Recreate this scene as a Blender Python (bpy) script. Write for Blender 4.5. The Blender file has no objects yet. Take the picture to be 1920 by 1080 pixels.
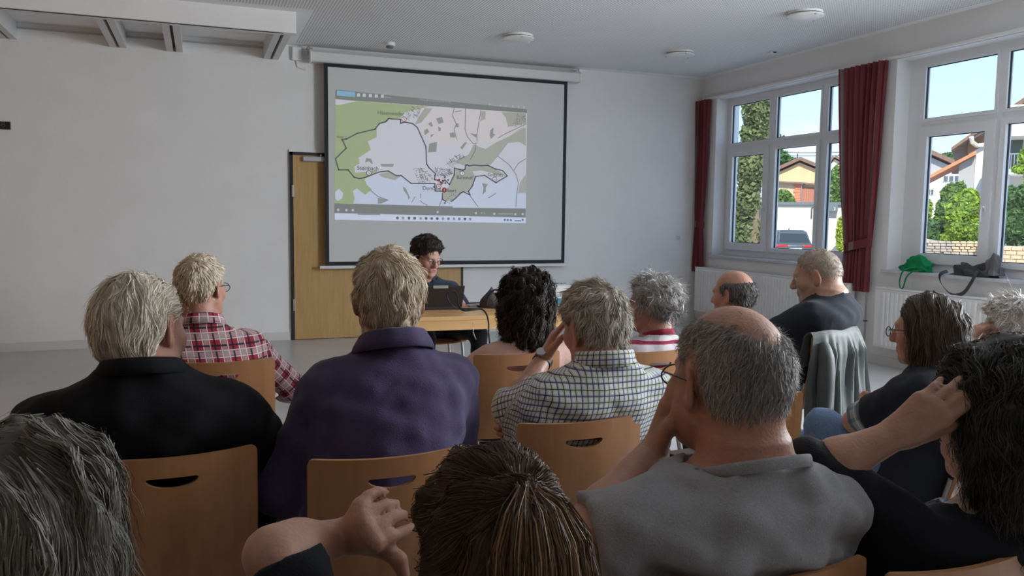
import bpy, bmesh, math, random
import numpy as np
from mathutils import Matrix, Vector

# ------------------------------------------------------------------ camera, sky, sun, exposure
scene = bpy.context.scene
COL = scene.collection
F_PX = 1519.0; CAM_H = 1.38
CAMM = np.array([[0.9336366880, 0.0204906582, -0.3576348245],
                 [-0.3580118394, 0.0875140052, -0.9296068103],
                 [0.0122498004, 0.9959525249, 0.0890421842]])
CAMP = np.array([0.0, 0.0, CAM_H])
cam_d = bpy.data.cameras.new('camera'); cam = bpy.data.objects.new('camera', cam_d); COL.objects.link(cam)
cam_d.sensor_width = 36.0; cam_d.lens = F_PX / 1920.0 * 36.0; cam_d.clip_end = 400
mw = Matrix.Identity(4)
for i in range(3):
    for j in range(3): mw[i][j] = CAMM[i, j]
    mw[i][3] = CAMP[i]
cam.matrix_world = mw
scene.camera = cam
vs = scene.view_settings
vs.view_transform = 'Standard'; vs.look = 'None'; vs.gamma = 1.0; vs.use_curve_mapping = False
vs.exposure = 0.60

world = bpy.data.worlds.new('sky'); scene.world = world; world.use_nodes = True
wn = world.node_tree.nodes; wl = world.node_tree.links; wn.clear()
w_out = wn.new('ShaderNodeOutputWorld'); w_bg = wn.new('ShaderNodeBackground')
w_tc = wn.new('ShaderNodeTexCoord'); w_sep = wn.new('ShaderNodeSeparateXYZ')
w_ramp = wn.new('ShaderNodeValToRGB'); w_map = wn.new('ShaderNodeMapping'); w_no = wn.new('ShaderNodeTexNoise')
w_cr = wn.new('ShaderNodeValToRGB'); w_mix = wn.new('ShaderNodeMix'); w_mix.data_type = 'RGBA'
w_ramp.color_ramp.elements[0].position = 0.0; w_ramp.color_ramp.elements[0].color = (0.62, 0.82, 1.0, 1)
w_ramp.color_ramp.elements[1].position = 0.45; w_ramp.color_ramp.elements[1].color = (0.22, 0.46, 0.92, 1)
w_map.inputs['Scale'].default_value = (1.6, 1.6, 5.0)
w_no.inputs['Scale'].default_value = 2.2; w_no.inputs['Detail'].default_value = 6
w_cr.color_ramp.elements[0].position = 0.54; w_cr.color_ramp.elements[0].color = (0, 0, 0, 1)
w_cr.color_ramp.elements[1].position = 0.80; w_cr.color_ramp.elements[1].color = (1, 1, 1, 1)
w_mix.inputs['B'].default_value = (0.9, 0.95, 1.0, 1)
wl.new(w_tc.outputs['Generated'], w_sep.inputs[0]); wl.new(w_sep.outputs['Z'], w_ramp.inputs[0])
wl.new(w_tc.outputs['Generated'], w_map.inputs[0]); wl.new(w_map.outputs[0], w_no.inputs['Vector'])
wl.new(w_no.outputs['Fac'], w_cr.inputs[0]); wl.new(w_cr.outputs[0], w_mix.inputs['Factor'])
wl.new(w_ramp.outputs[0], w_mix.inputs['A']); wl.new(w_mix.outputs['Result'], w_bg.inputs['Color'])
w_bg.inputs['Strength'].default_value = 1.15
wl.new(w_bg.outputs[0], w_out.inputs[0])

sun_d = bpy.data.lights.new('sun', 'SUN'); sun = bpy.data.objects.new('sun', sun_d); COL.objects.link(sun)
sun_d.energy = 4.6; sun_d.angle = 0.01; sun_d.color = (1.0, 0.93, 0.80)
sun.rotation_euler = Vector((0.42, 0.62, -0.66)).to_track_quat('-Z', 'Y').to_euler()

XR, YF, ZC = 6.07, 9.04, 3.15          # window wall, front wall, ceiling
XL, YB = -4.2, -4.6                    # far left wall, back wall
def area(name, loc, direction, sx, sy, power, col):
    d = bpy.data.lights.new(name, 'AREA'); d.shape = 'RECTANGLE'; d.size = sx; d.size_y = sy
    d.energy = power; d.color = col
    o = bpy.data.objects.new(name, d); COL.objects.link(o); o.location = loc
    o.rotation_euler = Vector(direction).to_track_quat('-Z', 'Y').to_euler()
    return o
# added lamp brightening the room from the unseen third window bay beside the camera
WIN = [(6.30, 8.71), (3.40, 5.89), (0.55, 2.95)]
for k, (a, b) in enumerate(WIN[2:]):
    area('window_fill', (XR + 0.16, (a + b) / 2, 1.9), (-1, 0, -0.12), b - a - 0.2, 1.8, 295, (0.89, 0.94, 1.0))
# added warm fill lamp at the unseen left wall, which has no doors
area('warm_fill', (XL + 0.05, 4.6, 1.7), (1, 0.25, 0.1), 2.4, 2.2, 17, (1.0, 0.56, 0.26))

# ------------------------------------------------------------------ helpers
def ray(px, py): return CAMM @ np.array([(px - 960) / F_PX, -(py - 540) / F_PX, -1.0])
def at(px, py, dep): return CAMP + ray(px, py) * dep
def on_y(px, py, y): d = ray(px, py); return CAMP + d * (y / d[1])
def on_x(px, py, x): d = ray(px, py); return CAMP + d * (x / d[0])
def on_z(px, py, z): d = ray(px, py); return CAMP + d * ((z - CAM_H) / d[2])
def hor(px): return 397 + 0.0123 * (px - 375)

def link(o, parent=None):
    COL.objects.link(o)
    if parent is not None: o.parent = parent
    return o
def tag(o, label=None, cat=None, group=None, kind=None):
    if label: o['label'] = label
    if cat: o['category'] = cat
    if group: o['group'] = group
    if kind: o['kind'] = kind
    return o
def empty(name, loc=(0, 0, 0), rz=0.0, label=None, cat=None, group=None, kind=None, parent=None):
    o = bpy.data.objects.new(name, None); o.location = loc; o.rotation_euler = (0, 0, rz); o.empty_display_size = 0.1
    link(o, parent); return tag(o, label, cat, group, kind)

class MB:
    """collects simple solids, then makes ONE mesh object"""
    def __init__(s): s.v = []; s.f = []
    def add(s, vs, fs):
        n = len(s.v); s.v += [tuple(map(float, p)) for p in vs]; s.f += [tuple(i + n for i in q) for q in fs]; return s
    def box(s, x0, x1, y0, y1, z0, z1):
        vs = [(x0, y0, z0), (x1, y0, z0), (x1, y1, z0), (x0, y1, z0), (x0, y0, z1), (x1, y0, z1), (x1, y1, z1), (x0, y1, z1)]
        return s.add(vs, [(0, 3, 2, 1), (4, 5, 6, 7), (0, 1, 5, 4), (1, 2, 6, 5), (2, 3, 7, 6), (3, 0, 4, 7)])
    def rbox(s, x0, x1, y0, y1, z0, z1, r=0.005):
        bm = bmesh.new()
        bmesh.ops.create_cube(bm, size=1)
        for v in bm.verts: v.co = ((x0 + x1) / 2 + v.co.x * (x1 - x0), (y0 + y1) / 2 + v.co.y * (y1 - y0), (z0 + z1) / 2 + v.co.z * (z1 - z0))
        bmesh.ops.bevel(bm, geom=bm.edges[:], offset=r, segments=2, profile=0.5, affect='EDGES')
        return s.addbm(bm)
    def addbm(s, bm):
        bm.verts.index_update()
        s.add([v.co[:] for v in bm.verts], [[v.index for v in f.verts] for f in bm.faces]); bm.free(); return s
    def prism(s, poly, axis, a, b):
        """poly: list of 2-D points; extruded along axis from a to b"""
        n = len(poly)
        def P(p, t): return {'x': (t, p[0], p[1]), 'y': (p[0], t, p[1]), 'z': (p[0], p[1], t)}[axis]
        vs = [P(p, a) for p in poly] + [P(p, b) for p in poly]
        fs = [tuple(range(n - 1, -1, -1)), tuple(range(n, 2 * n))] + [(i, (i + 1) % n, n + (i + 1) % n, n + i) for i in range(n)]
        return s.add(vs, fs)
    def tube(s, pts, r, n=8, closed=False, taper=None):
        pts = [np.array(p, float) for p in pts]; m = len(pts); ring = []
        up = None
        for i, p in enumerate(pts):
            if closed: t = pts[(i + 1) % m] - pts[i - 1]
            else: t = pts[min(i + 1, m - 1)] - pts[max(i - 1, 0)]
            t = t / (np.linalg.norm(t) + 1e-9)
            if up is None:
                up = np.array([0, 0, 1.0]) if abs(t[2]) < 0.9 else np.array([1.0, 0, 0])
            u = up - t * np.dot(up, t); u /= (np.linalg.norm(u) + 1e-9); w = np.cross(t, u); up = u
            rr = r if taper is None else r * taper[i]
            ring.append([p + rr * (math.cos(2 * math.pi * k / n) * u + math.sin(2 * math.pi * k / n) * w) for k in range(n)])
        vs = [q for rg in ring for q in rg]; fs = []
        for i in range(m if closed else m - 1):
            a = i * n; b = ((i + 1) % m) * n
            for k in range(n): fs.append((a + k, a + (k + 1) % n, b + (k + 1) % n, b + k))
        if not closed: fs += [tuple(range(n - 1, -1, -1)), tuple((m - 1) * n + k for k in range(n))]
        return s.add(vs, fs)
    def lathe(s, prof, n=32, c=(0, 0, 0)):
        vs = [(c[0] + r * math.cos(2 * math.pi * k / n), c[1] + r * math.sin(2 * math.pi * k / n), c[2] + z) for r, z in prof for k in range(n)]
        fs = [(i * n + k, i * n + (k + 1) % n, (i + 1) * n + (k + 1) % n, (i + 1) * n + k) for i in range(len(prof) - 1) for k in range(n)]
        return s.add(vs, fs)
    def grid(s, fn, nu, nv):
        vs = [fn(i / nu, j / nv) for j in range(nv + 1) for i in range(nu + 1)]
        fs = [(j * (nu + 1) + i, j * (nu + 1) + i + 1, (j + 1) * (nu + 1) + i + 1, (j + 1) * (nu + 1) + i) for j in range(nv) for i in range(nu)]
        return s.add(vs, fs)
    def sheet(s, fn, nu, nv, th):
        """grid surface given thickness along its normal"""
        m = MB().grid(fn, nu, nv); bm = bmesh.new(); vv = [bm.verts.new(p) for p in m.v]
        for q in m.f: bm.faces.new([vv[i] for i in q])
        bm.normal_update(); bmesh.ops.solidify(bm, geom=bm.faces[:], thickness=th); return s.addbm(bm)
    def mesh(s, name, m, smooth=False):
        me = bpy.data.meshes.new(name); me.from_pydata(s.v, [], s.f); me.update()
        bm = bmesh.new(); bm.from_mesh(me); bmesh.ops.recalc_face_normals(bm, faces=bm.faces[:]); bm.to_mesh(me); bm.free()
        if m: me.materials.append(m)
        if smooth:
            me.polygons.foreach_set('use_smooth', [True] * len(me.polygons))
            try: me.set_sharp_from_angle(angle=math.radians(40))
            except Exception: pass
        return me
    def build(s, name, m, parent=None, smooth=False, loc=None, rz=None):
        o = bpy.data.objects.new(name, s.mesh(name, m, smooth))
        if loc is not None: o.location = loc
        if rz is not None: o.rotation_euler = (0, 0, rz)
        return link(o, parent)

def copy_tree(o, parent=None):
    c = o.copy(); COL.objects.link(c)
    c.parent = parent
    for ch in list(o.children): copy_tree(ch, c)
    return c

# ------------------------------------------------------------------ materials
def lin(r, g, b):
    def f(c):
        c /= 255.0
        return c / 12.92 if c <= 0.04045 else ((c + 0.055) / 1.055) ** 2.4
    return (f(r), f(g), f(b))
MATS = {}
def mat(name, col, rough=0.6, metal=0.0, var=0.0, vscale=8.0, bump=0.0, bscale=60.0, spec=0.4, emit=0.0, emitc=None, sub=0.0, sheen=0.0, stretch=None):
    if name in MATS: return MATS[name]
    m = bpy.data.materials.new(name); m.use_nodes = True; MATS[name] = m
    nt = m.node_tree; b = nt.nodes['Principled BSDF']
    b.inputs['Base Color'].default_value = (*col, 1); b.inputs['Roughness'].default_value = rough
    b.inputs['Metallic'].default_value = metal; b.inputs['Specular IOR Level'].default_value = spec
    if sheen: b.inputs['Sheen Weight'].default_value = sheen
    if sub:
        b.inputs['Subsurface Weight'].default_value = sub; b.inputs['Subsurface Radius'].default_value = (0.012, 0.004, 0.002); b.inputs['Subsurface Scale'].default_value = 1.0
    if emit: b.inputs['Emission Color'].default_value = (*(emitc or col), 1); b.inputs['Emission Strength'].default_value = emit
    if var or bump:
        tc = nt.nodes.new('ShaderNodeTexCoord'); vec = tc.outputs['Object']
        if stretch:
            mp = nt.nodes.new('ShaderNodeMapping'); mp.inputs['Scale'].default_value = stretch; nt.links.new(vec, mp.inputs[0]); vec = mp.outputs[0]
    if var:
        no = nt.nodes.new('ShaderNodeTexNoise'); no.inputs['Scale'].default_value = vscale; no.inputs['Detail'].default_value = 5
        nt.links.new(vec, no.inputs['Vector'])
        rp = nt.nodes.new('ShaderNodeValToRGB')
        rp.color_ramp.elements[0].position = 0.3; rp.color_ramp.elements[0].color = (*[c * (1 - var) for c in col], 1)
        rp.color_ramp.elements[1].position = 0.7; rp.color_ramp.elements[1].color = (*[min(1, c * (1 + var)) for c in col], 1)
        nt.links.new(no.outputs['Fac'], rp.inputs[0]); nt.links.new(rp.outputs[0], b.inputs['Base Color'])
    if bump:
        n2 = nt.nodes.new('ShaderNodeTexNoise'); n2.inputs['Scale'].default_value = bscale; n2.inputs['Detail'].default_value = 4
        nt.links.new(vec, n2.inputs['Vector'])
        bp = nt.nodes.new('ShaderNodeBump'); bp.inputs['Strength'].default_value = bump; bp.inputs['Distance'].default_value = 0.01
        nt.links.new(n2.outputs['Fac'], bp.inputs['Height']); nt.links.new(bp.outputs[0], b.inputs['Normal'])
    return m
def nodes_of(m): return m.node_tree.nodes, m.node_tree.links, m.node_tree.nodes['Principled BSDF']
def mth(nt, op, a, b=None, c=None):
    n = nt.nodes.new('ShaderNodeMath'); n.operation = op
    for i, v in enumerate((a, b, c)):
        if v is None: continue
        if isinstance(v, (int, float)): n.inputs[i].default_value = v
        else: nt.links.new(v, n.inputs[i])
    return n.outputs[0]
def wood(name, c1, c2, rough=0.38, scale=1.0, axis='z'):
    if name in MATS: return MATS[name]
    m = mat(name, c1, rough); n, l, b = nodes_of(m)
    tc = n.new('ShaderNodeTexCoord'); mp = n.new('ShaderNodeMapping')
    mp.inputs['Scale'].default_value = {'z': (14 * scale, 14 * scale, 1.2 * scale), 'x': (1.2 * scale, 14 * scale, 14 * scale)}[axis]
    no = n.new('ShaderNodeTexNoise'); no.inputs['Scale'].default_value = 2.0; no.inputs['Detail'].default_value = 8; no.inputs['Distortion'].default_value = 0.6
    rp = n.new('ShaderNodeValToRGB'); rp.color_ramp.elements[0].position = 0.3; rp.color_ramp.elements[1].position = 0.75
    rp.color_ramp.elements[0].color = (*c1, 1); rp.color_ramp.elements[1].color = (*c2, 1)
    l.new(tc.outputs['Object'], mp.inputs[0]); l.new(mp.outputs[0], no.inputs['Vector']); l.new(no.outputs['Fac'], rp.inputs[0]); l.new(rp.outputs[0], b.inputs['Base Color'])
    return m
def glass_mat():
    m = bpy.data.materials.new('window_glass'); m.use_nodes = True; nt = m.node_tree; nt.nodes.clear()
    o = nt.nodes.new('ShaderNodeOutputMaterial'); t = nt.nodes.new('ShaderNodeBsdfTransparent'); g = nt.nodes.new('ShaderNodeBsdfGlossy')
    t.inputs[0].default_value = (0.97, 0.985, 0.98, 1); g.inputs['Roughness'].default_value = 0.02
    mx = nt.nodes.new('ShaderNodeMixShader'); mx.inputs[0].default_value = 0.05
    nt.links.new(t.outputs[0], mx.inputs[1]); nt.links.new(g.outputs[0], mx.inputs[2]); nt.links.new(mx.outputs[0], o.inputs[0]); return m
M_GLASS = glass_mat()
def cloth_translucent(name, col, mixf=0.35, var=0.12):
    m = bpy.data.materials.new(name); m.use_nodes = True; nt = m.node_tree; b = nt.nodes['Principled BSDF']; o = nt.nodes['Material Output']
    b.inputs['Base Color'].default_value = (*col, 1); b.inputs['Roughness'].default_value = 0.85; b.inputs['Specular IOR Level'].default_value = 0.15
    t = nt.nodes.new('ShaderNodeBsdfTranslucent'); t.inputs[0].default_value = (*col, 1)
    mx = nt.nodes.new('ShaderNodeMixShader'); mx.inputs[0].default_value = mixf
    nt.links.new(b.outputs[0], mx.inputs[1]); nt.links.new(t.outputs[0], mx.inputs[2]); nt.links.new(mx.outputs[0], o.inputs[0]); return m

M_WALL = mat('wall_paint', (0.80, 0.80, 0.79), 0.8, bump=0.12, bscale=110, var=0.02, vscale=3, spec=0.25)
M_WHITE = mat('white_lacquer', (0.80, 0.80, 0.79), 0.4)
M_FRAME = mat('window_frame_white', (0.74, 0.75, 0.76), 0.35)
M_BLACK = mat('black_matte', (0.012, 0.012, 0.014), 0.6)
M_DARK = mat('dark_rubber', (0.03, 0.03, 0.035), 0.5)
M_CHROME = mat('chrome_steel', (0.62, 0.63, 0.65), 0.25, 1.0)
M_STEEL = mat('grey_steel_tube', (0.42, 0.43, 0.45), 0.35, 0.8)
M_BEECH = wood('beech_plywood', (0.36, 0.165, 0.070), (0.46, 0.225, 0.10), 0.4)
M_BEECH_EDGE = mat('beech_edge', (0.56, 0.32, 0.15), 0.5, var=0.15, vscale=80)
M_DOOR = wood('oak_door', (0.44, 0.27, 0.10), (0.54, 0.345, 0.14), 0.45, 1.3)
M_TABLE = wood('table_beech', (0.62, 0.36, 0.15), (0.70, 0.43, 0.20), 0.35, 1.0, 'x')
# ------------------------------------------------------------------ the room
def struct(name, mb, m, parent=None, smooth=False):
    o = mb.build(name, m, parent, smooth)
    if parent is None: o['kind'] = 'structure'
    return o
m_floor = mat('linoleum_grey', (0.54, 0.535, 0.525), 0.30, var=0.07, vscale=1.6, spec=0.5)
n, l, b = nodes_of(m_floor)
nn = n.new('ShaderNodeTexNoise'); nn.inputs['Scale'].default_value = 24; nn.inputs['Detail'].default_value = 5
rr = n.new('ShaderNodeMapRange'); rr.inputs['To Min'].default_value = 0.24; rr.inputs['To Max'].default_value = 0.42
tcf = n.new('ShaderNodeTexCoord'); l.new(tcf.outputs['Object'], nn.inputs['Vector']); l.new(nn.outputs['Fac'], rr.inputs['Value']); l.new(rr.outputs[0], b.inputs['Roughness'])
struct('floor', MB().box(XL - 0.2, XR + 0.35, YB - 0.2, YF + 0.2, -0.2, 0.0), m_floor)

# perforated acoustic ceiling: fine holes (a few pixels each) live in the material
m_ceil = mat('perforated_ceiling', (0.72, 0.73, 0.73), 0.85, spec=0.2)
nt = m_ceil.node_tree; n, l, b = nodes_of(m_ceil)
geo = n.new('ShaderNodeNewGeometry'); sp = n.new('ShaderNodeSeparateXYZ'); l.new(geo.outputs['Position'], sp.inputs[0])
px_, py_ = sp.outputs['X'], sp.outputs['Y']; PIT = 0.026
fx = mth(nt, 'SUBTRACT', mth(nt, 'FRACT', mth(nt, 'DIVIDE', px_, PIT)), 0.5); fy = mth(nt, 'SUBTRACT', mth(nt, 'FRACT', mth(nt, 'DIVIDE', py_, PIT)), 0.5)
rad = mth(nt, 'SQRT', mth(nt, 'ADD', mth(nt, 'MULTIPLY', fx, fx), mth(nt, 'MULTIPLY', fy, fy)))
hole = mth(nt, 'LESS_THAN', rad, 0.31)
inx = mth(nt, 'MULTIPLY', mth(nt, 'GREATER_THAN', px_, 0.97), mth(nt, 'LESS_THAN', py_, YF - 0.14))
iny = mth(nt, 'LESS_THAN', py_, 7.42)
inz = mth(nt, 'MULTIPLY', mth(nt, 'MAXIMUM', inx, iny), mth(nt, 'LESS_THAN', px_, XR - 0.10))
hole = mth(nt, 'MULTIPLY', hole, inz)
mx = n.new('ShaderNodeMix'); mx.data_type = 'RGBA'; mx.inputs['A'].default_value = (0.88, 0.88, 0.88, 1); mx.inputs['B'].default_value = (0.36, 0.36, 0.365, 1)
l.new(hole, mx.inputs['Factor']); l.new(mx.outputs['Result'], b.inputs['Base Color'])
struct('ceiling', MB().box(XL - 0.2, XR + 0.35, YB - 0.2, YF + 0.2, ZC, ZC + 0.25), m_ceil)

struct('wall_front', MB().box(XL - 0.2, XR + 0.35, YF, YF + 0.2, 0, ZC), M_WALL)
struct('wall_left', MB().box(XL - 0.2, XL, YB, YF, 0, ZC), wood('left_bounce_cut', (0.22, 0.12, 0.055), (0.30, 0.17, 0.08), 0.5))  # unseen wall; brown wood made up to cut bounce light and warm the left
struct('wall_back', MB().box(XL - 0.2, XR + 0.35, YB - 0.2, YB, 0, ZC), wood('back_bounce_cut', (0.20, 0.12, 0.06), (0.27, 0.16, 0.085), 0.5))  # unseen wall; dark brown made up to dim light reaching the foreground from behind
ZS, ZT = 0.915, 2.865                       # sill, lintel underside
wr = MB(); WT = 0.34
wr.box(XR, XR + WT, YB, YF, 0, ZS - 0.02).box(XR, XR + WT, YB, YF, ZT, ZC)
edges = [YB] + [v for a, b in sorted(WIN) for v in (a, b)] + [YF]
for i in range(0, len(edges), 2): wr.box(XR, XR + WT, edges[i], edges[i + 1], ZS - 0.02, ZT)
struct('wall_right', wr, M_WALL)
m_base = mat('baseboard_white', (0.66, 0.66, 0.65), 0.5)
bb = MB().box(XL, 0.895, YF - 0.014, YF, 0, 0.085).box(2.86, XR, YF - 0.014, YF, 0, 0.085)
struct('baseboard_front', bb, m_base)
struct('baseboard_right', MB().box(XR - 0.014, XR, YB, YF - 0.014, 0, 0.085), m_base)

m_sill = mat('sill_stone_grey', (0.52, 0.53, 0.55), 0.35, var=0.08, vscale=40)
m_seal = mat('window_seal_black', (0.02, 0.02, 0.022), 0.6)
m_roll = mat('roller_guide_white', (0.82, 0.83, 0.84), 0.5)
def window(idx, y0, y1, panes, opener):
    root = empty('window_%d' % idx, (XR + 0.17, 0, 0), kind='structure')
    fx0, fx1 = 0.0, 0.07
    # fixed outer frame with mullions and transom
    f = MB(); zt0, zt1 = 2.235, 2.283
    f.box(fx0, fx1, y0, y1, ZS, ZS + 0.075).box(fx0, fx1, y0, y1, ZT - 0.06, ZT)
    f.box(fx0, fx1, y0, panes[0][0] + 0.01, ZS + 0.075, ZT - 0.06).box(fx0, fx1, panes[-1][1] - 0.01, y1, ZS + 0.075, ZT - 0.06)
    xs = [y0 + 0.06] + [v for p in panes for v in p] + [y1 - 0.06]
    for a, b_ in zip(panes[:-1], panes[1:]): f.box(fx0, fx1, a[1] - 0.01, b_[0] + 0.01, ZS + 0.075, ZT - 0.06)
    f.box(fx0 + 0.001, fx1 - 0.001, y0 + 0.06, y1 - 0.06, zt0, zt1)
    f.build('window_frame', M_FRAME, root)
    for i, (a, b_) in enumerate(panes):
        for (z0, z1, tilt) in ((ZS + 0.075, zt0, 1), (zt1, ZT - 0.06, 0)):
            s = MB(); w = (0.09 if i == len(panes) - 1 else 0.05) if tilt else 0.028; x0 = -0.022 if tilt else -0.006; x1 = 0.05
            s.box(x0, x1, a, b_, z0, z0 + w).box(x0, x1, a, b_, z1 - w, z1).box(x0, x1, a, a + w, z0 + w, z1 - w).box(x0, x1, b_ - w, b_, z0 + w, z1 - w)
            so = s.build('window_sash', M_FRAME, root)
            g = 0.006; q = MB()
            ya, yb, za, zb = a + w, b_ - w, z0 + w, z1 - w
            q.box(0.012, 0.030, ya, yb, za, za + g).box(0.012, 0.030, ya, yb, zb - g, zb).box(0.012, 0.030, ya, ya + g, za, zb).box(0.012, 0.030, yb - g, yb, za, zb)
            q.build('seal', m_seal, so)
            MB().box(0.018, 0.022, ya + g, yb - g, za + g, zb - g).build('pane', M_GLASS, so)
            if tilt and i in opener:
                yh = b_ - w / 2 if opener[i] > 0 else a + w / 2; h_ = MB()
                h_.rbox(-0.032, -0.022, yh - 0.014, yh + 0.014, 1.46, 1.53, 0.004)
                h_.tube([(-0.03, yh, 1.50), (-0.06, yh, 1.505), (-0.066, yh, 1.49), (-0.066, yh, 1.38)], 0.008, 8)
                h_.build('window_handle', M_FRAME, so, True)
    # roller-shutter guides and outside reveal seen through the glass edges
    gmb = MB(); gmb.box(0.075, 0.115, y0 - 0.0, y0 + 0.035, ZS, ZT).box(0.075, 0.115, y1 - 0.035, y1, ZS, ZT)
    gmb.build('shutter_guide', m_roll, root)
    MB().rbox(-0.17 - 0.045, 0.0, y0 - 0.03, y1 + 0.03, ZS - 0.03, ZS, 0.006).build('window_sill', m_sill, root)
    MB().box(0.07, 0.21, y0, y1, ZS - 0.03, ZS).build('outer_sill', M_CHROME, root)
    return root
window(1, WIN[0][0], WIN[0][1], [(6.36, 6.97), (7.03, 7.80), (7.87, 8.65)], {1: -1, 2: -1})
window(2, WIN[1][0], WIN[1][1], [(3.46, 4.14), (4.20, 4.92), (4.97, 5.74)], {2: -1, 1: -1})
for k in (2,):
    a, b_ = WIN[k]; w3 = (b_ - a - 0.12 - 0.08) / 3
    window(k + 1, a, b_, [(a + 0.06 + i * (w3 + 0.04), a + 0.06 + i * (w3 + 0.04) + w3) for i in range(3)], {})
# curtain rails under the lintel
for k, (a, b_) in enumerate(WIN[:2]):
    r_ = MB().rbox(XR - 0.045, XR - 0.012, a - 0.15, b_ + 0.1 if k else YF - 0.02, ZT + 0.004, ZT + 0.030, 0.004)
    o = r_.build('curtain_rail', M_WHITE); tag(o, ['slim white curtain rail above the left window by the corner', 'slim white curtain rail above the right window with the green bag'][k], 'curtain rail', 'curtain rails')

# folding-partition bulkhead and its parking rails, top left
trim = MB().box(XL, 0.83, 7.56, 7.68, 2.965, ZC)
o = struct('trim_1', trim, M_WALL); o['label'] = 'boxed beam under the ceiling that carries partition tracks'
MB().box(XL, 0.72, 7.585, 7.60, 2.961, 2.966).build('track_slot', M_BLACK, o)
m_rail = mat('track_white', (0.66, 0.66, 0.65), 0.5)
for x, lean in ((-1.66, 0.0), (-0.72, 0.0), (-0.205, 0.0), (0.73, 0.0)):
    rl = MB().box(x - 0.075, x - 0.014, 7.68, YF, 2.985, 3.045).box(x + 0.014, x + 0.075, 7.68, YF, 2.985, 3.045).box(x - 0.075, x + 0.075, 7.68, YF, 3.045, ZC)
    ro = rl.build('partition_track', m_rail, o)
    MB().box(x - 0.014, x + 0.014, 7.60, YF, 3.03, 3.046).build('track_groove', M_BLACK, ro)
struct('trim_2', MB().box(XL, 0.66, YF - 0.02, YF, 3.09, 3.105), mat('trim_grey', (0.45, 0.45, 0.44), 0.6))

# ------------------------------------------------------------------ door behind the screen
dr = empty('door_1', (0, YF, 0), kind='structure')
x0, x1, zd = 0.905, 2.855, 2.03
fr = MB().box(x0, x0 + 0.03, -0.03, 0, 0, zd).box(x1 - 0.03, x1, -0.03, 0, 0, zd).box(x0, x1, -0.03, 0, zd - 0.03, zd)
fr.build('door_frame', mat('door_frame_black', (0.02, 0.02, 0.022), 0.5), dr)
MB().box(x0 - 0.004, x1 + 0.004, -0.02, 0, zd, zd + 0.025).build('frame_cap', M_WHITE, dr)
mid = (x0 + x1) / 2
for s, (a, b_) in enumerate(((x0 + 0.032, mid - 0.002), (mid + 0.002, x1 - 0.032))):
    lf = MB().rbox(a, b_, -0.035, -0.002, 0.006, zd - 0.034, 0.003).build('door_leaf', M_DOOR, dr)
    for z in (0.32, 1.55):
        xh = x0 + 0.028 if s == 0 else x1 - 0.028
        MB().rbox(xh - 0.012, xh + 0.012, -0.048, -0.03, z, z + 0.13, 0.004).build('hinge', M_STEEL, lf)
    cl = MB().rbox(a + 0.10, a + 0.40, -0.085, -0.036, zd - 0.10, zd - 0.045, 0.008).build('door_closer', mat('closer_silver', (0.45, 0.45, 0.47), 0.4, 0.6), lf)
    MB().rbox(a + 0.28, a + 0.30, -0.07, -0.02, zd - 0.045, zd - 0.02, 0.003).build('closer_arm', M_STEEL, cl)

# ------------------------------------------------------------------ radiators
m_rad = mat('radiator_white', (0.78, 0.78, 0.77), 0.35)
def radiator(y0, y1, label):
    rt = empty('radiator', (XR, (y0 + y1) / 2, 0), label=label, cat='radiator', group='radiators under the windows')
    hw = (y1 - y0) / 2; z0, z1 = 0.19, 0.755
    MB().rbox(-0.145, -0.045, -hw, hw, z0, z1 - 0.012, 0.008).build('body', m_rad, rt)
    rb = MB(); nrib = int((y1 - y0 - 0.08) / 0.05)
    for i in range(nrib):
        y = -hw + 0.05 + i * 0.05
        rb.prism([(-0.157, y), (-0.157, y + 0.022), (-0.144, y + 0.032), (-0.144, y - 0.010)], 'z', z0 + 0.03, z1 - 0.04)
    o = rb.build('rib', m_rad, rt); o['kind'] = 'stuff'
    MB().rbox(-0.15, -0.04, -hw, hw, z1 - 0.012, z1, 0.004).build('top_grille', m_rad, rt)
    for yb_ in (-hw + 0.2, hw - 0.24): MB().rbox(-0.045, -0.001, yb_, yb_ + 0.04, z0 + 0.1, z1 - 0.06, 0.004).build('bracket', m_rad, rt)
    MB().tube([(-0.09, -hw, z0 + 0.06), (-0.09, -hw - 0.05, z0 + 0.06), (-0.02, -hw - 0.05, z0 + 0.06)], 0.01).tube([(-0.09, -hw - 0.02, z0 + 0.06), (-0.15, -hw - 0.02, z0 + 0.06)], 0.018).build('valve', M_CHROME, rt, True)
    return rt
radiator(6.22, 8.86, 'white ribbed radiator below the left window beside the corner curtain')
radiator(3.35, 5.87, 'white ribbed radiator below the right window under the bags')
hp = MB().tube([(XR - 0.03, 6.09, 0.02), (XR - 0.03, 6.09, 0.66), (XR - 0.0, 6.09, 0.70)], 0.009)
o = hp.build('heating_pipe', mat('pipe_grey', (0.38, 0.38, 0.38), 0.4), None, True); tag(o, 'thin grey heating pipe rising between the two radiators', 'pipe')
MB().tube([(XR - 0.03 + 0.017 * math.cos(t), 6.09 + 0.017 * math.sin(t), 0.40) for t in [i * 0.7854 for i in range(8)]], 0.005, 6, True).build('pipe_clamp', M_DARK, o)

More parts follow.
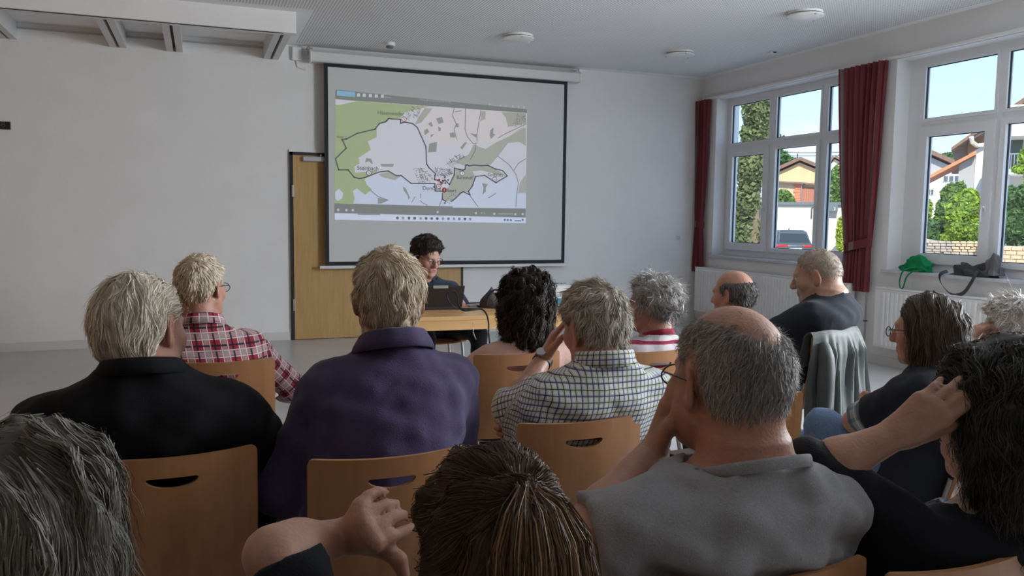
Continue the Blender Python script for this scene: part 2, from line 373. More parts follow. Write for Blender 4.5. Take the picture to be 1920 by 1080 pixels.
# ------------------------------------------------------------------ curtains
m_cur_red = cloth_translucent('curtain_red', (0.25, 0.062, 0.070), 0.35)
m_cur_gry = cloth_translucent('curtain_beige', (0.27, 0.22, 0.20), 0.25)
def curtain(name_label, yc, wtop, wtie, wbot, ztie, pull, stripes, tie_side):
    rt = empty('curtain', (XR - 0.075, yc, 0), label=name_label, cat='curtain', group='red curtains beside the windows')
    zt_, zb = ZT + 0.002, 0.685
    def prof(v):                        # v: 0 bottom, 1 top
        z = zb + (zt_ - zb) * v
        if z > ztie: k = (z - ztie) / (zt_ - ztie); w = wtie + (wtop - wtie) * (k ** 0.65); c = pull * (1 - k) ** 1.6
        else: k = (ztie - z) / (ztie - zb); w = wtie + (wbot - wtie) * (k ** 0.7); c = pull * (1 - 0.3 * k)
        return z, w, c
    def fn(u, v):
        z, w, c = prof(v); amp = 0.030 * (0.75 + 0.5 * v) * (0.4 + 0.6 * min(1, w / wtop + .3))
        ph = u * nf * 2 * math.pi
        return (amp * math.sin(ph) + 0.008 * math.sin(ph * 2.3 + 5 * v), c + (u - 0.5) * w + 0.006 * math.sin(ph * 1.0 + 1.3), z)
    nf = max(4, round(wtop / 0.070))
    bands = stripes
    for (u0, u1, mm) in bands:
        nn_ = max(6, int(nf * 10 * (u1 - u0))); o = MB().grid(lambda u, v: fn(u0 + (u1 - u0) * u, v), nn_, 36).build('drape_panel', mm, rt, True)
    # tie-back band round the gathered waist
    tb = MB(); wv = prof((ztie - zb) / (zt_ - zb)); pts = []
    def band(u, v):
        a = u * 2 * math.pi
        return (0.050 * math.cos(a), wv[2] + (wv[1] / 2 + 0.012) * math.sin(a), ztie - 0.04 + 0.08 * v + 0.05 * tie_side * math.sin(a))
    tbo = tb.grid(band, 40, 3).grid(lambda u, v: (band(u, v)[0] * .94, wv[2] + (band(u, v)[1] - wv[2]) * .97, band(u, v)[2]), 40, 3).build('tie_back', m_cur_red, rt, True)
    tb2 = MB().sheet(lambda u, v: tuple(np.array(band(0.44 + 0.06 * u, v)) + np.array((-0.004, 0, 0))), 6, 3, 0.002).build('tie_back_stripe', m_cur_gry, tbo, True)
    for i in range(nf):
        yy = (i + 0.5) / nf * wtop - wtop / 2
        MB().box(-0.006, 0.006, yy - 0.006, yy + 0.006, zt_ - 0.002, zt_ + 0.012).build('curtain_hook', M_WHITE, rt)
    return rt
R_, G_ = m_cur_red, m_cur_gry
curtain('narrow red curtain tied back in the room corner by the left window', 8.90, 0.25, 0.13, 0.21, 1.30, 0.0, [(0, 0.82, R_), (0.82, 0.90, G_), (0.90, 1, R_)], 0.2)
curtain('wide red curtain with beige stripes tied back between the two windows', 6.235, 0.58, 0.33, 0.36, 1.13, -0.045, [(0, 0.10, R_), (0.10, 0.19, G_), (0.19, 0.60, R_), (0.60, 0.66, G_), (0.66, 0.90, R_), (0.90, 0.96, G_), (0.96, 1, R_)], -0.8)

# ------------------------------------------------------------------ ceiling fittings and wall fittings
m_lamp = mat('lamp_opal', (0.80, 0.80, 0.76), 0.35)
for (px, py, lb) in ((1510, 23, 'round flat ceiling light nearest the windows, top of the picture'), (972, 66, 'round flat ceiling light above the projection screen'), (1275, 97, 'round flat ceiling light farthest away near the corner curtain')):
    p = on_z(px, py, ZC); rt = empty('ceiling_light', (p[0], p[1], ZC), label=lb, cat='ceiling light', group='round ceiling lights')
    MB().lathe([(0.001, 0), (0.145, 0), (0.145, -0.018), (0.12, -0.022), (0.001, -0.022)], 40).build('base', M_WHITE, rt, True)
    MB().lathe([(0.001, -0.045), (0.14, -0.045), (0.155, -0.038), (0.155, -0.030), (0.001, -0.028)], 40).build('diffuser', m_lamp, rt, True)
    for a in range(3):
        t = a * 2.094 + 0.4
        MB().lathe([(0.001, -0.052), (0.008, -0.050), (0.008, -0.02), (0.001, -0.02)], 10, (0.147 * math.cos(t), 0.147 * math.sin(t), 0)).build('clip', M_CHROME, rt)
p = on_z(731, 80, ZC); rt = empty('smoke_detector', (p[0], p[1], ZC), label='white smoke detector on the ceiling above the screen case', cat='smoke detector')
MB().lathe([(0.001, 0), (0.055, 0), (0.055, -0.03), (0.05, -0.034), (0.001, -0.034)], 28).build('housing', M_WHITE, rt, True)
MB().lathe([(0.001, -0.034), (0.038, -0.034), (0.036, -0.055), (0.001, -0.058)], 28).build('chamber', mat('detector_dark', (0.15, 0.15, 0.15), 0.5), rt, True)
p = on_z(1449, 97, ZC); rt = empty('ceiling_sensor', (p[0], p[1], ZC), label='tiny white sensor on the ceiling near the window wall', cat='sensor')
MB().rbox(-0.045, 0.045, -0.03, 0.03, -0.022, 0, 0.005).build('housing', M_WHITE, rt)
MB().rbox(-0.02, 0.02, -0.034, -0.028, -0.018, -0.006, 0.002).build('lens', M_DARK, rt)
# dark display plate at the far left
p = on_y(20, 243, YF); q = on_y(0, 228, YF)
rt = empty('wall_display', (p[0] - 0.28, YF, p[2]), label='small dark display plate on the wall at the left picture edge', cat='display')
MB().rbox(0, 0.28, -0.02, 0, 0, q[2] - p[2], 0.003).build('case', M_BLACK, rt)
MB().box(-0.006, 0.286, -0.008, 0, -0.006, q[2] - p[2] + 0.006).build('frame', mat('plate_rim', (0.5, 0.48, 0.45), 0.5), rt)
def text_obj(body, size, m, parent, loc, rot, name='lettering', align='CENTER', ext=0.0):
    c = bpy.data.curves.new(name, 'FONT'); c.body = body; c.size = size; c.align_x = align; c.align_y = 'CENTER'; c.extrude = ext
    o = bpy.data.objects.new(name, c); dg = bpy.context.evaluated_depsgraph_get()
    COL.objects.link(o); dg.update()
    me = bpy.data.meshes.new_from_object(o.evaluated_get(dg)); bpy.data.objects.remove(o)
    me.materials.clear(); me.materials.append(m)
    o2 = bpy.data.objects.new(name, me); o2.location = loc; o2.rotation_euler = rot; return link(o2, parent)
text_obj('58', 0.075, mat('plate_digit', (0.10, 0.095, 0.09), 0.5), rt, (0.205, -0.0215, 0.042), (math.pi / 2, 0, 0), 'digits')
# light switch, sockets
p = on_y(1271, 446, YF); rt = empty('light_switch', (p[0], YF, p[2]), label='white light switch on the front wall left of the corner curtain', cat='light switch')
MB().rbox(-0.04, 0.04, -0.010, 0, -0.04, 0.04, 0.003).build('plate', M_WHITE, rt)
MB().rbox(-0.028, 0.028, -0.016, -0.009, -0.028, 0.028, 0.002).build('rocker', mat('switch_grey', (0.6, 0.61, 0.62), 0.4), rt)
for px, py, lb in ((1276, 566, 'grey wall socket low on the front wall right of the striped shirt'), (1184, 566, 'white wall socket low on the front wall left of the striped shirt')):
    p = on_y(px, py, YF); rt = empty('wall_socket', (p[0], YF, p[2]), label=lb, cat='socket', group='sockets on the front wall')
    MB().rbox(-0.075, 0.04, -0.035, 0, -0.04, 0.04, 0.004).build('plate', mat('socket_grey', (0.55, 0.55, 0.56), 0.4), rt)
    MB().lathe([(0.001, 0), (0.022, 0), (0.022, 0.004), (0.026, 0.004)], 20).build('well', M_DARK, rt)
    o = rt.children[-1]; o.rotation_euler = (math.pi / 2, 0, 0); o.location = (0, -0.036, 0)
p = on_y(1262, 586, YF); q = on_y(1256, 615, YF - 0.4)
o = MB().tube([(p[0], YF - 0.045, p[2] + 0.07), (p[0] - 0.01, YF - 0.10, p[2]), (p[0] - 0.04, YF - 0.13, 0.09), (p[0] - 0.05, YF - 0.15, 0.006), (p[0] - 0.6, YF - 0.4, 0.006)], 0.006).build('loose_cable', M_DARK, None, True)
tag(o, 'thin black cable hanging from the grey wall socket', 'cable')
# pale wall boxes and conduit left of the screen case
p = on_y(556, 100, YF)
o = MB().rbox(p[0] - 0.05, p[0] + 0.05, YF - 0.05, YF, p[2] - 0.08, p[2] + 0.06, 0.01).tube([(p[0], YF - 0.01, p[2] - 0.08), (p[0] + 0.01, YF - 0.01, p[2] - 0.14), (p[0] + 0.09, YF - 0.01, p[2] - 0.16)], 0.012).build('junction_box', M_WALL)
tag(o, 'painted-over junction box on the wall left of the screen case', 'junction box')
# ------------------------------------------------------------------ projection screen with the projected map
YS = YF - 0.13
def S(px, py, off=0.0): p = on_y(px, py, YS); return (p[0], -off, p[2])
scr = empty('projection_screen', (0, YS, 0), label='pull-down projection screen with black border showing a route map', cat='projection screen')
sx0, sx1 = S(607, 117)[0], S(1064, 160)[0]; sz1 = S(607, 117)[2]; sz0 = S(614, 498)[2]
m_scr = mat('screen_fabric', (0.64, 0.65, 0.64), 0.85, spec=0.1)
m_bord = mat('screen_border_black', (0.018, 0.020, 0.024), 0.7)
bw = 0.042
MB().box(sx0 + bw, sx1 - bw, 0.0, 0.002, sz0 + bw, sz1 - bw * 1.0).build('screen_fabric', m_scr, scr)
MB().box(sx0, sx1, 0.0, 0.0022, sz1 - bw, sz1).box(sx0, sx1, 0, 0.0022, sz0, sz0 + bw).box(sx0, sx0 + bw, 0, 0.0022, sz0 + bw, sz1 - bw).box(sx1 - bw, sx1, 0, 0.0022, sz0 + bw, sz1 - bw).build('screen_border', m_bord, scr)
MB().rbox(sx0 - 0.06, sx1 + 0.06, -0.012, 0.014, sz0 - 0.035, sz0 - 0.002, 0.005).build('bottom_bar', mat('bar_white', (0.72, 0.72, 0.72), 0.35), scr)
cx0, cx1 = S(583, 95)[0], S(1083, 145)[0]; cz = sz1 + 0.060
prof = [(-0.075, -0.05), (-0.06, -0.065), (0.05, -0.065), (0.07, -0.05), (0.07, 0.035), (0.05, 0.055), (-0.05, 0.055), (-0.075, 0.03)]
MB().prism([(a + 0.01, cz + b_) for a, b_ in prof], 'x', cx0, cx1).build('screen_case', mat('case_white', (0.68, 0.68, 0.67), 0.45), scr)
for xe, d in ((cx0, -1), (cx1, 1)):
    c_ = MB().prism([(a * 1.08 + 0.01, cz + b_ * 1.08) for a, b_ in prof], 'x', xe - 0.012 if d < 0 else xe, xe if d < 0 else xe + 0.02).build('end_cap', M_WHITE, scr)
    MB().rbox(xe - 0.02, xe + 0.02, 0.0, 0.125, cz + 0.03, cz + 0.085, 0.006).tube([(xe - d * 0.01, 0.02, cz + 0.06), (xe + d * 0.025, 0.02, cz + 0.10), (xe + d * 0.04, 0.05, cz + 0.07)], 0.008).build('mounting_bracket', M_CHROME, scr)
# projected picture: flat colour fields, drawn layer by layer
def emis(name, refl, glow):
    return mat('projected_' + name, refl, 0.85, spec=0.05, emit=1.0, emitc=glow)
Ep = {'ui': emis('ui', (0.40, 0.42, 0.39), (0.0, 0.0, 0.0)), 'pale': emis('pale', (0.60, 0.60, 0.62), (0.135, 0.135, 0.16)), 'pink': emis('pink', (0.62, 0.60, 0.60), (0.15, 0.135, 0.14)),
      'blue': emis('blue', (0.58, 0.60, 0.64), (0.125, 0.145, 0.20)), 'green': emis('green', (0.46, 0.52, 0.36), (0.06, 0.08, 0.03)), 'olive': emis('olive', (0.47, 0.47, 0.42), (0.075, 0.075, 0.065)),
      'grey': emis('grey', (0.40, 0.42, 0.40), (0.04, 0.042, 0.04)), 'line': emis('line', (0.22, 0.24, 0.28), (0.0, 0.0, 0.003)), 'thin': emis('thin', (0.30, 0.30, 0.31), (0.01, 0.01, 0.012)),
      'red': emis('red', (0.36, 0.12, 0.13), (0.03, 0.0, 0.0)), 'white': emis('white', (0.68, 0.68, 0.70), (0.20, 0.20, 0.21)), 'cyan': emis('cyan', (0.35, 0.50, 0.60), (0.03, 0.09, 0.14)),
      'bar': emis('bar', (0.60, 0.62, 0.68), (0.15, 0.17, 0.23)), 'ink': emis('ink', (0.22, 0.23, 0.25), (0.0, 0.0, 0.0)), 'icon': emis('icon', (0.25, 0.33, 0.45), (0.0, 0.02, 0.05))}
LAY = [0.0]
def poly(name, pts, key, parent=None):
    LAY[0] += 0.00006; y = -0.001 - LAY[0]
    vs = [(p[0], y, p[2]) for p in pts]; bm = bmesh.new(); f = bm.faces.new([bm.verts.new(v) for v in vs]); bm.normal_update(); bmesh.ops.triangulate(bm, faces=[f])
    return MB().addbm(bm).build(name, Ep[key], parent or pic)
def strips(name, lines, w, key, parent=None, closed=False):
    LAY[0] += 0.00006; y = -0.001 - LAY[0]; mb = MB()
    for ln in lines:
        P = [np.array((p[0], p[2])) for p in ln]
        for i, (a, b_) in enumerate(zip(P[:-1], P[1:])):
            d = b_ - a; L = np.linalg.norm(d)
            if L < 1e-6: continue
            d = d / L; nrm = np.array((-d[1], d[0])) * w / 2; a2 = a - d * w * 0.35; b2 = b_ + d * w * 0.35
            mb.add([(a2[0] + nrm[0], y, a2[1] + nrm[1]), (a2[0] - nrm[0], y, a2[1] - nrm[1]), (b2[0] - nrm[0], y, b2[1] - nrm[1]), (b2[0] + nrm[0], y, b2[1] + nrm[1])], [(0, 1, 2, 3)])
    return mb.build(name, Ep[key], parent or pic)
def disc(name, p, r, key, parent=None):
    return poly(name, [(p[0] + r * math.cos(i * 0.3927), 0, p[2] + r * math.sin(i * 0.3927)) for i in range(16)], key, parent)
def c5(X, Y): return S(620 + X / 5.047, 160 + Y / 5.047)
def c9(X, Y): return S(790 + X / 9.6, 285 + Y / 9.6)
def c8(X, Y): return S(625 + X / 9.6, 285 + Y / 9.6)
def c4(X, Y): return S(620 + X / 4.174, 360 + Y / 4.174)
def ct(X, Y): return S(790 + X / 9.6, 190 + Y / 9.6)
pic = poly('projected_picture', [S(629, 168), S(988, 205), S(985, 419), S(627, 412)], 'ui', scr)
poly('map_field', [S(629, 186), S(988, 212), S(986, 391), S(627, 381)], 'pale')
poly('map_patch', [ct(0, 90), ct(1890, 210), ct(1890, 600), ct(1500, 700), ct(930, 770), ct(300, 780), ct(0, 600)], 'pink')
poly('map_patch', [c5(330, 890), c5(470, 830), c5(660, 860), c5(760, 930), c5(985, 935), c5(990, 1005), c5(1850, 1100), S(986, 391), S(627, 381), c5(40, 1000)], 'blue')
poly('map_patch', [c9(700, 720), c9(960, 460), c9(1330, 560), c9(1540, 440), c9(1700, 400), c9(1740, 700), c9(1880, 740), S(986, 391), c9(560, 1000)], 'blue')
poly('green_forest', [c5(45, 130), c5(930, 200), c5(700, 260), c5(650, 318), c5(560, 312), c5(540, 345), c5(460, 365), c5(435, 400), c5(435, 490), c5(350, 530), c5(380, 610), c5(265, 685), c5(275, 740), c5(220, 770), c5(235, 830), c5(440, 800), c5(440, 830), c5(320, 885), c5(345, 945), c5(390, 985), c5(325, 1035), c5(245, 975), c5(210, 1000), c5(225, 1060), S(663, 383), S(627, 381)], 'green')
poly('map_patch', [c8(30, 720), c8(100, 660), c8(175, 740), c8(160, 830), c8(80, 880), c8(40, 850)], 'blue')
poly('map_patch', [c5(45, 130), c5(250, 150), c5(80, 185), c5(45, 185)], 'pale')
for pts in ([ct(60, 120), ct(200, 130), ct(100, 260), ct(0, 380), ct(-120, 420), ct(-60, 300)], [ct(1440, 190), ct(1880, 215), ct(1880, 400), ct(1560, 460), ct(1520, 300)], [ct(1340, 740), ct(1600, 620), ct(1800, 480), ct(1880, 480), ct(1880, 800), ct(1750, 730), ct(1560, 750), ct(1400, 960), ct(1150, 860)],
            [ct(940, 780), ct(1130, 850), ct(1400, 960), ct(1250, 1140), ct(800, 1180), ct(600, 1080), ct(850, 960)], [c9(600, 290), c9(780, 310), c9(840, 250), c9(1200, 240), c9(1540, 430), c9(1340, 400), c9(1090, 330), c9(920, 350), c9(970, 440), c9(900, 640), c9(840, 720), c9(760, 720), c9(600, 860), c9(440, 890), c9(380, 850), c9(380, 700), c9(480, 640), c9(590, 420)],
            [c9(1780, 540), c9(1880, 400), c9(1890, 740), c9(1740, 740)], [c8(810, 400), c8(1000, 360), c8(1210, 440), c8(1110, 510), c8(880, 450)], [ct(1080, 180), ct(1160, 180), ct(1150, 320), ct(1060, 350)]):
    poly('map_patch', pts, 'olive')
for pts in ([ct(140, 760), ct(280, 730), ct(270, 910), ct(120, 920)], [ct(260, 310), ct(370, 280), ct(400, 380), ct(310, 410)], [ct(120, 400), ct(180, 370), ct(210, 450), ct(170, 460)], [ct(50, 520), ct(110, 490), ct(140, 550), ct(60, 610)], [ct(300, 450), ct(350, 480), ct(350, 530), ct(310, 540)], [ct(170, 600), ct(230, 590), ct(165, 660)], [ct(510, 570), ct(590, 560), ct(610, 650), ct(520, 650)], [ct(620, 400), ct(670, 395), ct(675, 465), ct(620, 465)],
            [ct(870, 575), ct(1000, 590), ct(990, 660)], [ct(1240, 520), ct(1300, 470), ct(1290, 580), ct(1330, 600), ct(1250, 680), ct(1230, 620)], [ct(700, 830), ct(790, 730), ct(820, 750), ct(730, 870)], [c9(1090, 560), c9(1200, 580), c9(1160, 640), c9(1160, 710), c9(1100, 770), c9(1115, 640)], [c9(1190, 830), c9(1340, 730), c9(1350, 745), c9(1230, 825)], [c8(850, 215), c8(1090, 215), c8(1070, 270), c8(870, 260)], [c8(590, 110), c8(680, 120), c8(710, 210), c8(690, 215), c8(640, 165), c8(570, 190)],
            [c8(1250, 620), c8(1300, 650), c8(1380, 820), c8(1350, 860), c8(1340, 790), c8(1270, 700)], [c8(800, 820), c8(990, 870), c8(860, 930), c8(800, 930)], [c8(1560, 745), c8(1578, 745), c8(1580, 830), c8(1562, 830)], [c8(1400, 910), c8(1460, 800), c8(1478, 805), c8(1415, 912)]):
    poly('map_patch', pts, 'grey')
rnd = random.Random(5); sl = []
def hatch(poly4, n_, ang, ln):
    a, b_, c_, d_ = [np.array(p) for p in poly4]
    for _ in range(n_):
        u, v = rnd.random(), rnd.random(); p = (a * (1 - u) + b_ * u) * (1 - v) + (d_ * (1 - u) + c_ * u) * v
        t = ang + rnd.choice((0, math.pi / 2)) + rnd.uniform(-.2, .2); L = ln * rnd.uniform(.4, 1)
        sl.append([p - L * np.array((math.cos(t), 0, math.sin(t))), p + L * np.array((math.cos(t), 0, math.sin(t)))])
hatch((c9(-130, 290), c9(80, 270), c9(240, 560), c9(-60, 560)), 80, 0.35, 0.020)
hatch((c9(220, 280), c9(560, 300), c9(560, 430), c9(280, 460)), 80, -0.5, 0.020)
hatch((c9(430, 200), c9(680, 40), c9(780, 80), c9(560, 280)), 50, 0.7, 0.025)
hatch((ct(1700, 230), ct(1880, 260), ct(1880, 440), ct(1600, 480)), 40, 0.3, 0.02)
hatch((ct(-300, 120), ct(40, 40), ct(-60, 260), ct(-240, 380)), 25, -0.5, 0.03)
o = strips('village_streets', sl, 0.0035, 'thin'); o['kind'] = 'stuff'
for ln_ in [[ct(795, 130), ct(785, 510), ct(830, 640), ct(935, 765), ct(1000, 750), ct(1000, 580), ct(1070, 170)], [ct(590, 120), ct(560, 260), ct(630, 410), ct(590, 500), ct(630, 680)], [ct(980, 770), ct(970, 880), ct(880, 1050)],
                      [c9(1370, 70), c9(1580, 230), c9(1700, 400), c9(1745, 560), c9(1710, 800), c9(1700, 990)], [c9(870, 780), c9(1020, 985)], [c9(1660, 340), c9(1740, 210), c9(1880, 120)], [c9(370, 860), c9(320, 960)], [c8(1560, 875), c8(1600, 910), c8(1690, 955)], [c8(660, 680), c8(800, 800), c8(990, 870)], [ct(1880, 410), ct(1500, 590), ct(1380, 660)], [ct(600, 190), ct(720, 170)]]: strips('minor_road', [ln_], 0.007, 'thin')
for ln_ in [[c5(45, 695), c5(147, 595), c5(110, 515), c5(150, 508), c5(250, 455), c5(420, 415), c5(460, 362), c5(520, 345), c5(550, 312), c5(575, 319), c5(660, 322), c5(662, 360), c5(700, 348), c5(775, 362), c5(820, 400), c5(900, 580), c5(908, 745), c5(930, 780), c5(992, 838), c5(980, 890), c5(1030, 905), c5(1060, 930)],
                      [c5(45, 695), c5(75, 800), c5(165, 800), c5(220, 868), c5(270, 883), c5(320, 873), c5(460, 820), c5(545, 810), c5(620, 855), c5(665, 852), c5(760, 928), c5(985, 930), c5(988, 1000), c5(1060, 1003)],
                      [c9(378, 740), c9(375, 850), c9(440, 890)], [c9(540, 890), c9(620, 830), c9(700, 740), c9(755, 715), c9(875, 775), c9(845, 710), c9(920, 610), c9(975, 440), c9(1140, 422), c9(1340, 555), c9(1545, 430), c9(1460, 335), c9(1330, 305), c9(1195, 240), c9(1080, 248), c9(960, 235), c9(850, 250), c9(830, 230), c9(800, 235), c9(785, 310), c9(750, 330), c9(700, 320), c9(595, 290), c9(590, 410), c9(505, 585), c9(420, 500), c9(350, 590)]]: strips('route_line', [ln_], 0.013, 'line')
for X, Y in ((450, 865), (480, 835), (510, 805), (540, 778), (575, 770), (610, 785), (622, 820), (590, 850), (555, 862), (520, 885), (500, 925), (470, 908)): disc('route_dot', c9(X, Y), 0.0055, 'line')
for X, Y in ((240, 425), (245, 500), (420, 460), (480, 505), (430, 560), (228, 628), (422, 918)): disc('map_dot', c9(X, Y), 0.011, 'line')
for X, Y in ((320, 500), (350, 550), (385, 520), (300, 510)): disc('map_dot', c9(X, Y), 0.012, 'red')
disc('map_dot', c5(107, 514), 0.010, 'red')
def label(t, p, size, key='ink', bold=True):
    LAY[0] += 0.00006
    return text_obj(t, size, Ep[key], pic, (p[0], -0.0012 - LAY[0], p[2]), (math.pi / 2, 0, 0), 'map_lettering')
for num, p, key in (('1', c9(412, 685), 'red'), ('2', c9(1320, 487), 'ink'), ('3', c9(733, 385), 'ink'), ('4', c9(312, 618), 'red'), ('5', c5(692, 320), 'red'), ('6', c5(361, 829), 'ink')):
    disc('station_ring', p, 0.029, key); disc('station_disc', p, 0.022, 'white' if num != '1' else 'red'); label(num, p, 0.044, key if num != '1' else 'white')
for t, p, sz in (('Start', c9(545, 697), 0.056), ('Domäne', c5(955, 976), 0.062), ('Bahnhof', c9(775, 462), 0.058), ('Golfplatz', c9(1330, 415), 0.052), ('Steinbach', c5(350, 785), 0.062), ('Hasenweiler', c5(570, 266), 0.060), ('Wald 2', c5(100, 490), 0.036)): label(t, p, sz, 'ink' if t not in ('Hasenweiler', 'Wald 2') else 'thin')
poly('ui_button', [c5(56, 50), c5(230, 65), c5(230, 112), c5(56, 98)], 'cyan')
for i, X in enumerate((262, 316, 374, 430, 487)): p = c5(X, 92 + i * 3); poly('ui_icon', [(p[0] - .018, 0, p[2] - .018), (p[0] + .018, 0, p[2] - .016), (p[0] + .016, 0, p[2] + .018), (p[0] - .016, 0, p[2] + .016)], 'pale')
label('—', c5(540, 113), 0.07, 'pale'); label('Komp_04-12_Domäne_Formen.jpg', c5(990, 147), 0.025, 'pale')
for X, Y in ((1503, 182), (1605, 192), (1655, 197), (1722, 199), (1775, 203), (1826, 207)): disc('ui_icon', c5(X, Y), 0.012, 'pale')
poly('taskbar', [c4(30, 165), c4(1525, 200), c4(1525, 245), c4(30, 217)], 'bar')
poly('search_bar', [c4(210, 170), c4(385, 174), c4(385, 181), c4(210, 178)], 'grey')
for X in (521, 565, 612, 656, 703, 745, 789, 833, 877, 920, 963, 1005, 1049, 1090):
    p = c4(X, 203 + (X - 521) * 0.016); disc('taskbar_icon', p, 0.016, rnd.choice(('icon', 'ink', 'grey', 'line')))
for X, Y in ((57, 140), (122, 142), (172, 142), (835, 157), (1135, 166), (1278, 170), (1443, 174), (1500, 173)): disc('ui_icon', c4(X, Y), 0.014, 'pale')
label('47 %', c4(1190, 167), 0.032, 'pale')
strips('zoom_slider', [[c4(1310, 170), c4(1425, 172)]], 0.006, 'pale')
for X, Y in ((1360, 218), (1383, 219), (1408, 220), (1500, 218)): disc('ui_icon', c4(X, Y), 0.014, 'icon')
strips('clock_text', [[c4(1440, 225), c4(1485, 226)]], 0.012, 'icon')

# ------------------------------------------------------------------ plywood chairs
def plywood_back():
    W, z0, z1, R, zc, hw = 0.375, 0.47, 0.825, 0.62, 0.775, 0.056
    nx = 40; bm = bmesh.new()
    def top(x):
        e = W / 2 - abs(x); r = 0.013; t = z1 + 0.006 * (abs(x) / (W / 2)) ** 2
        return t - (r - math.sqrt(max(0, r * r - (r - e) ** 2)) if e < r else 0)
    def bot(x):
        e = W / 2 - abs(x); r = 0.03
        return z0 + (r - math.sqrt(max(0, r * r - (r - e) ** 2)) if e < r else 0)
    def hole(x):
        if abs(x) >= hw: return zc, zc
        k = x / hw; ed = min(1, (1 - abs(k)) / 0.10) ** 0.5
        return zc - 0.021 * (1 - k * k) ** 0.55, zc + (0.004) * ed
    xs = sorted(set([-W / 2 + W * i / nx for i in range(nx + 1)] + [-hw, hw, -hw * .97, hw * .97, -hw * .9, hw * .9] + [-W / 2 + .003, W / 2 - .003, -W / 2 + .008, W / 2 - .008]))
    def P(x, z):
        y = -0.215 - 0.05 - (z - z0) * 0.17 + (R - math.sqrt(R * R - x * x)) * 1.0 - 0.02 * math.sin((z - z0) / (z1 - z0) * math.pi)
        return (x, y, z)
    cache = {}
    def V(x, z):
        k = (round(x, 5), round(z, 5))
        if k not in cache: cache[k] = bm.verts.new(P(x, z))
        return cache[k]
    for a, b_ in zip(xs[:-1], xs[1:]):
        for lo, hi, ns in ((lambda x: hole(x)[1], top, 2), (bot, lambda x: hole(x)[0], 7)):
            for i in range(ns):
                q = [V(a, lo(a) + (hi(a) - lo(a)) * i / ns), V(b_, lo(b_) + (hi(b_) - lo(b_)) * i / ns), V(b_, lo(b_) + (hi(b_) - lo(b_)) * (i + 1) / ns), V(a, lo(a) + (hi(a) - lo(a)) * (i + 1) / ns)]
                if len(set(q)) == 4:
                    try: bm.faces.new(q)
                    except ValueError: pass
    bm.normal_update(); bmesh.ops.solidify(bm, geom=bm.faces[:], thickness=0.011)
    return MB().addbm(bm)
def chair_seat():
    def fn(u, v):
        x = (u - 0.5) * 0.40; y = -0.20 + 0.42 * v
        z = 0.452 + 0.016 * (abs(x) / 0.2) ** 2 - 0.02 * max(0, v - 0.85) / 0.15 * 1.0 + 0.01 * (1 - v)
        return (x * (1 - 0.04 * v), y, z)
    return MB().sheet(fn, 16, 16, 0.011)
def make_chair(label, loc, rz):
    rt = empty('plywood_chair', (loc[0], loc[1], 0), rz, label, 'chair', 'beech plywood stacking chairs')
    bk = plywood_back().build('backrest', M_BEECH, rt, True)
    chair_seat().build('seat', M_BEECH, rt, True)
    for s in (-1, 1):
        MB().tube([(s * 0.19, 0.19, 0.435), (s * 0.215, 0.22, 0.22), (s * 0.225, 0.235, 0.012)], 0.0115, 10).build('leg', M_STEEL, rt, True)
        MB().tube([(s * 0.17, -0.258, 0.60), (s * 0.175, -0.235, 0.50), (s * 0.19, -0.20, 0.44), (s * 0.21, -0.235, 0.25), (s * 0.225, -0.275, 0.012)], 0.0115, 10).build('leg', M_STEEL, rt, True)
        MB().tube([(s * 0.19, -0.20, 0.435), (s * 0.19, 0.19, 0.435)], 0.0105, 8).build('side_rail', M_STEEL, rt, True)
        for yy in (0.235, -0.275):
            MB().lathe([(0.001, 0), (0.015, 0), (0.014, 0.03), (0.001, 0.03)], 10, (s * 0.225, yy, 0)).build('foot_cap', M_DARK, rt)
    MB().tube([(-0.19, 0.0, 0.432), (0.19, 0.0, 0.432)], 0.0105, 8).build('cross_bar', M_STEEL, rt, True)
    return rt
ch0 = None
def chair(label, x, y, rz=0.0):
    """x,y: centre of the seat"""
    global ch0
    if ch0 is None: ch0 = make_chair(label, (x, y), rz); return ch0
    c = copy_tree(ch0); c.location = (x, y, 0); c.rotation_euler = (0, 0, rz); c['label'] = label; return c
def chair_at(label, px, py, dep, rz=0.0):
    """px,py: middle of the backrest top edge in the photograph; the seat centre lies in front of it"""
    p = at(px, py, dep); k = 0.325; return chair(label, p[0] - math.sin(rz) * k * 1.0, p[1] + math.cos(rz) * k, rz)
CH = {}
CH['P2'] = chair_at('plywood chair of the person in the black jacket', 322, 860, 1.83, 0.03)
CH['P4'] = chair_at('plywood chair of the person in the purple polo shirt', 736, 851, 1.85, 0.0)
CH['P8'] = chair_at('plywood chair of the person in the blue checked shirt', 1097, 792, 2.19, 0.0)
CH['P3'] = chair_at('plywood chair of the person in the red plaid shirt', 418, 694, 3.0, 0.0)
CH['P7'] = chair_at('plywood chair of the person in the pink blouse', 975, 662, 3.25, 0.0)
CH['P9'] = chair_at('plywood chair of the person in the striped shirt', 1240, 652, 3.36, 0.08)
CH['E'] = chair_at('empty plywood chair beside the knee in blue jeans', 1432, 747, 2.50, 0.06)
CH['P12'] = chair_at('plywood chair with the grey jacket over its back', 1575, 628, 3.90, 0.30)
CH['P13'] = chair('plywood chair of the person with crossed arms', 2.17, 2.06, 0.40)
CH['P14'] = chair_at('plywood chair of the person in black at bottom right', 1850, 1052, 1.31, 0.05)
CH['P10'] = chair_at('plywood chair of the person in the grey T-shirt', 1465, 1090, 1.25, -0.05)
CH['P11'] = chair_at('plywood chair of the person nearest the radiator', 1400, 640, 3.80, 0.25)
CH['P15'] = chair('plywood chair of the person at the right picture edge', 2.86, 2.32, 0.25)

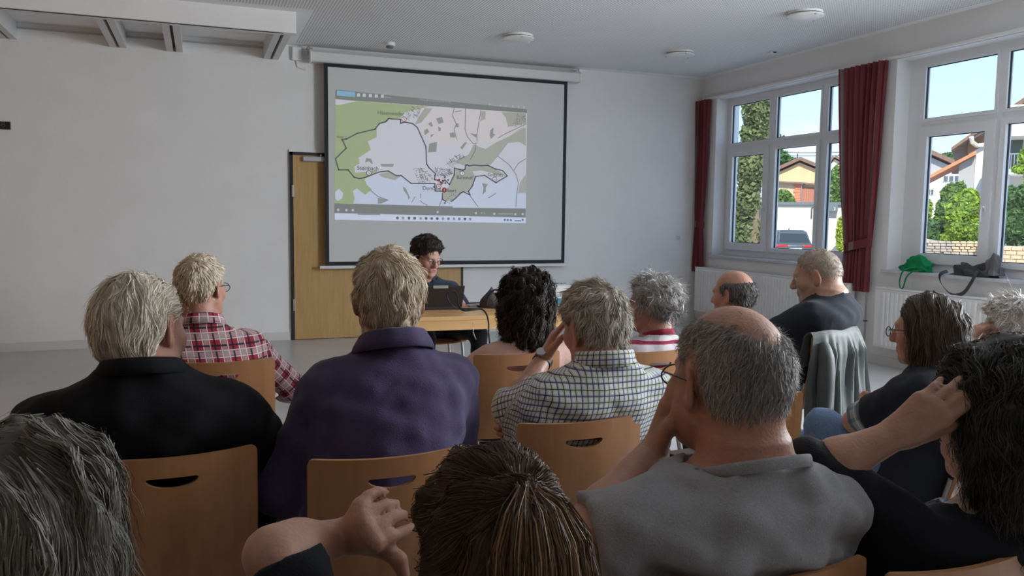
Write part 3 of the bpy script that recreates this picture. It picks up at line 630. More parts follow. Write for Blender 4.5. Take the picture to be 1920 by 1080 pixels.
# ------------------------------------------------------------------ table and the things on it
TZ = 0.735
tb = empty('table', (0, 0, 0), label='long beech table in front of the seated speaker', cat='table')
tx0, tx1, ty0, ty1 = 0.95, 2.42, 4.93, 5.50
tb.location = (tx0, ty0, 0); tb.rotation_euler = (0, 0, -0.03)
L_, D_ = tx1 - tx0, ty1 - ty0
MB().rbox(0, L_, 0, D_, TZ - 0.028, TZ, 0.004).build('tabletop', M_TABLE, tb)
MB().box(0.03, L_ - 0.03, 0.004, 0.024, TZ - 0.088, TZ - 0.028).box(0.03, L_ - 0.03, D_ - 0.03, D_ - 0.01, TZ - 0.088, TZ - 0.028).build('apron', M_TABLE, tb)
for x in (0.06, L_ - 0.06):
    for y in (0.05, D_ - 0.05): MB().rbox(x - 0.02, x + 0.02, y - 0.02, y + 0.02, 0, TZ - 0.028, 0.004).build('leg', M_STEEL, tb)
# laptop
p = on_z(822, 581, TZ); lp = empty('laptop', (p[0], p[1], TZ), -0.10, 'dark grey laptop standing open in front of the seated speaker', 'laptop')
m_lap = mat('laptop_grey', (0.045, 0.043, 0.046), 0.45, 0.3); w_ = 0.165
MB().rbox(-w_, w_, 0.0, 0.235, 0.004, 0.02, 0.004).build('keyboard_base', m_lap, lp)
lid = MB().prism([(0.012, 0.016), (0.004, 0.02), (-0.085, 0.166), (-0.077, 0.170)], 'x', -w_, w_).build('lid', m_lap, lp)
MB().prism([(-0.002, 0.0), (-0.010, 0.0), (-0.014, 0.016), (-0.006, 0.018)], 'x', -0.05, 0.05).build('lid_clip', mat('clip_silver', (0.55, 0.55, 0.56), 0.35, 0.5), lid)
lid.children[0].location = (0, -0.078, 0.155)
kb = MB()
for r in range(5):
    for c in range(14): kb.box(-0.15 + c * 0.0215, -0.15 + c * 0.0215 + 0.018, 0.09 + r * 0.022, 0.09 + r * 0.022 + 0.018, 0.02, 0.0215)
o = kb.build('keys', M_BLACK, lp); o['kind'] = 'stuff'
# cables
def cable(name, pts, r, label, m=None):
    bz = []; P = [np.array(q, float) for q in pts]; P = [P[0]] + P + [P[-1]]
    for i in range(1, len(P) - 2):
        for k in range(7):
            t = k / 7; a, b_, c_, d_ = P[i - 1], P[i], P[i + 1], P[i + 2]
            bz.append(0.5 * ((2 * b_) + (-a + c_) * t + (2 * a - 5 * b_ + 4 * c_ - d_) * t * t + (-a + 3 * b_ - 3 * c_ + d_) * t ** 3))
    bz.append(P[-1]); o = MB().tube(bz, r, 6).build(name, m or M_BLACK, None, True); return tag(o, label, 'cable', 'black cables')
q = lambda px, py, d: at(px, py, d)
cable('cable', [q(856, 578, 4.98), q(845, 570, 4.88), q(838, 556, 4.86), q(842, 548, 4.86), q(852, 546, 4.87), q(858, 555, 4.87), q(860, 572, 4.86), q(868, 582, 4.84), q(885, 581.5, 4.86), q(903, 580, 4.90), q(912, 589, 4.80), q(916, 605, 4.78), q(918, 640, 4.75), on_z(930, 690, 0.01), on_z(990, 690, 0.01)], 0.005, 'black cable looping beside the laptop and over the table edge')
cable('cable', [on_z(858, 575, TZ + .006), on_z(868, 573, TZ + .006), on_z(885, 571, TZ + .006), on_z(900, 575, TZ + .006), on_z(902, 578, TZ + .006), on_z(885, 579, TZ + .006), on_z(862, 579, TZ + .006)], 0.006, 'black plug and short cable lying flat right of the laptop')
cable('cable', [q(887, 604, 4.95), q(888, 615, 5.0), q(889, 628, 5.05), on_z(900, 650, 0.008)], 0.003, 'thin pale cable hanging below the table edge', mat('cable_pale', (0.5, 0.5, 0.5), 0.5))
p = on_z(893, 573, TZ); o = MB().box(-0.10, 0.10, -0.07, 0.07, 0.0, 0.006).box(-0.095, 0.09, -0.065, 0.06, 0.006, 0.010).build('paper_stack', mat('paper_grey', (0.55, 0.56, 0.58), 0.7)); o.location = (p[0], p[1] + 0.02, TZ + 0.0005); o.rotation_euler = (0, 0, 0.35)
tag(o, 'few papers lying on the table right of the laptop', 'papers')
p = on_z(882, 572, TZ); o = MB().tube([(-0.09, 0, 0), (0.09, 0.02, 0)], 0.004, 8, taper=None).build('pen', M_BLACK, None, True); o.location = (p[0], p[1] - 0.02, TZ + 0.016); tag(o, 'black pen lying on the papers by the laptop', 'pen')
# soft dark bag
bgp = on_z(935, 577, TZ)
def bagfn(u, v):
    a = u * 2 * math.pi; hgt = 0.02 + 0.125 * v * (0.55 + 0.45 * max(0, -math.cos(a)) + 0.25 * math.sin(2 * a) * v)
    r = (1 - 0.75 * v ** 2.2); return (r * 0.12 * math.cos(a) * (1 + .12 * math.sin(3 * a)) - 0.03 * v, r * 0.085 * math.sin(a) * (1 + .1 * math.cos(4 * a)), hgt - 0.02 + 0.004)
bgr = empty('cloth_bag', (bgp[0], bgp[1] + 0.03, TZ), 0.2, 'soft dark mesh bag slumped on the table beside the projector', 'bag')
MB().sheet(bagfn, 36, 14, 0.003).build('bag_body', mat('bag_brown_black', (0.075, 0.06, 0.06), 0.7, bump=0.5, bscale=90, var=0.35, vscale=30), bgr, True)
MB().tube([(-0.115 + 0.02 * i, -0.05 + 0.02 * math.sin(i), 0.02 + 0.11 * math.sin(i / 7 * math.pi) + 0.002) for i in range(8)], 0.006, 6).build('strap', M_BLACK, bgr, True)
# projector
pp = on_z(1048, 577, TZ); pj = empty('projector', (pp[0], pp[1] + 0.10, TZ), -0.12, 'white projector with teal connector panel on the right end of the table', 'projector')
m_prj = mat('projector_white', (0.62, 0.63, 0.62), 0.4)
MB().rbox(-0.155, 0.155, -0.10, 0.13, 0.012, 0.075, 0.008).build('housing', m_prj, pj)
MB().prism([(-0.145, 0.074), (0.145, 0.074), (0.10, 0.105), (-0.10, 0.105)], 'y', -0.085, 0.12).build('top_cover', m_prj, pj)
MB().rbox(-0.06, 0.09, -0.104, -0.098, 0.022, 0.068, 0.002).build('connector_panel', mat('panel_teal', (0.06, 0.28, 0.38), 0.4), pj)
pn = pj.children[-1]
for i in range(5):
    for j in range(2): MB().rbox(-0.05 + i * 0.028, -0.032 + i * 0.028, -0.108, -0.103, 0.028 + j * 0.02, 0.039 + j * 0.02, 0.002).build('port', [M_BLACK, mat('port_green', (0.05, 0.35, 0.15), 0.4), mat('port_blue', (0.03, 0.1, 0.4), 0.4)][(i + j) % 3], pn)
for j in range(2): MB().rbox(-0.115, -0.085, -0.104, -0.098, 0.028 + j * 0.02, 0.04 + j * 0.02, 0.003).build('port', M_BLACK, pj)
MB().lathe([(0.001, 0), (0.03, 0), (0.03, 0.03), (0.02, 0.03), (0.001, 0.022)], 24).build('lens_ring', M_DARK, pj, True)
pj.children[-1].location = (0.07, 0.13, 0.045); pj.children[-1].rotation_euler = (-math.pi / 2, 0, 0)
for x in (-0.12, 0.12):
    for y in (-0.08, 0.10): MB().lathe([(0.001, 0), (0.012, 0), (0.012, 0.014), (0.001, 0.014)], 10, (x, y, 0)).build('foot', M_DARK, pj)
# stool of the speaker
st = empty('plywood_stool', (1.65, 5.95, 0), math.pi, 'pale plywood seat under the person behind the laptop', 'stool')
chair_seat().build('seat', M_BEECH, st, True)
for s in (-1, 1):
    for y in (-0.17, 0.18): MB().tube([(s * 0.17, y, 0.445), (s * 0.2, y * 1.15, 0.0)], 0.0115, 8).build('leg', M_STEEL, st, True)
MB().tube([(-0.17, 0, 0.44), (0.17, 0, 0.44)], 0.01, 8).build('cross_bar', M_STEEL, st, True)

# ------------------------------------------------------------------ bags on the window sill
def rag(cx, cy, cz, rx, ry, rz_, seed, sharp=0.25):
    r = random.Random(seed); K = [(r.uniform(-1, 1) * 9, r.uniform(-1, 1) * 9, r.uniform(-1, 1) * 9, r.uniform(0, 6.28)) for _ in range(9)]
    def fn(u, v):
        a = u * 2 * math.pi; e = v * math.pi / 2; k = math.cos(e) ** 0.8; d0 = (k * math.cos(a), k * math.sin(a), math.sin(e))
        n_ = sum(1 - 2 * abs(math.sin((q_[0] * d0[0] + q_[1] * d0[1] + q_[2] * d0[2]) * 0.5 + q_[3])) for q_ in K) / 3.0
        m_ = sum(math.sin((q_[1] * d0[0] + q_[2] * d0[1] + q_[0] * d0[2]) * 0.35 + q_[3]) for q_ in K[:4]) / 2.0
        f = 1 + sharp * (0.55 * n_ + 0.5 * m_)
        return (cx + rx * d0[0] * f, cy + ry * d0[1] * f, cz + max(0.0, rz_ * d0[2] * (1 + sharp * (0.9 * m_ + 0.5 * n_))))
    return fn
XS_ = XR + 0.045; ZSI = ZS + 0.001
gc = on_x(1722, 505, XS_)
gb = empty('green_bag', (XS_, gc[1], ZSI), 0, 'crumpled green fabric bag lying on the window sill', 'bag')
m_grn = cloth_translucent('green_fabric', (0.02, 0.34, 0.12), 0.35)
MB().sheet(rag(0.0, 0.02, 0, 0.085, 0.19, 0.125, 3, 0.33), 72, 26, 0.002).build('bag_body', m_grn, gb, True)
def strap(pts, w, th, side):
    mb = MB(); sd = np.array(side, float)
    P = [np.array(p_, float) for p_ in pts]
    V_ = [];
    for p_ in P: V_ += [p_ - sd * w / 2, p_ + sd * w / 2]
    def fn(u, v):
        t = u * (len(P) - 1); i = min(int(t), len(P) - 2); f_ = t - i; c = P[i] * (1 - f_) + P[i + 1] * f_
        return tuple(c + sd * w * (v - 0.5))
    return mb.sheet(fn, 24, 2, th)
def sm(pts, n_=6):
    P = [np.array(q_, float) for q_ in pts]; P = [P[0]] + P + [P[-1]]; out = []
    for i in range(1, len(P) - 2):
        for k in range(n_):
            t = k / n_; a, b_, c_, d_ = P[i - 1], P[i], P[i + 1], P[i + 2]
            out.append(0.5 * ((2 * b_) + (-a + c_) * t + (2 * a - 5 * b_ + 4 * c_ - d_) * t * t + (-a + 3 * b_ - 3 * c_ + d_) * t ** 3))
    return out + [P[-1]]
strap(sm([(-0.03, -0.10, 0.03), (-0.12, -0.02, 0.035), (-0.165, 0.02, 0.0), (-0.17, 0.045, -0.09), (-0.17, 0.03, -0.15), (-0.17, 0.0, -0.14), (-0.168, -0.03, -0.04), (-0.13, -0.09, 0.02), (-0.05, -0.15, 0.03)]), 0.022, 0.002, (0.25, 0.9, 0.2)).build('strap', m_grn, gb, True)
strap(sm([(-0.04, 0.05, 0.10), (-0.09, -0.03, 0.10), (-0.10, -0.10, 0.06), (-0.07, -0.17, 0.015)]), 0.02, 0.002, (0.1, 0.3, 0.9)).build('strap', m_grn, gb, True)
dc = on_x(1822, 512, XS_)
db = empty('grey_bag', (XS_, dc[1], ZSI), 0, 'dark grey shoulder bag with loop strap hanging off the window sill', 'bag')
m_gb = mat('grey_nylon', (0.045, 0.045, 0.047), 0.45, bump=0.4, bscale=35)
MB().sheet(rag(0.0, -0.03, 0, 0.085, 0.23, 0.13, 8, 0.30), 72, 26, 0.003).build('bag_body', m_gb, db, True)
MB().sheet(rag(0.0, -0.20, 0.02, 0.06, 0.11, 0.16, 11, 0.35), 60, 20, 0.003).build('bag_flap', mat('grey_nylon_light', (0.12, 0.12, 0.12), 0.5, bump=0.3, bscale=40), db, True)
strap(sm([(-0.07, 0.18, 0.03), (-0.13, 0.20, 0.0), (-0.16, 0.16, -0.07), (-0.165, 0.05, -0.155), (-0.165, -0.06, -0.14), (-0.16, -0.12, -0.06), (-0.12, -0.13, 0.02), (-0.05, -0.10, 0.06)]), 0.045, 0.003, (0.35, 0.75, 0.45)).build('strap', m_gb, db, True)

# ------------------------------------------------------------------ clothes and small things on the chairs
def jacket(name, label, chair_key, m, w0, w1, zb, seed, front=0.16):
    c = CH[chair_key]; rt = empty(name, (c.location.x, c.location.y, 0), c.rotation_euler.z, label, 'jacket'); wv = [random.Random(seed).uniform(0, 6.28) for _ in range(6)]
    L1, L2 = front, 0.83 - zb; tot = L1 + 0.03 + L2
    def fn(u, v):
        s_ = v * tot; x = (u - 0.5)
        if s_ < L1: z = 0.845 - (L1 - s_); y = -0.300 - (z - .70) * .17 * 0.4; k = (L1 - s_)
        elif s_ < L1 + 0.03: t = (s_ - L1) / 0.03 * math.pi; z = 0.845 + 0.012 * math.sin(t); y = -0.322 - 0.022 * (1 - math.cos(t)) / 2; k = 0
        else: k = s_ - L1 - 0.03; z = 0.845 - k; y = -0.350 + 0.05 * k * 0.0
        wd_ = w0 + (w1 - w0) * min(1, k / 0.35); cur = 0.045 * (2 * x) ** 2; f = min(1, k / 0.10)
        fold = 0.016 * math.sin(x * 21 + wv[0] + 1.5 * v) * f + 0.010 * math.sin(x * 39 + wv[1] - 2 * v) * f
        sag = 0.018 * math.sin(2 * math.pi * (u - .25)) ** 2 * (1 - f * .5)
        if s_ >= L1: y = y - abs(fold) * 1.2 - 0.01 * f
        else: y = y + abs(fold) * .5
        return (x * wd_ + 0.01 * math.sin(9 * v + wv[2]) * f, y + cur, z - sag * 0.4)
    MB().sheet(fn, 48, 44, 0.004).build('jacket_body', m, rt, True)
    for s in (-1,):
        pts = sm([(s * (w0 / 2 - .045), -0.335, 0.80), (s * (w0 / 2 - .02), -0.372, 0.71), (s * (w0 / 2 + .005), -0.385, 0.58), (s * (w0 / 2 - .01), -0.375, 0.44)], 6); n_ = len(pts)
        MB().tube(pts, 0.040, 14, taper=[0.55 + 0.45 * min(1, i / 5) - 0.12 * i / n_ + 0.05 * math.sin(i * 0.8) for i in range(n_)]).build('sleeve', m, rt, True)
    return rt
m_jk = mat('jacket_greygreen', (0.060, 0.068, 0.062), 0.55, var=0.06, vscale=20, sheen=0.2)
jacket('grey_jacket', 'grey-green rain jacket draped over the chair behind the navy T-shirt', 'P12', m_jk, 0.41, 0.56, 0.36, 2)
jacket('dark_jacket', 'black jacket over the chair back of the person with crossed arms', 'P13', mat('jacket_black', (0.012, 0.013, 0.015), 0.4), 0.40, 0.44, 0.50, 5)
o = MB().rbox(-0.13, 0.10, -0.10, 0.10, 0, 0.012, 0.002).build('mint_folder', mat('folder_mint', (0.25, 0.50, 0.38), 0.5)); o.location = (1.60, 2.43, 0.478); o.rotation_euler = (0, 0, 0.3); tag(o, 'mint green folder lying on the empty chair', 'folder')
o = MB().rbox(-0.10, 0.10, -0.035, 0.035, 0, 0.03, 0.008).build('glasses_case', mat('case_black', (0.015, 0.015, 0.017), 0.35)); o.location = (1.68, 2.50, 0.492); o.rotation_euler = (0, 0, 0.1); tag(o, 'flat black case on top of the mint folder', 'case')
p = at(497, 746, 3.20); o = MB().rbox(-0.10, 0.075, -0.12, 0.12, -0.006, 0.006, 0.002).build('notebook', mat('notebook_white', (0.72, 0.72, 0.72), 0.5)); o.location = (p[0] - 0.05, p[1] + 0.02, p[2]); o.rotation_euler = (0.1, -0.55, 0.2); tag(o, 'white notebook held on the lap of the person in red plaid', 'notebook')
p = at(1045, 1045, 1.9); cable('cable', [on_z(1030, 1040, .006), on_z(1045, 1030, .006), on_z(1056, 1045, .006), on_z(1048, 1056, .006), on_z(1035, 1050, .006), on_z(1020, 1060, .006)], 0.003, 'small loop of black cable on the floor below the grey T-shirt sleeve')
# ------------------------------------------------------------------ outside the windows
GZ = -0.75
m_asph = mat('outdoor_paving', (0.50, 0.49, 0.47), 0.9, var=0.12, vscale=0.6)
struct('ground', MB().box(XR + 0.4, 140, -40, 120, GZ - 0.3, GZ), m_asph)
def site(px, dep, z=GZ):
    """a spot outside on the line of sight through px, turned to face the building; returns position, rotation and metre scales"""
    d = ray(px, hor(px)); p = CAMP + d * dep; az = math.atan2(d[0], d[1])
    return (p[0], p[1], z), -az, dep / F_PX
def fx_(px, px0, sc): return (px - px0) * sc * 1.0
class Site:
    def __init__(s, name, px, dep, label, cat, z=GZ, group=None):
        loc, rz, sc = site(px, dep, z); s.px, s.sc, s.z, s.dep = px, sc, z, dep
        s.k = 1.0 / math.cos(math.atan2(px - 960, F_PX))    # slant range per depth
        s.o = empty(name, loc, rz, label, cat, group)
    def X(s, px): return (px - s.px) * s.sc / s.k * 1.0
    def Z(s, px, py): return CAM_H - (py - hor(px)) * s.sc - s.z
def leafcloud(name, m, parent, blobs, n_, size, seed, loc=(0, 0, 0)):
    """leaves as small folded quads filling ellipsoid blobs (cx,cy,cz,rx,ry,rz)"""
    r = np.random.default_rng(seed); V = []; vol = np.array([b_[3] * b_[4] + b_[4] * b_[5] + b_[3] * b_[5] for b_ in blobs]); cnt = np.maximum(1, (n_ * vol / vol.sum())).astype(int)
    for b_, c_ in zip(blobs, cnt):
        d = r.normal(size=(c_, 3)); d /= np.linalg.norm(d, axis=1)[:, None]; rad_ = r.uniform(0.55, 1.06, c_) ** 0.6
        p = np.array(b_[:3]) + d * rad_[:, None] * np.array(b_[3:])
        nrm = d * 0.8 + r.normal(size=(c_, 3)) * 0.7; nrm /= np.linalg.norm(nrm, axis=1)[:, None]
        t = np.cross(nrm, r.normal(size=(c_, 3))); t /= np.linalg.norm(t, axis=1)[:, None]; q_ = np.cross(nrm, t)
        sz = size * r.uniform(0.6, 1.4, c_)[:, None]
        V.append(np.stack([p - t * sz, p + q_ * sz * 0.55 + nrm * sz * .15, p + t * sz, p - q_ * sz * 0.55 + nrm * sz * .15], 1))
    V = np.concatenate(V).reshape(-1, 3); nq = len(V) // 4
    me = bpy.data.meshes.new(name); me.vertices.add(len(V)); me.vertices.foreach_set('co', V.ravel().astype('f'))
    me.loops.add(nq * 4); me.loops.foreach_set('vertex_index', np.arange(nq * 4, dtype='i')); me.polygons.add(nq); me.polygons.foreach_set('loop_start', np.arange(0, nq * 4, 4, dtype='i'))
    me.update(calc_edges=True); me.materials.append(m)
    o = bpy.data.objects.new(name, me); o.location = loc; link(o, parent); o['kind'] = 'stuff'; return o
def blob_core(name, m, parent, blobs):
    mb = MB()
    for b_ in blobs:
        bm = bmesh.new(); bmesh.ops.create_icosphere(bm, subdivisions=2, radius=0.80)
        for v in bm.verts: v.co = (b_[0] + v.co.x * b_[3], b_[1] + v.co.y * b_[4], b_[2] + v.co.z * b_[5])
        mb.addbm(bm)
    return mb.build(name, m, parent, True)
def leafmat(name, c1):
    m = cloth_translucent(name, c1, 0.35); nt = m.node_tree; b_ = nt.nodes['Principled BSDF']; b_.inputs['Roughness'].default_value = 0.55
    g = nt.nodes.new('ShaderNodeNewGeometry'); rp = nt.nodes.new('ShaderNodeValToRGB')
    rp.color_ramp.elements[0].color = (*[c * 0.6 for c in c1], 1); rp.color_ramp.elements[1].color = (*[min(1, c * 1.35) for c in c1], 1)
    nt.links.new(g.outputs['Random Per Island'], rp.inputs[0]); nt.links.new(rp.outputs[0], b_.inputs['Base Color'])
    t = [q_ for q_ in nt.nodes if q_.type == 'BSDF_TRANSLUCENT'][0]; nt.links.new(rp.outputs[0], t.inputs[0]); return m
L_IVY = leafmat('leaf_ivy', (0.19, 0.22, 0.095)); L_BRT = leafmat('leaf_bright', (0.30, 0.44, 0.06)); L_MID = leafmat('leaf_mid', (0.17, 0.28, 0.07)); L_DRK = leafmat('leaf_dark', (0.10, 0.20, 0.07)); L_YEL = leafmat('leaf_yellow', (0.42, 0.50, 0.06))
M_BARK = mat('bark', (0.22, 0.17, 0.11), 0.9, var=0.4, vscale=5, bump=0.6, bscale=15)
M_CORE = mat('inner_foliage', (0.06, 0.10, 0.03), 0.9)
def plant(name, px, dep, label, cat, lm, blobs_px, n_, size, seed, base_py=None, z=GZ, trunk=True, group=None, trunk_r=0.1):
    """blobs_px: (px, py, half-width px, half-height px)"""
    S_ = Site(name, px, dep, label, cat, z, group); bl = []
    for (bx, by, hw, hh) in blobs_px: bl.append((S_.X(bx), 0.0, S_.Z(bx, by), hw * S_.sc / S_.k, hw * S_.sc * 0.9 / S_.k, hh * S_.sc))
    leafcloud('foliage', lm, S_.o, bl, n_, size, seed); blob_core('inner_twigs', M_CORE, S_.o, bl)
    if trunk:
        zt = max(b_[2] for b_ in bl); xm = bl[0][0]
        MB().tube([(xm, 0, 0), (xm + 0.02, 0, zt * 0.4), (xm, 0.02, zt * 0.8)], trunk_r, 8, taper=[1.2, 0.9, 0.4]).build('trunk', M_BARK, S_.o, True)
    return S_
# tall ivy-clad tree by the left pane
plant('ivy_tree', 1402, 15, 'tall ivy-clad tree trunk filling the leftmost window pane', 'tree', L_IVY, [(1412, 150, 34, 60), (1414, 205, 30, 45), (1410, 260, 28, 45), (1406, 320, 27, 45), (1400, 380, 24, 45), (1396, 440, 22, 45), (1388, 480, 20, 40), (1376, 400, 14, 30), (1426, 445, 14, 45)], 9000, 0.052, 1, trunk_r=0.14)
# garage
g = Site('garage', 1500, 40, 'low flat-roofed cream garage with white door beyond the left window', 'garage')
m_crm = mat('render_cream', (0.58, 0.54, 0.47), 0.85, var=0.05, vscale=2); m_slate = mat('slate_grey_edge', (0.13, 0.15, 0.17), 0.6)
xa, xb, zt = g.X(1405), g.X(1577), g.Z(1500, 384)
MB().box(xa, xb, 0.3, 6, 0, zt).build('wall', m_crm, g.o)
MB().box(xa - 0.1, xb + 0.12, 0.15, 6.1, zt, zt + 0.14).build('roof_edge', m_slate, g.o)
m_gd = mat('garage_door_white', (0.80, 0.80, 0.78), 0.6)
gz1 = g.Z(1500, 409)
gd = MB().box(g.X(1420), g.X(1530), 0.26, 0.30, 0, gz1).build('garage_door', mat('door_gap', (0.4, 0.4, 0.4), 0.7), g.o)
for i in range(5): MB().rbox(g.X(1420) + .01, g.X(1530) - .01, 0.23, 0.28, gz1 * i / 5 + 0.008, gz1 * (i + 1) / 5 - 0.008, 0.006).build('door_panel', m_gd, gd)
sb_ = MB().box(g.X(1545), g.X(1569), -0.1, 0.3, g.Z(1557, 396), g.Z(1557, 380)).build('sign_box', m_slate, g.o)
text_obj('3', 0.2, mat('sign_white', (0.8, 0.8, 0.8), 0.6), sb_, (g.X(1563), -0.102, g.Z(1563, 392)), (math.pi / 2, 0, 0), 'house_number')
# car
def car(px, dep):
    S_ = Site('car', px, dep, 'dark grey SUV parked in front of the garage', 'car'); o = S_.o
    m_c = mat('car_paint_grey', (0.10, 0.115, 0.13), 0.3, 0.4); m_w = mat('car_glass', (0.03, 0.04, 0.05), 0.08)
    # local: x width, y length (front +y), rear faces -y
    def loft(secs):
        mb = MB(); k = 10
        rings = []
        for (y, w0, w1, z0, z1) in secs:
            rg = []
            for i in range(k + 1):
                t = i / k; rg.append((-w0 + (w0 - w1) * t, y, z0 + (z1 - z0) * t))
            rg2 = [(-x, yy, zz) for (x, yy, zz) in reversed(rg)]
            rings.append(rg + rg2)
        m_ = len(rings[0]); vs = [p_ for r_ in rings for p_ in r_]
        fs = [(a * m_ + i, a * m_ + (i + 1) % m_, (a + 1) * m_ + (i + 1) % m_, (a + 1) * m_ + i) for a in range(len(rings) - 1) for i in range(m_)] + [tuple(range(m_)), tuple((len(rings) - 1) * m_ + i for i in range(m_))]
        return mb.add(vs, fs)
    loft([(-2.25, .82, .78, .42, .95), (-2.2, .90, .86, .30, 1.02), (-1.4, .93, .88, .25, 1.04), (1.2, .93, .88, .25, 1.0), (2.0, .88, .8, .30, .86), (2.25, .75, .7, .42, .70)]).build('body', m_c, o, True)
    loft([(-2.08, .80, .72, 1.0, 1.06), (-1.75, .82, .62, 1.0, 1.58), (-1.2, .84, .62, 1.0, 1.65), (0.1, .84, .62, 1.0, 1.63), (0.95, .80, .70, 1.0, 1.05)]).build('cabin', m_c, o, True)
    MB().add([(-.66, -2.04, 1.10), (.66, -2.04, 1.10), (.56, -1.80, 1.50), (-.56, -1.80, 1.50)], [(0, 1, 2, 3)]).build('rear_window', m_w, o)
    o.children[-1].location = (0, -0.03, 0.0)
    for s in (-1, 1):
        MB().add([(s * .80, -1.55, 1.08), (s * .80, 0.55, 1.08), (s * .655, 0.05, 1.54), (s * .655, -1.35, 1.54)], [(0, 1, 2, 3)]).build('side_window', m_w, o); o.children[-1].location = (s * 0.03, 0, 0)
        MB().rbox(s * .58 - .25, s * .58 + .25, -2.27, -2.15, .90, 1.0, .02).build('tail_light', mat('tail_light_red', (.45, .02, .02), .25, emit=0.0), o)
        MB().rbox(s * 1.0 - .09, s * 1.0 + .09, .35, .5, 1.02, 1.16, .03).build('wing_mirror', M_BLACK, o)
        for y in (-1.45, 1.4):
            w = MB().lathe([(0.02, -.1), (.33, -.1), (.35, -.06), (.35, .06), (.33, .1), (.02, .1)], 24).build('wheel', M_BLACK, o, True); w.rotation_euler = (0, math.pi / 2, 0); w.location = (s * .84, y, .35)
            h_ = MB().lathe([(0.01, -.11), (.2, -.11), (.21, -.09), (.21, .11), (.01, .11)], 16).build('rim', M_STEEL, w, True)
    pl = MB().box(-.26, .26, -2.29, -2.26, .74, .86).build('number_plate', mat('plate_white', (.75, .75, .75), .5), o)
    text_obj('GP 37', 0.11, M_BLACK, pl, (0, -2.292, .80), (math.pi / 2, 0, 0), 'plate_lettering')
    MB().box(-.80, .80, -2.24, -2.20, .32, .52).build('bumper', M_DARK, o)
    MB().rbox(-.5, .5, -1.72, -1.60, 1.57, 1.64, .02).build('roof_spoiler', m_c, o)
    MB().tube([(0, -1.2, 1.63), (0, -1.25, 1.72)], .02, 6).build('antenna', M_BLACK, o)
    return o
cr = car(1464, 37.5); cr.rotation_euler.z += 0.30
# houses far behind
def gable_house(name, px, dep, label, apex, eaveL, eaveR, mw_, mr_, depth=9.0, chimney=None):
    S_ = Site(name, px, dep, label, 'house'); o = S_.o
    ax, az_ = S_.X(apex[0]), S_.Z(*apex); lx, lz = S_.X(eaveL[0]), S_.Z(*eaveL); rx, rz_ = S_.X(eaveR[0]), S_.Z(*eaveR)
    MB().prism([(lx + .3, 0), (rx - .3, 0), (rx - .3, rz_), (ax, az_ - .15), (lx + .3, lz)], 'y', 0, depth).build('wall', mw_, o)
    for (x1_, z1_) in ((lx, lz), (rx, rz_)):
        d = np.array([ax - x1_, az_ - z1_]); d /= np.linalg.norm(d); nn_ = np.array([-d[1], d[0]]); nn_ = nn_ if nn_[1] > 0 else -nn_
        a = np.array([x1_, z1_]) - d * .3; b_ = np.array([ax, az_]) + d * 0.02
        MB().prism([tuple(a), tuple(b_), tuple(b_ + nn_ * .22), tuple(a + nn_ * .22)], 'y', -0.45, depth + .4).build('roof_slope', mr_, o)
    return S_
m_ochre = mat('render_ochre', (0.62, 0.45, 0.27), 0.9, var=0.08, vscale=1.2); m_roofb = mat('roof_brown', (0.20, 0.12, 0.09), 0.8, var=0.2, vscale=6); m_och2 = mat('render_sand', (0.52, 0.40, 0.27), 0.9, var=0.1, vscale=2)
h1 = gable_house('gable_house', 1495, 58, 'ochre gabled house behind the garage', (1495, 302), (1440, 326), (1545, 323), m_ochre, m_roofb)
chm = MB().box(h1.X(1486), h1.X(1497), 2, 3, h1.Z(1490, 310), h1.Z(1490, 296)).build('chimney', mat('chimney_brick', (.35, .2, .15), .9), h1.o)
MB().box(h1.X(1484), h1.X(1499), 1.9, 3.1, h1.Z(1490, 296), h1.Z(1490, 294.5)).build('chimney_cap', m_slate, chm)
MB().tube([(h1.X(1490), 2.5, h1.Z(1490, 296)), (h1.X(1490), 2.5, h1.Z(1490, 284))], .04, 5).tube([(h1.X(1483), 2.5, h1.Z(1490, 293)), (h1.X(1498), 2.5, h1.Z(1490, 292))], .04, 5).build('aerial', M_DARK, h1.o)
# annex in front of it: lean-to with brick pier, reddish gate, drainpipe
MB().box(h1.X(1440), h1.X(1545), -2.0, 0.0, 0, h1.Z(1490, 343)).build('annex_wall', m_och2, h1.o)
MB().prism([(h1.X(1440), h1.Z(1440, 341)), (h1.X(1500), h1.Z(1500, 345)), (h1.X(1550), h1.Z(1550, 350)), (h1.X(1550), h1.Z(1550, 353)), (h1.X(1500), h1.Z(1500, 348)), (h1.X(1440), h1.Z(1440, 343.5))], 'y', -2.4, 0).build('annex_roof', m_roofb, h1.o)
m_rb = mat('brick_orange', (0.62, 0.20, 0.10), 0.85, var=0.15, vscale=9)
for i in range(7):
    zz = h1.Z(1495, 383) + i * 0.155 * 1.25; wv = 0.62 if i % 2 == 0 else 0.42
    MB().rbox(h1.X(1494.5) - wv / 2, h1.X(1494.5) + wv / 2, -2.08, -1.9, zz, zz + 0.18, .01).build('brick', m_rb, h1.o)
gt = MB().box(h1.X(1501), h1.X(1524), -2.06, -2.0, h1.Z(1510, 386), h1.Z(1510, 354)).build('gate', mat('gate_redbrown', (.34, .13, .08), .8), h1.o)
for i in range(6): MB().box(h1.X(1501) + i * .15, h1.X(1501) + i * .15 + .13, -2.09, -2.05, h1.Z(1510, 386), h1.Z(1510, 354)).build('plank', mat('gate_plank', (.40, .16, .10), .8), gt)
MB().tube([(h1.X(1500), -2.15, 0), (h1.X(1500), -2.15, h1.Z(1500, 350)), (h1.X(1505), -2.5, h1.Z(1505, 346))], .05, 6).build('drainpipe', M_STEEL, h1.o)
h2 = gable_house('gable_house', 1580, 80, 'cream house with brown roof behind the round tree', (1559, 296), (1540, 318), (1650, 345), mat('render_pale', (.66, .58, .46), .9), m_roofb)
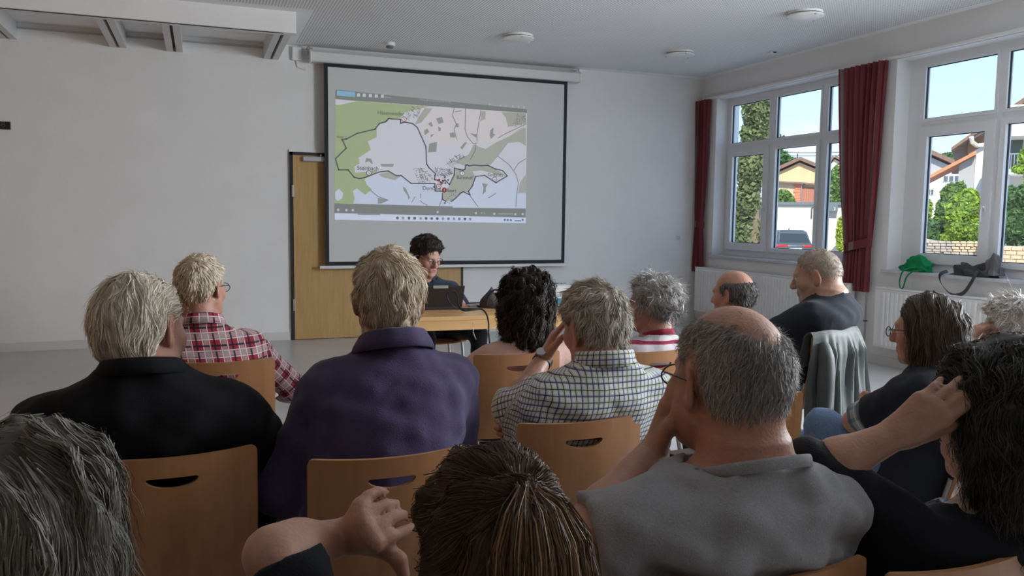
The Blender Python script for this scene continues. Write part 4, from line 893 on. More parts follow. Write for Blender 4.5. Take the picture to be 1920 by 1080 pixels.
MB().tube([(h2.X(1570), 2, h2.Z(1570, 300)), (h2.X(1570), 2, h2.Z(1570, 280))], .05, 5).tube([(h2.X(1565), 2, h2.Z(1566, 290)), (h2.X(1574), 2, h2.Z(1575, 284))], .04, 5).build('aerial', M_DARK, h2.o)
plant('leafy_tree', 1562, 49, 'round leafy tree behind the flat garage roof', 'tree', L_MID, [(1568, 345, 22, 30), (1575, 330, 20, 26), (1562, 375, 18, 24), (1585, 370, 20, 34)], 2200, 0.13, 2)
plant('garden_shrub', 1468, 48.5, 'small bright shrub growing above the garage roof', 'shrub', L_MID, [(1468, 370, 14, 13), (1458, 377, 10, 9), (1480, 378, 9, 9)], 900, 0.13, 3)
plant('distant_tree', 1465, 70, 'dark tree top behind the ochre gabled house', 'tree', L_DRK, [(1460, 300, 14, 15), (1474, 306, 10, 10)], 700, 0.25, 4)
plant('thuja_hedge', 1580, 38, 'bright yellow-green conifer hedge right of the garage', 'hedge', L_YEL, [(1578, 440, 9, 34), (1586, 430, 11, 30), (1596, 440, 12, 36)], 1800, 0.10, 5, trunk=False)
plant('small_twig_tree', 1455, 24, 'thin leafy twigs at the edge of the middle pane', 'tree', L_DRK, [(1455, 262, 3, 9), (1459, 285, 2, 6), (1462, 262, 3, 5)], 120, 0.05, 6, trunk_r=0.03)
# power lines
wl_ = Site('power_line', 1500, 75, 'overhead power lines above the ochre house', 'power line')
MB().tube([(wl_.X(1430), 0, wl_.Z(1430, 283)), (wl_.X(1500), 0, wl_.Z(1500, 288)), (wl_.X(1620), 0, wl_.Z(1620, 289))], .03, 5).build('wire', M_DARK, wl_.o); MB().tube([(wl_.X(1430), 0, wl_.Z(1430, 292)), (wl_.X(1620), 0, wl_.Z(1620, 296))], .03, 5).build('wire', M_DARK, wl_.o)
MB().tube([(wl_.X(1700), 0, 0), (wl_.X(1700), 0, wl_.Z(1700, 280))], .12, 6).build('mast', M_DARK, wl_.o)
# ---------------- seen through the right window
m_hwh = mat('render_white', (0.78, 0.77, 0.74), 0.85); m_hgr = mat('render_grey', (0.36, 0.36, 0.37), 0.9); m_or = mat('roof_orange', (0.60, 0.22, 0.10), 0.8, var=0.2, vscale=12)
h3 = gable_house('gable_house', 1755, 46, 'grey gabled house low behind the orange roof', (1737, 290), (1705, 305), (1790, 314), m_hgr, m_roofb)
MB().box(h3.X(1725), h3.X(1800), -1.0, 0, 0, h3.Z(1750, 329)).build('front_wall', m_hwh, h3.o)
wn_ = MB().box(h3.X(1763), h3.X(1800), -1.06, -1.0, h3.Z(1780, 343), h3.Z(1780, 332)).build('window', m_hwh, h3.o)
for i in range(3): MB().box(h3.X(1764.5 + i * 10), h3.X(1772 + i * 10), -1.10, -1.05, h3.Z(1780, 342), h3.Z(1780, 333)).build('pane', mat('far_pane', (.1, .12, .14), .15), wn_)
wn_ = MB().box(h3.X(1730), h3.X(1749), -1.06, -1.0, h3.Z(1740, 366), h3.Z(1740, 356)).build('window', m_hwh, h3.o)
for i in range(3):
    for j in range(3): MB().box(h3.X(1732 + i * 5.6), h3.X(1736 + i * 5.6), -1.10, -1.05, h3.Z(1740, 365 - j * 3.1), h3.Z(1740, 363 - j * 3.1)).build('pane', mat('far_pane2', (.08, .09, .1), .3), wn_)
chm = MB().box(h3.X(1738), h3.X(1748), 1, 2, h3.Z(1745, 296), h3.Z(1745, 286)).build('chimney', M_DARK, h3.o)
h4 = Site('white_house', 1830, 34, 'white house with brown eaves and orange porch roof beyond the right window', 'house'); o = h4.o
MB().box(h4.X(1808), h4.X(1930), 0, 9, 0, h4.Z(1840, 245)).build('wall', m_hwh, o)
MB().prism([(h4.X(1776), h4.Z(1776, 284.5)), (h4.X(1842), h4.Z(1842, 242)), (h4.X(1990), h4.Z(1990, 150)), (h4.X(1990), h4.Z(1990, 140)), (h4.X(1842), h4.Z(1842, 234)), (h4.X(1776), h4.Z(1776, 279))], 'y', -0.9, 9).build('roof_slope', m_roofb, o)
MB().prism([(h4.X(1806), h4.Z(1806, 290)), (h4.X(1806), h4.Z(1806, 268)), (h4.X(1845), h4.Z(1845, 246)), (h4.X(1845), h4.Z(1845, 270))], 'y', -0.03, 0).build('gable_boarding', mat('eave_brown', (.36, .2, .13), .8), o)
MB().tube([(h4.X(1812), -1.0, h4.Z(1812, 262)), (h4.X(1814), -0.9, h4.Z(1814, 271)), (h4.X(1822), -.3, h4.Z(1822, 275)), (h4.X(1838), -.1, h4.Z(1838, 274))], .09, 8).build('gutter_pipe', mat('gutter_cream', (.7, .66, .58), .6), o, True)
MB().prism([(h4.X(1732), h4.Z(1732, 342)), (h4.X(1823), h4.Z(1823, 297)), (h4.X(1823), h4.Z(1823, 303)), (h4.X(1732), h4.Z(1732, 348))], 'y', -4.0, -1.0).build('porch_roof', m_or, o)
MB().prism([(h4.X(1795), 0), (h4.X(1822), 0), (h4.X(1822), h4.Z(1822, 304)), (h4.X(1795), h4.Z(1795, 318))], 'y', -3.6, -0.01).build('porch_wall', m_hgr, o)
# balcony house on the right edge
h5 = Site('balcony_house', 1905, 27, 'pale house with balcony railing at the right edge of the window', 'house'); o = h5.o
MB().box(h5.X(1868), h5.X(2020), 1.3, 5, 0, h5.Z(1900, 190)).build('wall', m_crm, o)
MB().box(h5.X(1868), h5.X(2020), -0.2, 1.3, h5.Z(1900, 328), h5.Z(1900, 318)).build('balcony_slab', m_hwh, o)
MB().box(h5.X(1884), h5.X(1908), 1.24, 1.3, h5.Z(1896, 314), h5.Z(1896, 258)).build('balcony_door', mat('door_dark_glass', (.05, .07, .06), .2), o)
MB().box(h5.X(1868), h5.X(2020), -0.3, 1.4, h5.Z(1900, 258), h5.Z(1900, 222)).build('upper_slab', m_crm, o)
MB().tube([(h5.X(1868), -0.15, h5.Z(1900, 290)), (h5.X(2020), -0.15, h5.Z(1900, 290))], .025, 6).build('handrail', M_STEEL, o)
for i in range(22): MB().tube([(h5.X(1870 + i * 6), -0.15, h5.Z(1900, 318)), (h5.X(1870 + i * 6), -0.15, h5.Z(1900, 290))], .015, 5).build('baluster', M_STEEL, o)
MB().tube([(h5.X(1884), -0.2, 0), (h5.X(1884), -0.2, h5.Z(1884, 328))], .06, 6).build('post', M_STEEL, o)
# raised garden: stone and brick retaining walls, hedges
gz2 = 0.10
ga = Site('garden_terrace', 1820, 21.5, 'raised garden bank behind the brick wall', 'terrace')
MB().box(ga.X(1690), ga.X(2050), 0.4, 3.4, 0, ga.Z(1820, 462)).build('bank', mat('soil', (.16, .13, .09), .95, var=.3, vscale=3), ga.o)
bw_ = Site('brick_wall', 1880, 20, 'low tan brick garden wall outside the right window', 'brick wall')
m_bk = mat('brick_tan', (0.62, 0.40, 0.25), 0.85, var=0.12, vscale=14); m_mor = mat('mortar_pale', (0.60, 0.50, 0.40), 0.95)
zt_b = bw_.Z(1890, 461); bx0, bx1 = bw_.X(1868), bw_.X(1990)
MB().box(bx0, bx1, 0.03, 0.35, 0, zt_b - 0.01).build('mortar_core', m_mor, bw_.o)
MB().rbox(bw_.X(1857), bx0, -0.03, 0.38, 0, zt_b + 0.03, 0.02).build('pier', mat('pier_stone', (.62, .55, .44), .9), bw_.o)
bme = None; r = random.Random(4); row = 0; z = zt_b - 0.105
while z > 0.35:
    x = bx0 + (0.0 if row % 2 else -0.12)
    while x < bx1 - 0.05:
        a = max(x, bx0 + .005); b2 = min(x + 0.225, bx1)
        if b2 - a > 0.04:
            if bme is None: bme = MB().rbox(0, 1, 0, 0.05, 0, 0.088, 0.006).mesh('brick', m_bk)
            bo = bpy.data.objects.new('brick', bme); bo.scale = (b2 - a, 1, 1); bo.location = (a, -0.012 + r.uniform(-.006, .006), z); link(bo, bw_.o)
        x += 0.24
    z -= 0.105; row += 1
sw = Site('stone_wall', 1780, 21, 'rough grey-brown stone retaining wall below the hedge', 'stone wall')
m_st = mat('stone_greybrown', (0.36, 0.31, 0.26), 0.9, var=0.25, vscale=4, bump=0.5, bscale=12); m_st2 = mat('stone_tan', (0.52, 0.37, 0.24), 0.9, var=0.2, vscale=4)
MB().prism([(sw.X(1712), 0), (sw.X(1852), 0), (sw.X(1852), sw.Z(1852, 452)), (sw.X(1800), sw.Z(1800, 455)), (sw.X(1760), sw.Z(1760, 452)), (sw.X(1735), sw.Z(1735, 448)), (sw.X(1712), sw.Z(1712, 470))], 'y', 0.05, 0.5).build('rubble_core', m_st, sw.o)
for k in range(11):
    py = 452 + k * 5.2; px = 1714.0 + (k % 2) * 4 + max(0, (456 - py)) * 3
    while px < 1848:
        wd = r.uniform(9, 17); st_ = MB().rbox(sw.X(px), sw.X(px + wd - 1.2), -0.02 + r.uniform(-.03, .03), 0.12, sw.Z(px, py + 4.4), sw.Z(px, py), 0.015)
        st_.build('stone', m_st2 if px > 1785 and py < 470 else m_st, sw.o); px += wd
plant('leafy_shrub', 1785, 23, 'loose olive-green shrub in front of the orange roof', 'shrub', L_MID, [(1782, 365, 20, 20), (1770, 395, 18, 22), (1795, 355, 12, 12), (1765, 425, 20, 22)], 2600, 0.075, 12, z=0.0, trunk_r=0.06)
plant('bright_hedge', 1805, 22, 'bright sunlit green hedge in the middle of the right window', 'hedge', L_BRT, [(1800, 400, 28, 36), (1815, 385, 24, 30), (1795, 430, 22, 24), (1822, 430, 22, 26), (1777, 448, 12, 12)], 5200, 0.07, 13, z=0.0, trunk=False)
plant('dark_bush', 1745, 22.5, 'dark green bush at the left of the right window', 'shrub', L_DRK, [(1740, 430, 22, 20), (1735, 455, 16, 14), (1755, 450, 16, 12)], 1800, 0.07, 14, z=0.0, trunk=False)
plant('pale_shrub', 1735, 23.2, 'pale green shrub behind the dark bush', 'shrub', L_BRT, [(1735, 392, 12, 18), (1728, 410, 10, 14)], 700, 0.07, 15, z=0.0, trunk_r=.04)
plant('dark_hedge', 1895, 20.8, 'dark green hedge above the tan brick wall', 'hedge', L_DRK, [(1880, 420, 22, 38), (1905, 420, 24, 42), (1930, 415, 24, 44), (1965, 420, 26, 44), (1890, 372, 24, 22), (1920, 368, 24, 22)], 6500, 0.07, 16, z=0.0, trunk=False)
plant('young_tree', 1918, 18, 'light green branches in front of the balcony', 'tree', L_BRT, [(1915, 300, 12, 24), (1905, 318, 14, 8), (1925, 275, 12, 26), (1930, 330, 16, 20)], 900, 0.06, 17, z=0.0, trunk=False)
plant('distant_tree', 1772, 60, 'distant tree top between the grey house and the brown eaves', 'tree', L_DRK, [(1770, 298, 12, 9), (1762, 302, 8, 6)], 500, 0.22, 18)
# ------------------------------------------------------------------ people: implicit surfaces turned into meshes
def unit(v): v = np.array(v, float); return v / (np.linalg.norm(v) + 1e-12)
def rotm(yaw=0, pitch=0, roll=0):
    """yaw + = turn left, pitch + = look up, roll + = tilt to the right (degrees)"""
    y, p_, r_ = map(math.radians, (yaw, pitch, roll))
    Rz = np.array([[math.cos(y), -math.sin(y), 0], [math.sin(y), math.cos(y), 0], [0, 0, 1]])
    Rx = np.array([[1, 0, 0], [0, math.cos(p_), -math.sin(p_)], [0, math.sin(p_), math.cos(p_)]])
    Ry = np.array([[math.cos(r_), 0, math.sin(r_)], [0, 1, 0], [-math.sin(r_), 0, math.cos(r_)]])
    return Rz @ Rx @ Ry
def axis_pts(lo, hi, fine, hf, hc):
    out = [lo]
    while out[-1] < hi:
        x = out[-1]; out.append(x + (hf if any(a - hc * 0.5 <= x <= b for a, b in fine) else hc))
    return np.array(out)
class Field:
    def __init__(s, xs, ys, zs): s.xs, s.ys, s.zs = xs, ys, zs; s.V = np.full((len(xs), len(ys), len(zs)), 1.0, np.float32)
    def blk(s, lo, hi, m):
        sl = []
        for a, l_, h_ in ((s.xs, lo[0], hi[0]), (s.ys, lo[1], hi[1]), (s.zs, lo[2], hi[2])):
            i, j = np.searchsorted(a, l_ - m), np.searchsorted(a, h_ + m); sl.append(slice(max(0, i - 1), min(len(a), j + 1)))
        return tuple(sl), s.xs[sl[0]][:, None, None], s.ys[sl[1]][None, :, None], s.zs[sl[2]][None, None, :]
    def put(s, sl, d, k):
        A = s.V[sl]
        if A.size == 0: return
        h_ = np.clip(0.5 + 0.5 * (A - d) / k, 0, 1); s.V[sl] = A + (d - A) * h_ - k * h_ * (1 - h_)
    def cap(s, a, b, ra, rb, k=0.02, cut=None):
        a, b = np.array(a, float), np.array(b, float); r = max(ra, rb)
        sl, X, Y, Z = s.blk(np.minimum(a, b) - r, np.maximum(a, b) + r, k + 0.02); ba = b - a; L2 = ba @ ba + 1e-12
        px, py, pz = X - a[0], Y - a[1], Z - a[2]; t = np.clip((px * ba[0] + py * ba[1] + pz * ba[2]) / L2, 0, 1)
        d = np.sqrt((px - ba[0] * t) ** 2 + (py - ba[1] * t) ** 2 + (pz - ba[2] * t) ** 2) - (ra + (rb - ra) * t)
        if cut is not None:
            c, nrm = cut; d = np.maximum(d, (X - c[0]) * nrm[0] + (Y - c[1]) * nrm[1] + (Z - c[2]) * nrm[2])
        s.put(sl, d.astype(np.float32), k)
    def ell(s, c, r, R=None, k=0.02, sub=False):
        c = np.array(c, float); r = np.array(r, float); R = np.eye(3) if R is None else R; m = r.max()
        sl, X, Y, Z = s.blk(c - m, c + m, k + 0.02); px, py, pz = X - c[0], Y - c[1], Z - c[2]
        q = [(R[0, i] * px + R[1, i] * py + R[2, i] * pz) for i in range(3)]
        k0 = np.sqrt(sum((q[i] / r[i]) ** 2 for i in range(3))); k1 = np.sqrt(sum((q[i] / r[i] ** 2) ** 2 for i in range(3))) + 1e-9
        d = (k0 * (k0 - 1) / k1).astype(np.float32)
        if sub:
            A = s.V[sl]
            if A.size == 0: return
            e = -d; h_ = np.clip(0.5 - 0.5 * (A - e) / k, 0, 1); s.V[sl] = A + (e - A) * h_ + k * h_ * (1 - h_)
        else: s.put(sl, d, k)
    def torso(s, T, off, k=0.03, zlo=None, zhi=None):
        z0, z1 = T['z'][0], T['z'][-1]; W = T['w'].max() + off + 0.05
        lo = np.array([T['cx'].min() - W, T['cy'].min() - W, z0 if zlo is None else zlo]); hi = np.array([T['cx'].max() + W, T['cy'].max() + W, z1 if zhi is None else zhi])
        sl, X, Y, Z = s.blk(lo, hi, 0.03); z = Z.ravel()
        g = lambda key: np.interp(z, T['z'], T[key])[None, None, :]
        w, dp = g('w') + off, g('d') + off; e = 2.35
        rr_ = (np.abs((X - g('cx')) / w) ** e + np.abs((Y - g('cy')) / dp) ** e) ** (1 / e)
        d = (rr_ - 1) * np.minimum(w, dp) * 0.93
        d = np.maximum(d, np.maximum(Z - hi[2], lo[2] - Z)); s.put(sl, d.astype(np.float32), k)
    def nets(s):
        V = s.V; ins = V < 0; n = ins[:-1, :-1, :-1].astype(np.int8)
        for i in (0, 1):
            for j in (0, 1):
                for k in (0, 1):
                    if i + j + k: n = n + ins[i:V.shape[0] - 1 + i, j:V.shape[1] - 1 + j, k:V.shape[2] - 1 + k]
        I, J, K = np.nonzero((n > 0) & (n < 8)); N = len(I); acc = np.zeros((N, 3)); cnt = np.zeros(N)
        for (a, b) in [((0, 0, 0), (1, 0, 0)), ((0, 1, 0), (1, 1, 0)), ((0, 0, 1), (1, 0, 1)), ((0, 1, 1), (1, 1, 1)), ((0, 0, 0), (0, 1, 0)), ((1, 0, 0), (1, 1, 0)), ((0, 0, 1), (0, 1, 1)), ((1, 0, 1), (1, 1, 1)), ((0, 0, 0), (0, 0, 1)), ((1, 0, 0), (1, 0, 1)), ((0, 1, 0), (0, 1, 1)), ((1, 1, 0), (1, 1, 1))]:
            va, vb = V[I + a[0], J + a[1], K + a[2]].astype(float), V[I + b[0], J + b[1], K + b[2]].astype(float); m = (va < 0) != (vb < 0)
            t = np.where(m, va / np.where(m, va - vb, 1), 0)
            P = np.stack([s.xs[I + a[0]] * (1 - t) + s.xs[I + b[0]] * t, s.ys[J + a[1]] * (1 - t) + s.ys[J + b[1]] * t, s.zs[K + a[2]] * (1 - t) + s.zs[K + b[2]] * t], 1)
            acc += P * m[:, None]; cnt += m
        vert = acc / cnt[:, None]; idm = np.full(n.shape, -1, np.int32); idm[I, J, K] = np.arange(N); Q = []
        for ax in range(3):
            o = [slice(1, -1)] * 3; o[ax] = slice(0, -1); p_ = list(o); p_[ax] = slice(1, None); o, p_ = tuple(o), tuple(p_)
            A, B = ins[o], ins[p_]; c = np.argwhere(A != B); sg = A[A != B]
            if not len(c): continue
            off = np.ones(3, int); off[ax] = 0; c = c + off; u, w = [(1, 2), (2, 0), (0, 1)][ax]
            def cell(du, dw):
                q = c.copy(); q[:, u] -= du; q[:, w] -= dw; return idm[q[:, 0], q[:, 1], q[:, 2]]
            f = np.stack([cell(1, 1), cell(0, 1), cell(0, 0), cell(1, 0)], 1); f[~sg] = f[~sg][:, ::-1]; Q.append(f[(f >= 0).all(1)])
        return vert, np.concatenate(Q)
def relax(v, q, it=1, lam=0.5):
    for _ in range(it):
        acc = np.zeros_like(v); cnt = np.zeros(len(v))
        for a, b in ((0, 1), (1, 2), (2, 3), (3, 0)):
            for d in range(3):
                acc[:, d] += np.bincount(q[:, a], v[q[:, b], d], len(v)) + np.bincount(q[:, b], v[q[:, a], d], len(v))
            cnt += np.bincount(q[:, a], minlength=len(v)) + np.bincount(q[:, b], minlength=len(v))
        ok = cnt > 0; v[ok] += lam * (acc[ok] / cnt[ok, None] - v[ok])
    return v
def mesh_np(name, v, q, m, parent, attrs=None, smooth=True):
    me = bpy.data.meshes.new(name); me.vertices.add(len(v)); me.vertices.foreach_set('co', np.ascontiguousarray(v, dtype=np.float32).ravel())
    n = len(q); me.loops.add(n * 4); me.loops.foreach_set('vertex_index', np.ascontiguousarray(q, dtype=np.int32).ravel())
    me.polygons.add(n); me.polygons.foreach_set('loop_start', np.arange(0, n * 4, 4, dtype=np.int32))
    me.polygons.foreach_set('use_smooth', np.full(n, smooth)); me.update(calc_edges=True); me.materials.append(m)
    for k, a in (attrs or {}).items():
        if a.shape[1] == 3:
            at_ = me.attributes.new(k, 'FLOAT_COLOR', 'POINT'); at_.data.foreach_set('color', np.concatenate([a, np.ones((len(a), 1))], 1).astype(np.float32).ravel())
        else:
            at_ = me.attributes.new(k, 'FLOAT2', 'POINT'); at_.data.foreach_set('vector', a.astype(np.float32).ravel())
    o = bpy.data.objects.new(name, me); return link(o, parent)
class Waves:
    def __init__(s, seed, n, wl0, wl1, stretch=(1, 1, 1)):
        r = np.random.default_rng(seed); d = r.normal(size=(n, 3)); d /= np.linalg.norm(d, axis=1)[:, None]
        s.k = d * (2 * np.pi / r.uniform(wl0, wl1, n))[:, None] * np.array(stretch); s.p = r.uniform(0, 6.28, n); s.n = n
    def __call__(s, P): return np.sin(P @ s.k.T + s.p).sum(1) / math.sqrt(s.n)
def wrinkle(F, wv, amp, lim=0.04):
    m = np.abs(F.V) < lim; I, J, K = np.nonzero(m)
    if len(I): F.V[I, J, K] += (amp * wv(np.stack([F.xs[I], F.ys[J], F.zs[K]], 1))).astype(np.float32)

# --- materials for people
def attr_mat(name, rough=0.5, spec=0.4, sub=0.0, bump=0.0, bscale=200, var=0.0, sheen=0.0, transl=0.0):
    if name in MATS: return MATS[name]
    m = mat(name, (0.5, 0.5, 0.5), rough, spec=spec, sub=sub, sheen=sheen); n, l, b = nodes_of(m)
    a = n.new('ShaderNodeAttribute'); a.attribute_name = 'tint'; src = a.outputs['Color']
    if var:
        tc = n.new('ShaderNodeTexCoord'); no = n.new('ShaderNodeTexNoise'); no.inputs['Scale'].default_value = 45; no.inputs['Detail'].default_value = 5; l.new(tc.outputs['Object'], no.inputs['Vector'])
        mr = n.new('ShaderNodeMapRange'); mr.inputs['From Min'].default_value = 0.3; mr.inputs['From Max'].default_value = 0.7; mr.inputs['To Min'].default_value = 1 - var; mr.inputs['To Max'].default_value = 1 + var; l.new(no.outputs['Fac'], mr.inputs['Value'])
        vm = n.new('ShaderNodeVectorMath'); vm.operation = 'SCALE'; l.new(src, vm.inputs[0]); l.new(mr.outputs[0], vm.inputs['Scale']); src = vm.outputs[0]
    l.new(src, b.inputs['Base Color'])
    if bump:
        tc = n.new('ShaderNodeTexCoord'); no = n.new('ShaderNodeTexNoise'); no.inputs['Scale'].default_value = bscale; l.new(tc.outputs['Object'], no.inputs['Vector'])
        bp = n.new('ShaderNodeBump'); bp.inputs['Strength'].default_value = bump; bp.inputs['Distance'].default_value = 0.004; l.new(no.outputs['Fac'], bp.inputs['Height']); l.new(bp.outputs[0], b.inputs['Normal'])
    return m
M_SKIN = attr_mat('skin', 0.48, 0.4, sub=0.12, bump=0.25, bscale=160, var=0.07)
M_HAIR = attr_mat('hair', 0.55, 0.30)
def fabric(name, col, rough=0.85, bump=0.25, bscale=350, var=0.06, vscale=120, sheen=0.15): return mat(name, col, rough, var=var, vscale=vscale, bump=bump, bscale=bscale, spec=0.2, sheen=sheen)
def plaid(name, base, lines, rough=0.85):
    """lines: (axis 0/1, period, offset, width, colour, strength)"""
    if name in MATS: return MATS[name]
    m = mat(name, base, rough, spec=0.2, sheen=0.1); nt = m.node_tree; n, l, b = nodes_of(m)
    a = n.new('ShaderNodeAttribute'); a.attribute_name = 'weave'; sp_ = n.new('ShaderNodeSeparateXYZ'); l.new(a.outputs['Vector'], sp_.inputs[0]); cur = None
    for (ax, per, off, wd, col, stg) in lines:
        f = mth(nt, 'FRACT', mth(nt, 'DIVIDE', mth(nt, 'ADD', sp_.outputs[ax], off + 50 * per), per)); k = mth(nt, 'MULTIPLY', mth(nt, 'LESS_THAN', f, wd / per), stg)
        mx = n.new('ShaderNodeMix'); mx.data_type = 'RGBA'; l.new(k, mx.inputs['Factor']); mx.inputs['B'].default_value = (*col, 1)
        if cur is None: mx.inputs['A'].default_value = (*base, 1)
        else: l.new(cur, mx.inputs['A'])
        cur = mx.outputs['Result']
    l.new(cur, b.inputs['Base Color'])
    tc = n.new('ShaderNodeTexCoord'); no = n.new('ShaderNodeTexNoise'); no.inputs['Scale'].default_value = 60; l.new(tc.outputs['Object'], no.inputs['Vector'])
    bp = n.new('ShaderNodeBump'); bp.inputs['Strength'].default_value = 0.25; bp.inputs['Distance'].default_value = 0.006; l.new(no.outputs['Fac'], bp.inputs['Height']); l.new(bp.outputs[0], b.inputs['Normal'])
    return m

# --- head in its own axes: x right, y forward, z up, origin between the ears
def head_prims(F, T, s, ear=1.0, face=True):
    """T(q) -> point, s scale; rotation inside T"""
    R = T.R
    def E(c, r, k=0.02, R2=None, sub=False): F.ell(T(c), np.array(r) * s, R if R2 is None else R @ R2, k * s, sub)
    def C(a, b, ra, rb, k=0.02): F.cap(T(a), T(b), ra * s, rb * s, k * s)
    E((0, -0.012, 0.032), (0.077, 0.098, 0.089), 0.02); E((0, -0.045, 0.005), (0.068, 0.062, 0.072), 0.03)
    E((0, 0.030, -0.035), (0.062, 0.066, 0.085), 0.03); E((0, 0.042, -0.088), (0.046, 0.044, 0.034), 0.025); E((0, 0.078, -0.106), (0.021, 0.018, 0.018), 0.02)
    for sx in (-1, 1):
        E((sx * 0.047, 0.052, -0.028), (0.024, 0.03, 0.03), 0.025); C((sx * 0.060, 0.0, -0.055), (sx * 0.042, 0.050, -0.095), 0.018, 0.017, 0.025)
    if face:
        E((0, 0.083, 0.022), (0.050, 0.018, 0.013), 0.02)
        for sx in (-1, 1): E((sx * 0.033, 0.106, -0.002), (0.019, 0.016, 0.013), 0.012, sub=True)
        C((0, 0.094, 0.008), (0, 0.116, -0.032), 0.0085, 0.0125, 0.012); E((0, 0.108, -0.038), (0.018, 0.014, 0.009), 0.01)
        C((-0.018, 0.089, -0.064), (0.018, 0.089, -0.064), 0.008, 0.008, 0.012); C((-0.015, 0.088, -0.075), (0.015, 0.088, -0.075), 0.009, 0.009, 0.010)
        E((0, 0.1015, -0.0695), (0.024, 0.006, 0.0016), 0.004, sub=True)
    for sx in (-1, 1):
        a = math.radians(28) * sx; Rz = np.array([[math.cos(a), -math.sin(a), 0], [math.sin(a), math.cos(a), 0], [0, 0, 1]]); tl = math.radians(-10); Rx = np.array([[1, 0, 0], [0, math.cos(tl), -math.sin(tl)], [0, math.sin(tl), math.cos(tl)]]); R2 = Rz @ Rx
        E((sx * 0.083, -0.016, -0.006), (0.0075, 0.019 * ear, 0.033 * ear), 0.008, R2); E((sx * 0.080, -0.008, -0.030), (0.007, 0.010, 0.012), 0.008, R2)
        E((sx * 0.0905, -0.013, -0.002), (0.0055, 0.011 * ear, 0.020 * ear), 0.004, R2, sub=True)
class HeadT:
    def __init__(s, c, R, sc): s.c, s.R, s.s = np.array(c, float), R, sc
    def __call__(s, q): return s.c + s.s * (s.R @ np.array(q, float))
    def inv(s, P): return ((P - s.c) @ s.R) / s.s
def hand_prims(W, D, Nn, side, curls=(0.3, 0.35, 0.4, 0.45), spread=0.0, thumb=(0.75, 0.6, 0.25), thumb_bend=0.4, sc=1.0, curl2=1.2):
    """returns capsules (a,b,ra,rb,k). side: +1 right hand, -1 left hand"""
    W = np.array(W, float); D = unit(D); Nn = unit(np.array(Nn) - D * np.dot(Nn, D)); T = unit(np.cross(D, Nn)) * side; out = []
    kn = [(0.028, 0.090), (0.009, 0.094), (-0.011, 0.089), (-0.029, 0.080)]; ln = [(.043, .026, .020), (.047, .030, .022), (.043, .028, .021), (.034, .021, .018)]
    for i, (t, d) in enumerate(kn):
        a = W + T * t * 0.45 * sc + D * 0.012 * sc; b = W + T * t * sc + D * d * sc; out.append((a, b, .0155 * sc, .0125 * sc, .014))
    for i, (t, d) in enumerate(kn):
        p_ = W + T * t * sc + D * d * sc; th = 0.0; dd = unit(D + T * spread * (1.0, 0.35, -0.35, -1.0)[i]); rr_ = (.0098, .0100, .0095, .0085)[i]
        for j in range(3):
            th += curls[i] * (1.0, curl2, 0.8)[j]; q = p_ + (dd * math.cos(th) + Nn * math.sin(th)) * ln[i][j] * sc
            out.append((p_, q, rr_ * (1 - .08 * j) * sc, rr_ * (1 - .08 * (j + 1)) * sc, .004)); p_ = q
    p_ = W + D * .022 * sc + T * .022 * sc + Nn * .006 * sc; dv = unit(T * thumb[0] + D * thumb[1] + Nn * thumb[2])
    for j, (L, r0, r1) in enumerate(((.044, .0165, .0125), (.034, .0115, .0105), (.028, .0105, .0085))):
        q = p_ + dv * L * sc; out.append((p_, q, r0 * sc, r1 * sc, .012 if j == 0 else .005)); p_ = q; dv = unit(dv + (D * 0.8 + Nn * 0.3 - T * 0.3) * thumb_bend * 0.6)
    return out
def ik(S, W, l1, l2, pole):
    S, W = np.array(S, float), np.array(W, float); v = W - S; L = min(np.linalg.norm(v), (l1 + l2) * 0.999); d = unit(v); W = S + d * L
    a = (l1 * l1 - l2 * l2 + L * L) / (2 * L); h_ = math.sqrt(max(0, l1 * l1 - a * a)); p_ = np.array(pole, float); p_ = unit(p_ - d * np.dot(p_, d)); return S + d * a + p_ * h_, W
def mk_torso(pel, nb, wd, dp, slouch, belly, sw, seated=False):
    zn = nb[2]; keys = [(pel[2] - 0.10, .165, .115), (pel[2] - 0.03, .185, .13), (pel[2] + 0.06, .183, .130), ((pel[2] + zn) / 2 - 0.02, .172, .122), (zn - 0.22, .184, .126), (zn - 0.13, .190, .118), (zn - 0.085, .188, .110), (zn - 0.05, .168, .096), (zn - 0.022, .112, .078), (zn + 0.005, .068, .060), (zn + 0.03, .058, .056)]
    z = np.linspace(keys[0][0], keys[-1][0], 120); kz = [k[0] for k in keys]; w = np.interp(z, kz, [k[1] for k in keys]) * wd; d = np.interp(z, kz, [k[2] for k in keys]) * dp
    ker = np.ones(9) / 9
    def smo(a): return np.convolve(np.pad(a, 4, mode='edge'), ker, 'valid')
    w, d = smo(smo(w)), smo(smo(d)); t = np.clip((z - pel[2]) / (zn - pel[2]), 0, 1); bl = belly * np.exp(-((z - pel[2] - 0.12) / 0.13) ** 2)
    cx = pel[0] + (nb[0] - pel[0]) * t; cy = pel[1] + (nb[1] - pel[1]) * t ** 1.15 - slouch * np.sin(np.pi * t) + bl * 0.8
    d = d + bl * 0.7; w = w + bl * 0.5
    if seated:      # keep the back in front of the chair's backrest
        yb = -0.265 - (z - 0.47) * 0.17 - 0.02; need = yb + d + sw + 0.022 + 0.02 * np.clip((w - .17) / .05, 0, 1.5); k = 1 - np.clip((z - 0.80) / 0.12, 0, 1); cy = np.where(cy < need, cy + (need - cy) * k, cy); cy = smo(smo(smo(cy)))
    return {'z': z, 'w': w, 'd': d, 'cx': cx, 'cy': cy}

